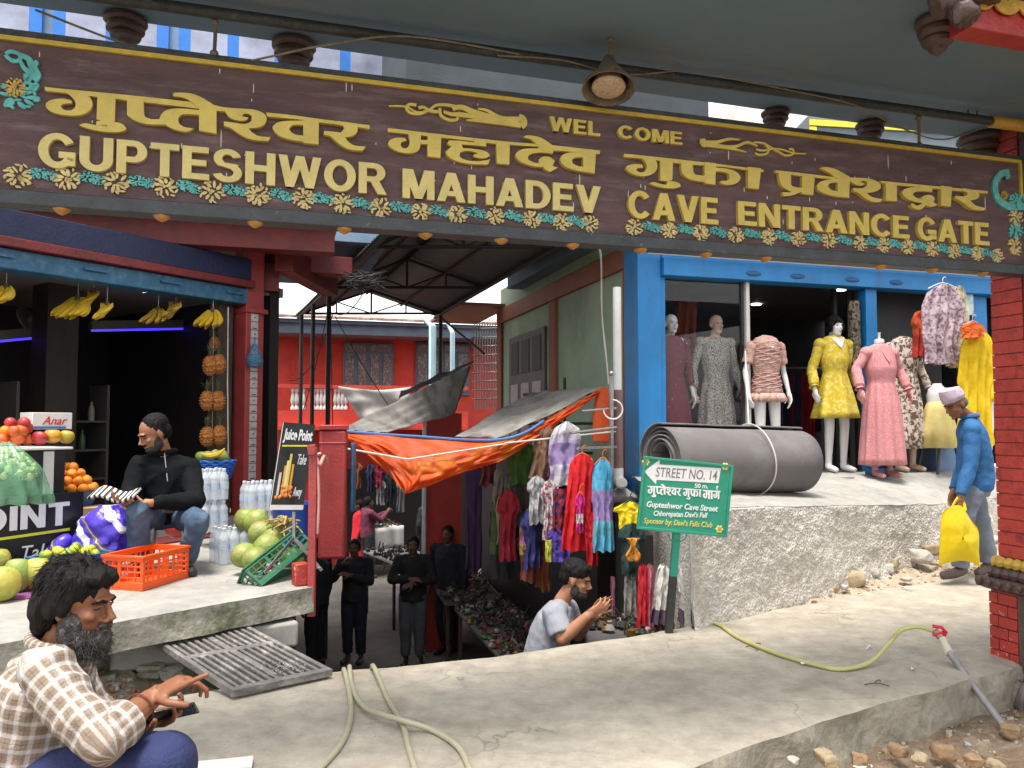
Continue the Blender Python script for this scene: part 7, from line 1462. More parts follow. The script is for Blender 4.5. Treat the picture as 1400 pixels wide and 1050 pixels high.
mannequin('headless mannequin in a long pink wrap dress before the blue column', 1206, -.55, 1.60, YS, [(1.31, .155, .09, 0), (1.22, .17, .115, .1), (1.14, .172, .13, .2), (1.00, .138, .108, .3), (.94, .15, .12, .9), (.75, .185, .15, 1.3), (.4, .215, .18, 1.5), (.14, .235, .20, 1.6)], 11, .05, pkd, m_mpink, head=False, sleeves=(.95, .052, .046, 1.1), arms=a_out, seed=5, extra=vneck, floor=.78)
brn = dmat('brown leaf print', (.56, .50, .44), (.13, .07, .045), 22, .49, .52)
mannequin('headless mannequin in a brown and white leaf print dress behind the pink one', 1238, -.12, 1.70, YS, [(1.42, .15, .085, 0), (1.32, .165, .11, .1), (1.24, .168, .125, .2), (1.1, .138, .108, .4), (1.02, .155, .12, .8), (.75, .19, .155, 1.2), (.26, .225, .19, 1.6)], 9, .055, brn, m_mskin, head=False, sleeves=(.9, .052, .046, 1.0), arms=a_out, seed=6)
# pale yellow skirt form on a stool
c = rp(1283, 600, -.25); t = thing('skirt_form', 'white bust form wearing a pale yellow skirt on a dark stool', 'mannequin', V((c.x, c.y, .78)))
J = place(std(1.5, True), V((c.x, c.y, .78)), YS)
m = MB(); m.loft([ring(V((c.x, c.y, z)), SGN_U, SGN_N, a, b, 24) for z, a, b in ((1.36, .12, .09), (1.50, .105, .085), (1.66, .125, .10), (1.74, .10, .075), (1.78, .05, .05), (1.80, .045, .045))]); obj('bust', m, m_mw, t)
m = MB(); m.loft([[V((c.x, c.y, z)) + SGN_U * (a * (1 + am * sin(q * 9)) * cos(q)) + SGN_N * (b * (1 + am * sin(q * 9)) * sin(q)) for q in [2 * pi * i / 72 for i in range(72)]] for z, a, b, am in ((1.60, .11, .09, 0), (1.5, .15, .12, .02), (1.3, .20, .16, .05), (1.08, .24, .19, .07))], cap=False); obj('skirt', m, mat('pale yellow cloth', (.62, .52, .20), .85, .1, 8, .2, 25), t, solid=.004)
for sx in (-.14, .14):
    for sy in (-.12, .12): m = MB(); m.tube([V((c.x, c.y, 1.08)) + SGN_U * sx * .8 + SGN_N * sy, V((c.x, c.y, .79)) + SGN_U * sx * 1.2 + SGN_N * sy * 1.2], .016, 8); obj('leg', m, m_black, t)
m = MB(); m.cbox(rp(1290, 628, .0) + V((0, 0, .0)), .5, .3, .3, frame(SGN_U)); solo('blue_storage_box', m, mat('blue grey box', (.10, .17, .30), .5), 'blue grey box behind the stool of the skirt form', 'box', bevel=.01)
m = MB(); q = rp(1200, 640, -.45); m.cbox(V((q.x, q.y, .84)), .2, .16, .10, frame(SGN_U)); solo('blue_base_box', m, mat('blue stand', (.03, .14, .34), .5), 'small blue stand under the pink wrap dress', 'stand', bevel=.01)
# dresses hung outside on the blue frame
lil = (.48, .38, .42)
garment(1289, 388, 497, 58, 8.35, 'blouse', [lil], 'lilac print dress hung from the blue frame', pat=(.22, .13, .17), folds=9, hanger='white', cat='dress')
garment(1309, 391, 502, 30, 8.6, 'blouse', [(.48, .44, .30)], 'cream print dress hung behind the lilac one', pat=(.34, .22, .12), folds=7, cat='dress')
garment(1256, 425, 488, 20, 8.8, 'tee', [(.48, .07, .015), (.40, .03, .02)], 'orange red top hung inside beside the lilac dress', cat='dress')
garment(1336, 448, 609, 52, 8.1, 'long', [(.72, .50, .008)], 'long bright yellow kurta beside the brick pillar', folds=8, cat='dress')
garment(1330, 440, 462, 34, 8.0, 'blouse', [(.55, .10, .01)], 'orange collar top hung over the yellow kurta', hanger='pink', cat='dress')
m = MB(); q0, q1 = rp(1313, 430, -.04), rp(1331, 430, -.04); m.obox(q0, q1 - q0 - UP * (q1 - q0).z, UP * (rp(1313, 394, -.04).z - q0.z), SGN_N * .004)
solo('poster', m, mat('pale blue poster', (.36, .50, .58), .5, .3, 14, 0, col2=(.62, .64, .64), c2lo=.5, c2hi=.58, c2scale=12), 'pale blue and white poster on the blue frame', 'poster')
t = mannequin('white mannequin legs below the yellow kurta beside the pillar', 1342, -.1, 1.70, YS, [(1.42, .15, .085, 0), (1.3, .165, .11, .1), (1.1, .14, .11, .3), (1.0, .15, .12, .5), (.80, .17, .14, .6)], 7, .04, mat('yellow kurta', (.72, .50, .008), .85), m_mw, head=False, seed=8)
m = MB(); q = rp(1140, 648, -.5); m.cbox(V((q.x, q.y, .80)), .35, .2, .01, rotz(.3)); solo('flat_cardboard', m, mat('grey card', (.36, .34, .31), .8), 'flat grey card lying on the ledge before the yellow dress', 'card')
# ------------------------------------------------------------------ rolled carpet
ca, cb = P(903, 618, 6.35), P(1080, 620, 6.95); ax_ = (cb - ca).normalized(); R0 = .29
ca.z = cb.z = .775 + R0; L_c = (cb - ca).length + .1
sx = UP.cross(ax_).normalized()
carpet = thing('rolled_carpet', 'large rolled grey carpet tied with white string on the ledge', 'carpet', V((ca.x, ca.y, .775)))
def sp(u, v):
    turns = 5.2; a = u * turns * 2 * pi + .5; r = .125 + (R0 - .125) * u
    r *= 1 + .02 * nz((cos(a) * 1.5, sin(a) * 1.5, v * 3)) + .006 * nz((a * 2, v * 9, 3)); p = ca + ax_ * (v * L_c + .012 * sin(a * 1.3) * (v < .02)) ; q = sx * cos(a) * r * 1.03 + UP * sin(a) * r * (.985)
    return p + q
m = MB(); m.grid(sp, 330, 14); m_carpet = mat('grey carpet', (.145, .135, .135), .95, .12, 3, .35, 220, col2=(.20, .19, .185), c2lo=.5, c2hi=.7, c2scale=4)
obj('carpet_roll', m, m_carpet, carpet, smooth=70, solid=.013)
for i, v in enumerate((.62, .66)):
    m = MB(); m.tube([ca + ax_ * (L_c * v + .02 * sin(a * 2 + i)) + sx * cos(a) * (R0 + .014) * 1.03 + UP * sin(a) * (R0 + .014) for a in [2 * pi * k / 48 for k in range(49)]], .006, 6, cap=False)
    if i == 0: obj('string', m, m_cord, carpet)
m = MB(); m.tube(sag(P(1019, 480, 8.0), ca + ax_ * L_c * .62 + UP * (R0 + .02), .03), .005, 5); solo('cable', m, m_pipew, 'white string running from the carpet up past the white mullion', 'string')
# ------------------------------------------------------------------ street name sign
m_sg = mat('street sign green', (.015, .25, .16), .45, .12, 5, .1, 40)
BL, BR, TL = P(870.5, 723, 5.05), P(993.5, 734.5, 5.12), P(876.5, 623, 5.05)
sexx = (BR - BL); wS = sexx.length; sexx.normalize(); seyy = (TL - BL); seyy = seyy - sexx * seyy.dot(sexx); hS = seyy.length; seyy.normalize(); senn = sexx.cross(seyy); senn = senn if senn.y < 0 else -senn
def q7(x, y):                              # sign face coordinates from the enlarged view (7.5x)
    p = PL(860 + x / 7.5, 610 + y / 7.5, BL, senn); return ((p - BL).dot(sexx), (p - BL).dot(seyy))
ssn = thing('street_sign', 'green street sign with white arrow reading STREET NO. 14 on a black post', 'sign', V((BL.x + .25, BL.y, 0)))
m = MB(); m.obox(BL - senn * .012, sexx * wS, seyy * hS, senn * .012); obj('board', m, m_sg, ssn)
m = MB()
for o_, d_, l_ in ((BL, sexx, wS), (BL + seyy * (hS - .016), sexx, wS), (BL + seyy * .0161, seyy, hS - .0322), (BL + sexx * (wS - .016) + seyy * .0161, seyy, hS - .0322)): m.obox(o_ - senn * .014, d_ * l_, (seyy if d_ is sexx else sexx) * .016, senn * .024)
obj('border', m, m_sg, ssn, bevel=.002)
def spoly(pts, mt, name, n1, n0=0, ch=True): m = MB(); m.prism([q7(*p) for p in pts], BL, sexx, seyy, senn, n0, n1); obj(name, m, mt, ssn, smooth=0)
m_wp = mat('white sign paint', (.70, .70, .69), .5, .05, 20, .02); m_yp = mat('yellow sign paint', (.62, .52, .12), .5)
spoly([(155, 260), (312, 140), (312, 188), (942, 226), (915, 380), (282, 345), (275, 392)], m_wp, 'arrow', .002)
def stext(s, x0, y0, x1, y1, hpx, mt, **k):  # baseline from (x0,y0) to (x1,y1) in the enlarged view
    a, b, c = V((*q7(x0, y0), 0)), V((*q7(x1, y1), 0)), V((*q7(x0, y0 - hpx), 0)); d = (b - a); w_ = d.length; d.normalize(); e = V((-d.y, d.x, 0))
    lettering(s, ssn, mt, BL + sexx * a.x + seyy * a.y, sexx * d.x + seyy * d.y, sexx * e.x + seyy * e.y, senn, w_, (c - a).dot(e), .0, .0034, **k)
m_gp = mat('grey lettering', (.17, .15, .18), .5)
stext('STREET NO. 14', 270, 312, 900, 352, 100, m_gp, shear=.12, bold=.005)
stext('50 m.', 672, 428, 808, 434, 46, m_wp, bold=.02)
stext('Gupteshwor Cave Street', 178, 640, 908, 690, 78, m_wp, shear=.2, bold=.02)
stext("Chhorepatan Davi's Fall", 250, 730, 800, 752, 72, m_wp, shear=.2, bold=.015)
stext("Sponsor by: Davi's Falls Club", 150, 806, 850, 852, 75, m_yp, shear=.15, bold=.012)
def flat_word(ps, hx, hy, sl, hb): return [[((x - hx) / hb, (y - hy - sl * (x - hx)) / hb) for x, y in q] for q in ps]   # headline level, bar height 1
wa = flat_word(NEPP['w1'], 62.9, 121.4, .119, 38.); wb = flat_word(NEPP['w3'], 851, 212, .114, 30.); wc2 = flat_word(NEPP['w2'], 529.4, 177.2, .106, 30.)
mv = lambda q, dx, dy=0: [(x + dx, y + dy) for x, y in q]
wc = [wc2[1], wc2[2], wc2[3], mv(wc2[5], -2.2)] + [mv(q, 3.45) for q in wb[1:3]] + [[(0, 0), (6.0, 0), (6.0, .16), (0, .16)], [(4.9, -.05), (4.55, -.35), (4.75, -.62), (5.2, -.6), (5.35, -.42), (5.0, -.45), (4.95, -.3), (5.15, -.05)]]
m = MB(); i = 0; off = 0; TW = 11.7 + .45 + 6.4 + .45 + 6.0
for wd, wdt in ((wa, 11.7), (wb, 6.4), (wc, 6.0)):
    for q in wd:
        pts = []
        for x, y in q: u = (x + off) / TW; pts.append(q7(190 + 745 * u, 408 + 52 * u + 82 * y))
        m.prism(chaikin(pts, 1, 50), BL, sexx, seyy, senn, 0, .003 + .0002 * (i % 5)); i += 1
    off += wdt + .45
obj('nepali_words', m, m_wp, ssn, smooth=0)
for x, y in ((172, 162), (985, 208), (925, 852)):
    c = q7(x, y); m = MB()
    for k in range(6): a = k * pi / 3; m.ell(BL + sexx * (c[0] + .017 * cos(a)) + seyy * (c[1] + .017 * sin(a)) + senn * .002, (.0095, .004, .0095), None, 8, 5)
    fl_ = obj('painted_flower', m, m_yp, ssn); m = MB(); m.ell(BL + sexx * c[0] + seyy * c[1] + senn * .004, (.009, .004, .009), None, 8, 5); obj('flower_centre', m, mat('flower brown', (.40, .22, .06), .5), fl_)
pt, pb2 = P(925, 730, 5.12), P(914, 862, 5.18)
m = MB(); m.bar(V((pb2.x, pb2.y, -.02)), pt.lerp(V((pb2.x, pb2.y, 0)), .42), .045, .045, V((0, 1, 0))); obj('post', m, m_black, ssn)
m = MB(); m.bar(pt.lerp(V((pb2.x, pb2.y, 0)), .42), pt + UP * .01, .045, .045, V((0, 1, 0))); m.tube(spline([P(914, 730, 5.1), P(917, 738, 5.1), P(924, 740, 5.1), P(934, 739, 5.1), P(939, 731, 5.1)], 5), .004, 6); obj('post_top', m, m_sg, ssn)
# ================================================================== PEOPLE
def fine(me): me.polygons.foreach_set('use_smooth', [True] * len(me.polygons)); return me
def plaid_attr(me, J, wrap):              # cloth coordinates: along and around the nearest limb
    segs = [(J['pelvis'] - UP * .1, J['neck'] + (J['neck'] - J['pelvis']).normalized() * .05, .15)] + [(J[a], J[b], .06) for a, b in (('shR', 'elR'), ('elR', 'wrR'), ('shL', 'elL'), ('elL', 'wrL'))]
    at = me.attributes.new('cloth', 'FLOAT_VECTOR', 'POINT'); out = []; off = [0, .3, .3 + (J['shR'] - J['elR']).length, .8, .8 + (J['shL'] - J['elL']).length]
    for v in me.vertices:
        p = v.co; best = None
        for i, (a, b, r) in enumerate(segs):
            d = b - a; t = max(0, min(1, (p - a).dot(d) / d.length_squared)); q = (p - (a + d * t)).length / r
            if best is None or q < best[0]: best = (q, i, t)
        _, i, t = best; a, b, r = segs[i]; d = (b - a); L = d.length; d.normalize(); ref = wrap[min(i, 1)]; x = (ref - d * ref.dot(d)).normalized(); y = d.cross(x); w_ = p - a; an = atan2(w_.dot(y), w_.dot(x)); out += [off[i] + t * L, an * r * (1.0 if i == 0 else 1.05), i * 1.]
    at.data.foreach_set('vector', out)
m_plaid = bpy.data.materials.new('plaid shirt cloth'); m_plaid.use_nodes = True; N_, L_, b_ = nodes(m_plaid); b_.inputs['Roughness'].default_value = .9; b_.inputs['Specular IOR Level'].default_value = .2
at_ = N_.new('ShaderNodeAttribute'); at_.attribute_name = 'cloth'; sx_ = N_.new('ShaderNodeSeparateXYZ'); L_.new(at_.outputs['Vector'], sx_.inputs[0])
def ramp(src, per, stops):
    mu = N_.new('ShaderNodeMath'); mu.operation = 'MULTIPLY'; mu.inputs[1].default_value = 1 / per; L_.new(src, mu.inputs[0]); fr = N_.new('ShaderNodeMath'); fr.operation = 'FRACT'; L_.new(mu.outputs[0], fr.inputs[0])
    r = N_.new('ShaderNodeValToRGB'); r.color_ramp.interpolation = 'CONSTANT'; e = r.color_ramp.elements; e[0].position = 0; e[0].color = stops[0][1]; e[1].position = stops[1][0]; e[1].color = stops[1][1]
    for p, c in stops[2:]: k = e.new(p); k.color = c
    L_.new(fr.outputs[0], r.inputs[0]); return r.outputs[0]
wht, tan_, brn_, pk = (.52, .505, .49, 1), (.22, .17, .13, 1), (.08, .055, .05, 1), (.33, .25, .21, 1)
st_ = [(0, wht), (.22, pk), (.28, tan_), (.58, brn_), (.63, tan_), (.90, pk), (.95, wht)]
c1_, c2_ = ramp(sx_.outputs[0], .037, st_), ramp(sx_.outputs[1], .037, st_)
mx = N_.new('ShaderNodeMix'); mx.data_type = 'RGBA'; mx.inputs[0].default_value = .5; L_.new(c1_, mx.inputs[6]); L_.new(c2_, mx.inputs[7]); L_.new(mx.outputs[2], b_.inputs['Base Color'])
tcq = N_.new('ShaderNodeTexCoord'); nq = N_.new('ShaderNodeTexNoise'); nq.inputs['Scale'].default_value = 160; L_.new(tcq.outputs['Object'], nq.inputs[0]); bq = N_.new('ShaderNodeBump'); bq.inputs['Strength'].default_value = .25; bq.inputs['Distance'].default_value = .01; L_.new(nq.outputs[0], bq.inputs['Height']); L_.new(bq.outputs[0], b_.inputs['Normal'])
m_navyt = mat('navy trousers', (.014, .022, .085), .85, .2, 8, .3, 120)
m_jean = mat('faded jeans', (.035, .07, .125), .85, .3, 5, .3, 160, col2=(.13, .19, .26), c2lo=.5, c2hi=.8, c2scale=4)
m_beard = mat('greying beard', (.035, .032, .030), .6, .6, 60, .6, 150, col2=(.20, .19, .18), c2lo=.55, c2hi=.75, c2scale=45)
def strands(c, f, up, s, n, zone, ln, r, seed, curl=.3):   # loose locks following the head
    R = lookat(f, up); rn = random.Random(seed); m = MB()
    for i in range(n):
        p, d = zone(rn); p = V(p) * s; d = V(d).normalized(); l = rn.uniform(*ln) * s; pts = []
        k = V((rn.uniform(-1, 1), rn.uniform(-1, 1), rn.uniform(-1, 1))) * curl
        for j in range(5): t = j / 4; pts.append(V(c) + R @ (p + (d + k * t * t) * l * t))
        m.tube(pts, [r * s * x for x in (1, 1, .9, .65, .2)], 4)
    return m
# ---- 1. man in the plaid shirt, seated in the foreground
J = dict(pelvis=P(25, 1092, 2.2), waist=P(40, 1035, 2.2), chest=P(55, 962, 2.2), neck=P(76, 893, 2.2), head=P(107, 824, 2.19), fwd=V((1, -.10, -.16)).normalized(), hup=V((.14, .0, 1)).normalized(),
         shR=P(62, 921, 2.03), shL=P(90, 915, 2.38), elR=P(140, 1012, 1.94), wrR=P(207, 955, 2.09), elL=P(150, 1010, 2.42), wrL=P(199, 982, 2.22),
         hipR=P(45, 1085, 2.10), hipL=P(48, 1085, 2.30), knR=P(222, 1046, 2.04), knL=P(212, 1044, 2.38), anR=V((-.92, 2.02, .085)), anL=V((-.92, 2.42, .085)), toeR=V((-.74, 1.98, .03)), toeL=V((-.74, 2.40, .03)))
man = thing('person', 'bearded man in a plaid shirt and navy trousers seated in the foreground pointing', 'person', V((-1.3, 2.2, 0)))
hpq = {'R': dict(fd=V((.86, .10, .50)), pn=V((.45, .35, -.8)), thumb=-1, curl=(.05, .75, .85, .95), tc=.35), 'L': dict(fd=V((.85, -.2, .12)), pn=V((-.1, -.4, .9)), thumb=1, curl=(.5, .55, .6, .6), tc=.5)}
b = body_mesh(J, .9, hp=hpq, vox=.0042, smooth=3, arm=(.05, .046, .040, .031), hs=.92); obj('body', fine(b), SKIN, man, smooth=0)
s_, f_, u_ = axes(J)
def plaid_build(m):
    shirt(m, J, .92, .016, .58, .12, (.064, .057, .051), .01)
me = cloth_mesh(plaid_build, .006, 4, .011, 9.5, 2, (1.3, 1, 1.0)); plaid_attr(me, J, [V((-1, .3, 0)), V((-.5, .6, -.4))]); obj('shirt', me, m_plaid, man, smooth=0)
for n in 'RL':
    def cuff_build(m):
        b_e, c = J['el' + n], J['wr' + n]; d = (c - b_e).normalized(); p = b_e + d * .050; m.tube([p - d * .035, p - d * .0, p + d * .028, p + d * .034], [.052, .0565, .055, .049], 16)
    me = cloth_mesh(cuff_build, .006, 2, .004, 16, 5); plaid_attr(me, J, [V((-1, .3, 0)), V((-.5, .6, -.4))]); obj('rolled_cuff', me, m_plaid, man, smooth=0)
def collar_build(m):
    nk = J['neck']; up = (J['head'] - J['neck']).normalized()
    m.tube([nk + up * .035 + (s_ * cos(a) * .072 + f_ * sin(a) * .074) - up * (.055 * max(0, sin(a)) ** 2) for a in [2 * pi * i / 28 + pi / 2 + .25 for i in range(26)]], .017, 8, flat=1.0)
    for sd in (1, -1):
        p = nk + up * -.005 + f_ * .075 + s_ * .03 * sd; m.tube([p + s_ * .035 * sd + up * .03, p + f_ * .02 - up * .02, p + f_ * .03 - up * .055], [.018, .02, .006], 8, flat=.6)
me = cloth_mesh(collar_build, .006, 2, .002, 20, 1); plaid_attr(me, J, [V((-1, .3, 0)), V((-.5, .6, -.4))]); obj('collar', me, m_plaid, man, smooth=0)
obj('trousers', cloth_mesh(lambda m: trousers(m, J, .9, (.105, .090, .08, .07)), .009, 4, .008, 8, 4), m_navyt, man, smooth=0)
add_shoes(man, J, LEATH)
SHAG = [((0, -.026, .052), (.088, .102, .086)), ((0, -.075, -.01), (.080, .055, .095)), ((0, -.082, -.065), (.062, .036, .05)), ((.074, -.022, .02), (.020, .046, .060)), ((-.074, -.022, .02), (.020, .046, .060)), ((0, .055, .088), (.060, .045, .028))]
obj('hair', hair_cap(J['head'], J['fwd'], J['hup'], .91, SHAG, .006, .006, 26, 3), HAIR, man, smooth=0)
def zone_hair(rn):
    a = rn.uniform(0, 2 * pi); e = rn.uniform(-.35, 1.4); n = V((cos(a) * cos(e), sin(a) * cos(e), sin(e)))
    p = V((n.x * .086, n.y * .100 - .028, n.z * .088 + .045))
    if n.y > .55 and n.z < .55: p.y -= .04; p.z += .03
    g = V((0, -.45, -1)) + V((rn.uniform(-.5, .5), rn.uniform(-.4, .4), 0)); g = g - n * g.dot(n) + n * .03
    return p, g
obj('hair_locks', strands(J['head'], J['fwd'], J['hup'], .91, 1500, zone_hair, (.025, .06), .0015, 4, .16), HAIR, man, smooth=60, kind='stuff')
BIGB = [((0, .048, -.095), (.058, .050, .048)), ((.054, .020, -.062), (.018, .034, .052)), ((-.054, .020, -.062), (.018, .034, .052)), ((0, .086, -.094), (.036, .028, .034)), ((0, .096, -.048), (.031, .012, .008)), ((0, .06, -.135), (.038, .03, .024))]
obj('beard', hair_cap(J['head'], J['fwd'], J['hup'], .92, BIGB, .006, .006, 38, 9), m_beard, man, smooth=0)
def zone_beard(rn):
    a = rn.uniform(-1, 1); t = rn.uniform(0, 1); p = V((sin(a * 1.35) * .060, .03 + cos(a * 1.3) * .066, -.055 - .07 * t)); return p, V((sin(a) * .4, cos(a) * .45, -.9))
obj('beard_hairs', strands(J['head'], J['fwd'], J['hup'], .92, 800, zone_beard, (.018, .045), .0011, 8, .45), m_beard, man, smooth=60, kind='stuff')
face_bits(man, J['head'], J['fwd'], J['hup'], .92)
m = MB(); w_ = J['wrR'].lerp(J['elR'], .22); d = (J['wrR'] - J['elR']).normalized(); x = d.orthogonal().normalized(); y = d.cross(x); m.tube([w_ + (x * cos(a) + y * sin(a)) * .0375 for a in [2 * pi * i / 24 for i in range(25)]], .0022, 6, cap=False); obj('wrist_thread', m, mat('red thread', (.15, .03, .02), .8), man)
m = MB(); c = J['wrL'] + V((.085, -.05, .03)); m.cbox(c, .145, .008, .072, Euler((.9, -.15, .25)).to_matrix()); ph = solo('phone', m, mat('phone black', (.02, .02, .022), .2), 'black phone held in the hand of the plaid shirt man', 'phone', bevel=.003)
m = MB(); m.obox(V((-1.62, 2.0, -.04)), V((.36, 0, 0)), V((0, .42, 0)), UP * .22); solo('seat_block', m, m_plat, 'low concrete block the plaid shirt man sits on', 'block', bevel=.01)
# ---- 2. shopkeeper on the stool
J = dict(pelvis=P(233, 700, 5.88), waist=P(231, 683, 5.87), chest=P(227, 655, 5.85), neck=P(224, 622, 5.84), head=P(211, 592, 5.74), fwd=V((-.62, -.62, -.46)).normalized(), hup=V((-.28, -.28, .9)).normalized(),
         shR=P(190, 638, 5.74), shL=P(260, 641, 5.90), elR=P(178, 678, 5.62), wrR=P(176, 686, 5.45), elL=P(268, 685, 5.72), wrL=P(204, 688, 5.46),
         hipR=P(215, 706, 5.82), hipL=P(249, 707, 5.86), knR=P(188, 700, 5.42), knL=P(272, 712, 5.50), anR=P(191, 762, 5.52), anL=P(254, 762, 5.62), toeR=P(184, 774, 5.38), toeL=P(262, 773, 5.46))
for n in ('anR', 'anL'): J[n].z = .39
for n in ('toeR', 'toeL'): J[n].z = .33
p2 = thing('person', 'bearded man in a black jacket and jeans seated on the stool at the fruit shop', 'person', V((J['pelvis'].x, J['pelvis'].y, .3)))
hp2 = {'R': dict(fd=V((-.2, -.7, .1)), pn=V((.3, .1, 1)), thumb=-1), 'L': dict(fd=V((-.9, -.2, .05)), pn=V((0, .1, 1)), thumb=1, curl=(.3, .35, .4, .4))}
obj('body', fine(body_mesh(J, 1., hp=hp2, vox=.0065, smooth=2, hs=1.08)), SKIN2, p2, smooth=0)
m_jkt = mat('black jacket', (.005, .006, .007), .9, .25, 6, .2, 60, spec=.15)
obj('jacket', cloth_mesh(lambda m: shirt(m, J, 1.0, .026, 1., .06, (.072, .064, .055)), .011, 4, .009, 8, 7), m_jkt, p2, smooth=0)
m = MB(); s_, f_, u_ = axes(J); m.tube([J['neck'] + u_ * .02 + s_ * cos(a) * .078 + f_ * sin(a) * .072 for a in [2 * pi * i / 24 for i in range(25)]], .02, 8, cap=False); obj('collar', m, m_jkt, p2)
m = MB(); m.tube([J['neck'] + f_ * .095 + u_ * .02, J['chest'] + f_ * .155], .004, 5); obj('zip', m, m_steel, p2)
obj('jeans', cloth_mesh(lambda m: trousers(m, J, 1.0, (.095, .072, .068, .064), .97), .009, 3, .009, 11, 9), m_jean, p2, smooth=0)
add_shoes(p2, J, LEATH)
HAIR2 = [((0, -.028, .050), (.080, .090, .078)), ((0, -.064, -.005), (.070, .048, .066)), ((.07, -.012, .01), (.011, .026, .04)), ((-.07, -.012, .01), (.011, .026, .04))]
obj('hair', hair_cap(J['head'], J['fwd'], J['hup'], 1.08, HAIR2, .007, .003, 40, 2), HAIR, p2, smooth=0)
obj('beard', hair_cap(J['head'], J['fwd'], J['hup'], 1.06, BEARD, .007, .003, 50, 5), mat('dark beard', (.02, .015, .012), .6, .4, 50), p2, smooth=0); face_bits(p2, J['head'], J['fwd'], J['hup'], 1.08)
m = MB(); c = J['wrR'].lerp(J['wrL'], .3) + V((-.10, -.08, .06)); m.grid(lambda u, v: c + V(((u - .5) * .30, (v - .5) * .12, .02 * sin(u * 7) + .05 * (v - .5))), 14, 6)
ms_ = mat('striped cloth', (.6, .58, .55), .8, .05); N_, L_, b_ = nodes(ms_); tq = N_.new('ShaderNodeTexCoord'); wq = N_.new('ShaderNodeTexWave'); wq.inputs['Scale'].default_value = 9; wq.inputs['Distortion'].default_value = 1.2; L_.new(tq.outputs['Object'], wq.inputs[0]); rq_ = N_.new('ShaderNodeValToRGB'); rq_.color_ramp.interpolation = 'CONSTANT'; rq_.color_ramp.elements[0].color = (.02, .02, .02, 1); rq_.color_ramp.elements[1].position = .5; rq_.color_ramp.elements[1].color = (.6, .58, .55, 1); L_.new(wq.outputs['Color'], rq_.inputs[0]); L_.new(rq_.outputs[0], b_.inputs['Base Color'])
solo('striped_cloth', m, ms_, 'black and white striped cloth in the hands of the seated shopkeeper', 'cloth', solid=.02)
# ---- 3. man in blue sweater walking with a yellow bag
J = dict(pelvis=P(1333, 662, 6.96), waist=P(1333, 645, 6.96), chest=P(1332, 612, 6.94), neck=P(1325, 572, 6.94), head=P(1306, 553, 6.90), fwd=V((-.86, -.22, -.46)).normalized(), hup=V((-.42, -.08, .9)).normalized(),
         shL=P(1330, 588, 6.78), shR=P(1324, 586, 7.10), elL=P(1327, 637, 6.74), wrL=P(1312, 680, 6.70), elR=P(1316, 640, 7.16), wrR=P(1303, 672, 7.09),
         hipL=P(1330, 672, 6.88), hipR=P(1330, 672, 7.04), knL=P(1312, 725, 6.84), knR=P(1342, 722, 7.06), anL=P(1313, 776, 6.82), anR=P(1352, 768, 7.08), toeL=P(1289, 787, 6.76), toeR=P(1336, 784, 7.06))
p3 = thing('person', 'man in a blue sweater and patterned cap walking with a yellow bag', 'person', V((J['pelvis'].x, J['pelvis'].y, 0)))
obj('body', fine(body_mesh(J, .92, hp={'L': dict(fd=V((-.1, -.1, -1)), pn=V((0, .8, 0)), thumb=1, curl=(.9, .95, 1, 1), tc=.6), 'R': dict(fd=V((-.2, 0, -1)), pn=V((0, -1, 0)), thumb=-1)}, vox=.007, smooth=2, hs=.98)), SKIN, p3, smooth=0)
m_bsw = mat('blue sweater', (.018, .105, .27), .85, .12, 6, .3, 90)
obj('sweater', cloth_mesh(lambda m: shirt(m, J, .95, .018, 1., .05, (.068, .062, .056), .02), .010, 4, .006, 9, 3), m_bsw, p3, smooth=0)
s_, f_, u_ = axes(J); m = MB(); m.tube([J['neck'] + u_ * .02 + s_ * cos(a) * .068 + f_ * sin(a) * .066 for a in [2 * pi * i / 24 for i in range(25)]], .022, 8, cap=False); obj('collar', m, m_bsw, p3)
m_gry = mat('grey blue trousers', (.155, .18, .225), .85, .18, 7, .25, 90)
obj('trousers', cloth_mesh(lambda m: trousers(m, J, .92, (.098, .085, .08, .076), .98), .011, 4, .008, 8, 6), m_gry, p3, smooth=0)
add_shoes(p3, J, mat('brown shoe', (.09, .06, .05), .6), .95)
obj('hair', hair_cap(J['head'], J['fwd'], J['hup'], .98, [((0, -.045, -.005), (.077, .066, .06))], .007, .002, 40), mat('grey hair', (.10, .09, .085), .7, .4, 60), p3, smooth=0); face_bits(p3, J['head'], J['fwd'], J['hup'], .98)
R = lookat(J['fwd'], J['hup']); cM = Matrix.Translation(J['head'] + R @ V((0, -.008, .045))) @ R.to_4x4()
m = MB(); rg = []
for z, a, b_, tl in ((0, .083, .103, 0), (.035, .084, .104, .1), (.075, .078, .098, .28), (.098, .072, .09, .4), (.104, .05, .06, .4), (.106, .01, .015, .4)): rg.append([cM @ V((a * cos(q), b_ * sin(q), z + tl * .04 * sin(q) + .006 * nz((cos(q) * 3, sin(q) * 3, z * 20)))) for q in [2 * pi * i / 28 for i in range(28)]])
m.loft(rg, cap=False); obj('topi_cap', m, mat('topi print', (.50, .40, .48), .85, .1, 20, .2, 60, col2=(.22, .12, .2), c2lo=.6, c2hi=.64, c2scale=48), p3, solid=.004)
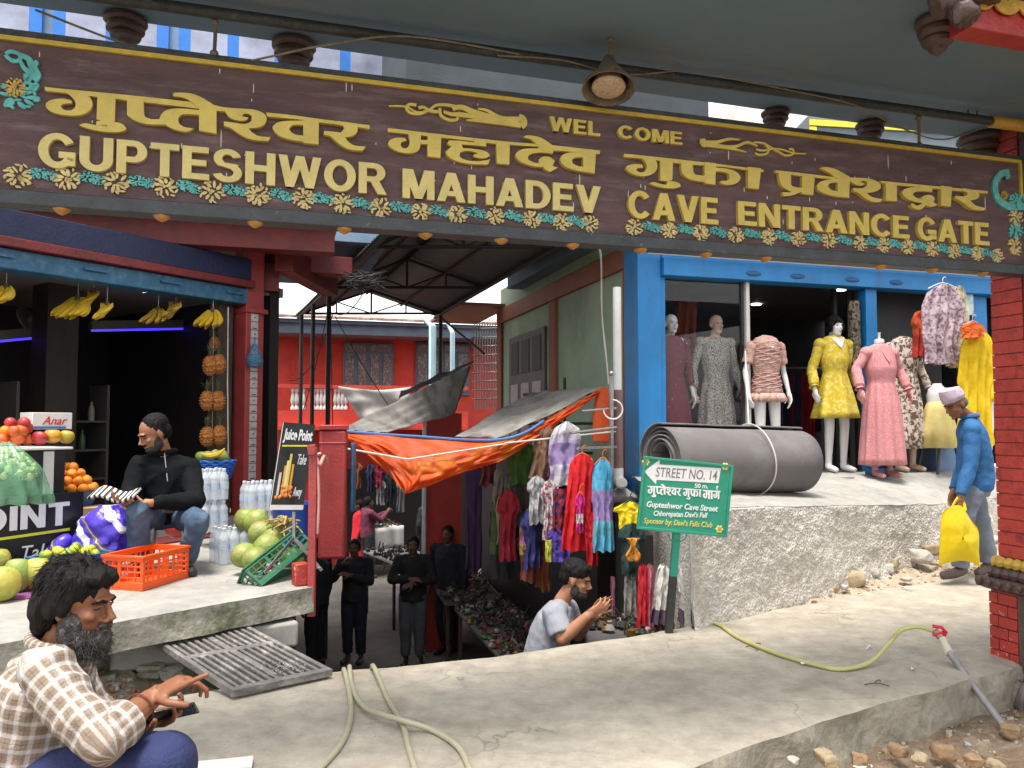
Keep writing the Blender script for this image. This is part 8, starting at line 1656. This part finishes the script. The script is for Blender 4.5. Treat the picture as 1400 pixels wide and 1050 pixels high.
# yellow bag
hnd = J['wrL'] + V((-.01, -.01, -.075)); t = thing('shopping_bag', 'bright yellow plastic bag held by the man in the blue sweater', 'bag', V((hnd.x, hnd.y, hnd.z - .55)))
m = MB(); pts = [(1309, 690), (1317, 692), (1327, 712), (1339, 724), (1338, 748), (1340, 776), (1331, 770), (1318, 766), (1302, 768), (1284, 773), (1285, 735), (1287, 700), (1299, 693)]
out = [P(x, y, 6.66) for x, y in chaikin(pts, 2, 75)]
cen = P(1312, 735, 6.66); k = len(out)
def bagpt(i, r, sd): p = cen.lerp(out[i % k], r); p.y += sd * (.055 * (1 - r ** 2) + .012 * fbm(p, 8, 2)) + .016 * nz(p, 9) * (1 - r); return p
for sd in (-1, 1):
    rings_ = [[bagpt(i, r, sd) for i in range(k)] for r in (1, .93, .8, .6, .4, .2, .05)]; o_ = MB(); o_.loft(rings_, cap=False); m.join(o_)
obj('bag_film', m, two_sided_cloth(mat('yellow plastic film', (.75, .58, .005), .3, .06, 8, .25, 14), .3), t, smooth=70)
m = MB(); m.tube(spline([P(1300, 697, 6.66), P(1307, 684, 6.68), P(1312, 680, 6.70), P(1317, 686, 6.69), P(1320, 698, 6.66)], 5), .012, 8, flat=.5); obj('bag_handle', m, mat('yellow plastic film', (.75, .58, .005), .3), t)
# ---- 4. man in the grey t-shirt coming up
J = dict(pelvis=P(741, 935, 5.5), waist=P(744, 905, 5.5), chest=P(752, 868, 5.5), neck=P(768, 824, 5.48), head=P(787, 792, 5.46), fwd=V((.93, -.22, -.28)).normalized(), hup=V((.26, -.03, .95)).normalized(),
         shR=P(758, 840, 5.32), shL=P(775, 834, 5.67), elR=P(769, 874, 5.22), wrR=P(804, 841, 5.20), elL=P(790, 868, 5.72), wrL=P(811, 840, 5.45),
         hipR=P(738, 945, 5.42), hipL=P(740, 945, 5.60), knR=V((.30, 5.4, -.85)), knL=V((.42, 5.62, -.80)), anR=V((.10, 5.42, -1.19)), anL=V((.38, 5.62, -1.19)), toeR=V((.26, 5.38, -1.25)), toeL=V((.54, 5.6, -1.25)))
p4 = thing('person', 'bearded man in a grey t-shirt coming up from the lane with hands raised', 'person', V((J['pelvis'].x, J['pelvis'].y, -1.28)))
obj('body', fine(body_mesh(J, .98, hp={'R': dict(fd=V((.85, .1, .45)), pn=V((.3, .7, .5)), thumb=-1, curl=(.25, .3, .4, .5)), 'L': dict(fd=V((.55, -.2, .85)), pn=V((.2, -.8, 0)), thumb=1, curl=(.2, .25, .3, .4))}, vox=.0065, smooth=2, hs=1.0, arm=(.052, .047, .04, .03))), SKIN2, p4, smooth=0)
obj('t_shirt', cloth_mesh(lambda m: shirt(m, J, 1.0, .02, .42, .10, (.076, .07, .06), .01), .0095, 4, .006, 9, 8), mat('grey t-shirt', (.24, .25, .28), .9, .08, 8, .2, 120), p4, smooth=0)
obj('trousers', cloth_mesh(lambda m: trousers(m, J, 1.), .012, 3), m_navyt, p4, smooth=0)
add_shoes(p4, J, LEATH)
obj('hair', hair_cap(J['head'], J['fwd'], J['hup'], 1.04, [((0, -.02, .055), (.083, .096, .080)), ((0, -.062, .01), (.072, .048, .066)), ((0, .05, .092), (.055, .035, .025))], .007, .005, 40, 2), HAIR, p4, smooth=0)
obj('beard', hair_cap(J['head'], J['fwd'], J['hup'], 1.02, BEARD, .007, .003, 50, 5), mat('dark beard', (.02, .015, .012), .6), p4, smooth=0); face_bits(p4, J['head'], J['fwd'], J['hup'], 1.)
# ---- 5. people down in the shaded lane
C = lambda n, c: mat('lane cloth ' + n, c, .85, .15, 7)  # near-black tones put the lane's shade into the clothes
def pose_face(J):                         # hands raised to the face
    J['elR'] = V((.26, .12, 1.15)); J['wrR'] = V((.08, .22, 1.38)); J['elL'] = V((-.25, .10, 1.12)); J['wrL'] = V((-.02, .24, 1.22)); return J
def pose_cross(J):
    J['elR'] = V((.29, .06, 1.15)); J['wrR'] = V((.02, .20, 1.18)); J['elL'] = V((-.29, .06, 1.15)); J['wrL'] = V((-.02, .22, 1.12)); return J
def pose_walk(J):
    J['knL'] = V((-.09, .16, .52)); J['anL'] = V((-.09, .06, .16)); J['toeL'] = V((-.10, .2, .05)); J['anR'] = V((.09, -.12, .09)); J['elR'].y -= .08; J['elL'].y += .06; return J
def pose_film(J):
    J['elR'] = V((.22, .2, 1.22)); J['wrR'] = V((.08, .42, 1.38)); J['elL'] = V((-.2, .2, 1.2)); J['wrL'] = V((-.02, .42, 1.36)); J['anL'] = V((-.13, .1, .085)); return J
def lane_at(px, py): g = G(px, py, LANE); g.z = LANE; return g
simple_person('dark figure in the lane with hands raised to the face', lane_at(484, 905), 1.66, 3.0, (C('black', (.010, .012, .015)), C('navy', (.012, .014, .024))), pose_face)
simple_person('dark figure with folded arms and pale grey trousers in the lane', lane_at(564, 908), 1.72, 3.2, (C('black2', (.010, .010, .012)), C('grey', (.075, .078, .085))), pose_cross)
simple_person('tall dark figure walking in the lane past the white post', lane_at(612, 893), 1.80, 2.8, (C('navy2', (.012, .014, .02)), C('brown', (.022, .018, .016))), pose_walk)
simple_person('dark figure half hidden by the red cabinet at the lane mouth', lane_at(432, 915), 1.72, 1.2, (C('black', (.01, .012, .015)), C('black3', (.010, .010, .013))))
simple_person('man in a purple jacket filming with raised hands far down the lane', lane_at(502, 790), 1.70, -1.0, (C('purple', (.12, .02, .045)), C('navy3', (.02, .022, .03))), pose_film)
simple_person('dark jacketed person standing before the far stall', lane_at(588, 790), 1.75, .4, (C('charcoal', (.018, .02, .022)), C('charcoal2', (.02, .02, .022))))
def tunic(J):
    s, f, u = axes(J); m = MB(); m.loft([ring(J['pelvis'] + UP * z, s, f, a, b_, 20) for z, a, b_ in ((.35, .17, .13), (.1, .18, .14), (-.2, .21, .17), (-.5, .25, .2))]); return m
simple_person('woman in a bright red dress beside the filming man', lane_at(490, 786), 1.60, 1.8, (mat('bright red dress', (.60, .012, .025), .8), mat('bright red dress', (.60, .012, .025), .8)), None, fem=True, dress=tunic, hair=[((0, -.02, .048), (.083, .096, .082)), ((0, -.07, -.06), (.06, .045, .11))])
# ================================================================== SMALL THINGS
# drain grate
ga, gb, gc, gd = G(318, 946, .045), G(455, 917, .045), G(326, 851, .125), G(205, 872, .125)
ex = (gb - ga); W = ex.length; ex.normalize(); ey = (gd - ga); H = ey.length; ey.normalize(); ey = (ey - ex * ex.dot(ey) * .35).normalized(); en = ex.cross(ey).normalized(); en = en if en.z > 0 else -en
m_grate = mat('concrete dusted iron', (.16, .15, .14), .7, .3, 8, .5, 60, metal=.2, col2=(.34, .33, .31), c2lo=.52, c2hi=.68, c2scale=9)
gr = thing('drain_grate', 'heavy rectangular iron drain grate lying across the gap at the slab', 'grate', ga)
def gq(u, v): return ga + (gb - ga) * u + (gd - ga) * v
X, Y = gb - ga, gd - ga
for o_, a, b in ((gq(0, 0), X, Y * .045), (gq(0, .955), X, Y * .045), (gq(0, .0455), X * .05, Y * .909), (gq(.95, .0455), X * .05, Y * .909)): m = MB(); m.obox(o_ - en * .028, a, b, en * .036); obj('grate_frame', m, m_grate, gr, bevel=.003)
for i in range(11):
    u = .10 + i * .08; th = .036 if i != 5 else .07; m = MB(); m.obox(gq(u - th / 2, .0457) - en * .022, X * th, Y * .9085, en * .025); obj('grate_bar', m, m_grate, gr, bevel=.003)
m = MB(); m.obox(gq(.0505, .55) - en * .020, X * .899, Y * .05, en * .0245); obj('cross_bar', m, m_grate, gr, bevel=.003)
rn = random.Random(4); m = MB()
for i in range(60): u, v = .62 + rn.gauss(0, .09), .16 + rn.gauss(0, .06); m.join(rock(gq(u, v) + en * .006, (.009 * rn.uniform(.3, 1.2), .008, .003), i, nu=6, nv=4))
obj('spilt_cement', m, m_grate, gr, kind='stuff')
# hoses
m_hose = two_sided_cloth(mat('clear pvc hose', (.50, .47, .33), .3, .1, 8, .05, spec=.6), .25)
m_hosey = mat('yellowed hose', (.44, .42, .16), .3, .15, 3, .05, spec=.6)
def gz(px, py, z=.017): return G(px, py, z)
m = MB(); m.tube(spline([G(468, 908, .03) + V((0, .15, -.3)), gz(470, 915, .03), gz(480, 965), gz(470, 1010), gz(432, 1056), G(380, 1100, .017)], 10), .0125, 10); solo('hose', m, m_hose, 'pale hose, leftmost strand running over the slab edge', 'hose', smooth=60)
m = MB(); m.tube(spline([G(477, 905, .03) + V((0, .15, -.3)), gz(478, 912, .035), gz(482, 940, .03), gz(500, 968, .03), gz(550, 985, .05), gz(590, 998), gz(625, 1020), gz(642, 1052), G(650, 1085, .017)], 10), .0125, 10); solo('hose', m, m_hose, 'pale hose strand curving right across the slab', 'hose', smooth=60)
m = MB(); m.tube(spline([G(508, 903, .03) + V((0, .15, -.3)), gz(509, 910, .03), gz(530, 955), gz(550, 990, .018), gz(558, 1020), gz(570, 1060), G(580, 1100, .017)], 10), .0125, 10); solo('hose', m, m_hose, 'pale hose strand in the middle passing under the curving one', 'hose', smooth=60)
tapd = G(1285, 866, .32).y; tp = P(1285, 867, 4.55)
m = MB(); m.tube(spline([G(968, 850, .02), gz(985, 855), gz(1010, 872), gz(1060, 893), gz(1110, 908), gz(1150, 915), gz(1190, 905, .03), P(1215, 880, 4.6), P(1232, 862, 4.58), P(1255, 857, 4.56), P(1274, 862, 4.55)], 8), .012, 10); solo('hose', m, m_hosey, 'yellowish hose running from the wall to the red valve', 'hose', smooth=60)
va = thing('water_pipe', 'grey standing water pipe with a red valve at the slab edge', 'pipe', P(1385, 1015, 3.9))
pA, pB = P(1296, 890, 4.5), P(1392, 1020, 3.95)
m = MB(); m.tube([pA, pB], .019, 12); obj('pipe', m, mat('galvanised pipe', (.30, .29, .28), .5, .2, 15, .2, metal=.4), va)
d_ = (tp - pA).normalized(); m = MB(); m.tube([pA - d_ * .02, pA + d_ * .03], .024, 10); m.tube([pA + d_ * .03, pA + d_ * .075], [.02, .026], 10); obj('coupling', m, mat('pale coupling', (.50, .46, .36), .5), va)
m = MB(); m.tube([pA + d_ * .07, tp + V((-.03, 0, .02))], [.022, .02], 10); obj('valve_body', m, mat('brass body', (.36, .26, .18), .45, metal=.5), va)
m = MB(); m.tube([tp + V((.005, -.02, -.015)), tp + V((.02, -.03, .02)), tp + V((-.005, -.03, .045)), tp + V((-.05, -.02, .05))], .010, 8); m.tube([tp + V((-.05, -.02, .0)), tp + V((.02, -.02, .02))], .008, 8); obj('valve_handle', m, mat('red valve', (.50, .01, .03), .4), va)
# boulders along the foot of the wall
m_bl = mat('ochre boulder', (.36, .28, .17), .9, .2, 6, .5, 40, col2=(.26, .20, .12), c2lo=.5, c2hi=.66)
m_bg = mat('grey stone', (.40, .37, .33), .9, .2, 7, .5, 40); m_br = mat('brown stone', (.28, .18, .10), .9, .25, 7, .5, 40)
for i, (x, y, d, r, mt, lab) in enumerate([(1167, 791, 6.62, (.115, .085, .085), m_bl, 'largest ochre boulder at the foot of the rough wall'), (1196, 783, 6.85, (.06, .05, .045), m_bg, 'pale grey stone right of the largest boulder'), (1183, 796, 6.6, (.035, .03, .03), m_bg, 'small pale stone touching the right of the largest boulder'), (1213, 777, 7.0, (.07, .05, .05), m_bg, 'second pale grey stone along the wall foot'), (1222, 770, 7.05, (.06, .05, .05), m_bl, 'ochre stone below the wall ledge'), (1255, 760, 7.3, (.17, .09, .07), m_bg, 'long flat rock at the wall foot left of the yellow bag'), (1275, 752, 7.4, (.10, .07, .06), m_bl, 'rounded rock just left of the yellow bag'), (1239, 792, 6.75, (.05, .05, .02), m_bg, 'flat pale stone in the dirt before the wall'), (1355, 738, 7.5, (.14, .09, .05), m_bg, 'flat rock behind the legs of the walking man'), (1142, 806, 6.4, (.035, .03, .025), m_br, 'small brown stone left of the largest boulder'), (1155, 803, 6.45, (.04, .03, .025), m_bg, 'small grey stone below the largest boulder')]):
    c = P(x, y, d); solo('rock', rock(c, r, i + 2, rotz(i), 14, 9, .3, .72), mt, lab, 'rock', smooth=60)
# stones in the dirt in front of the slab
for i, (x, y, d, r, mt, lab) in enumerate([(1290, 1028, 3.75, (.065, .05, .045), m_br, 'large brown stone in the dirt below the grey pipe'), (1230, 1026, 3.7, (.055, .04, .035), m_br, 'brown stone left of the large one in the dirt'), (1258, 1038, 3.62, (.05, .04, .03), m_bl, 'tan stone in front of the slab edge'), (1175, 1038, 3.5, (.045, .04, .03), m_br, 'brown stone near the white scrap in the dirt'), (1130, 1036, 3.42, (.08, .05, .035), m_bl, 'flat tan stone at the bottom right of the slab'), (1085, 1040, 3.35, (.03, .025, .02), m_bg, 'small pale stone, leftmost in the dirt'), (1380, 1000, 4.0, (.06, .05, .04), m_br, 'brown stone at the foot of the pillar'), (1330, 1040, 3.65, (.05, .045, .03), m_br, 'dark stone at the right bottom in the dirt'), (1360, 1046, 3.6, (.045, .04, .03), m_bl, 'tan stone at the far right bottom')]):
    c = P(x, y, d); solo('rock', rock(c, r, i + 31, rotz(i * 2), 14, 9, .35, .68), mt, lab, 'rock', smooth=60)
def gravel(name, label, n, pos, mts, sz, seed):
    rn = random.Random(seed); ms = [MB() for _ in mts]
    for i in range(n): s = rn.uniform(*sz) * (1 if rn.random() < .8 else 1.7); ms[rn.randrange(len(mts))].join(rock(pos(rn) + UP * s * .2, (s, s * rn.uniform(.6, 1), s * rn.uniform(.4, .8)), i + seed, rotz(rn.random() * 6), 6, 4, .5, .55))
    t = None
    for k, mm in enumerate(ms):
        o = obj(name, mm, mts[k], t, smooth=20, kind='stuff')
        if t is None: t = tag(o, label, 'gravel'); MW[o.name] = Matrix.Identity(4)
def pos_dirt(rn): x = rn.uniform(.4, 4.2); y = slab_near(x) - abs(rn.gauss(0, .35)) - .02; u = (x + 6) / 13; y1 = slab_near(x) + .12; v = ((y + 4) / (y1 + 4)) ** 2; return dirt_near(u, v)
gravel('gravel', 'loose gravel in the dirt in front of the slab', 420, pos_dirt, [m_br, m_bg, m_bl], (.006, .02), 3)
def pos_sh(rn): u = rn.uniform(.03, .75); return shoulder(u, rn.random())
gravel('gravel', 'loose stones on the dirt strip along the rough wall', 380, pos_sh, [m_bl, m_bg, m_br], (.008, .028), 7)
m_bk = mat('brick rubble', (.30, .09, .06), .9, .25, 8, .5, 40)
def pos_bed(rn): return bed(rn.uniform(.35, .92), rn.uniform(.02, .7))
gravel('rubble', 'broken brick and concrete rubble under the platform edge', 520, pos_bed, [m_bk, m_bg, m_br, m_plat], (.010, .034), 11)
for i, (x, y, z, r, mt, lab) in enumerate([(210, 915, -.05, (.11, .08, .055), m_plat_side, 'grey lump of concrete in the rubble by the plaid man'), (252, 890, -.02, (.09, .07, .06), mat('mossy clod', (.20, .17, .05), .95, .3, 9, .5, 40), 'mossy yellow clod under the grate'), (165, 905, -.04, (.06, .05, .04), m_bk, 'red brick piece in the rubble'), (190, 893, -.03, (.05, .04, .03), m_bk, 'second red brick piece behind in the rubble'), (235, 920, -.06, (.10, .06, .05), m_plat_side, 'flat grey concrete slab piece under the grate corner'), (150, 925, -.06, (.12, .07, .05), m_plat_side, 'big concrete chunk nearest the plaid man'), (175, 882, 0, (.05, .04, .035), m_white, 'white plaster piece in the rubble')]):
    solo('rubble_chunk', rock(G(x, y, z), r, i + 61, rotz(i), 14, 9, .55, .55), mt, lab, 'rubble', smooth=30)
# scraps
def scrap(px, py, w_, h_, mt, label, seed, z=.012):
    c = G(px, py, z); rn = random.Random(seed); m = MB(); a = rn.random() * 3; R = rotz(a)
    m.grid(lambda u, v: c + R @ V(((u - .5) * w_, (v - .5) * h_ * (1 - .5 * abs(u - .5)), .012 * nz((u * 3, v * 3, seed)) + .01 * sin(u * 5))), 8, 6); solo('paper_scrap', m, mt, label, 'litter', solid=.001)
scrap(1105, 906, .10, .03, m_white, 'white paper scrap beside the yellowish hose', 1); scrap(1188, 885, .035, .02, m_white, 'tiny white scrap in the middle of the slab', 2); scrap(1248, 915, .03, .015, m_white, 'tiny white scrap right of the hose bend', 3); scrap(1180, 1046, .10, .06, m_white, 'white crumpled wrapper in the dirt at the bottom', 4, -.18); scrap(1240, 803, .12, .02, m_white, 'white strip of paper in the dirt by the wall', 5, .02)
m = MB(); c = G(305, 1046, .02); m.cbox(c, .22, .10, .012, rotz(.25)); solo('notebook', m, m_white, 'white notebook lying on the slab at the bottom edge', 'notebook', bevel=.002)
m = MB()
for a, b in (((1020, 884), (1036, 889)), ((1028, 884), (1040, 880)), ((1182, 936), (1216, 938)), ((1196, 934), (1204, 931))): m.tube(sag(G(*a, .008), G(*b, .008), -.01, 5), .003, 5)
solo('dry_twig', m, m_stem, 'dry twigs lying on the slab between the hose and its edge', 'twigs')
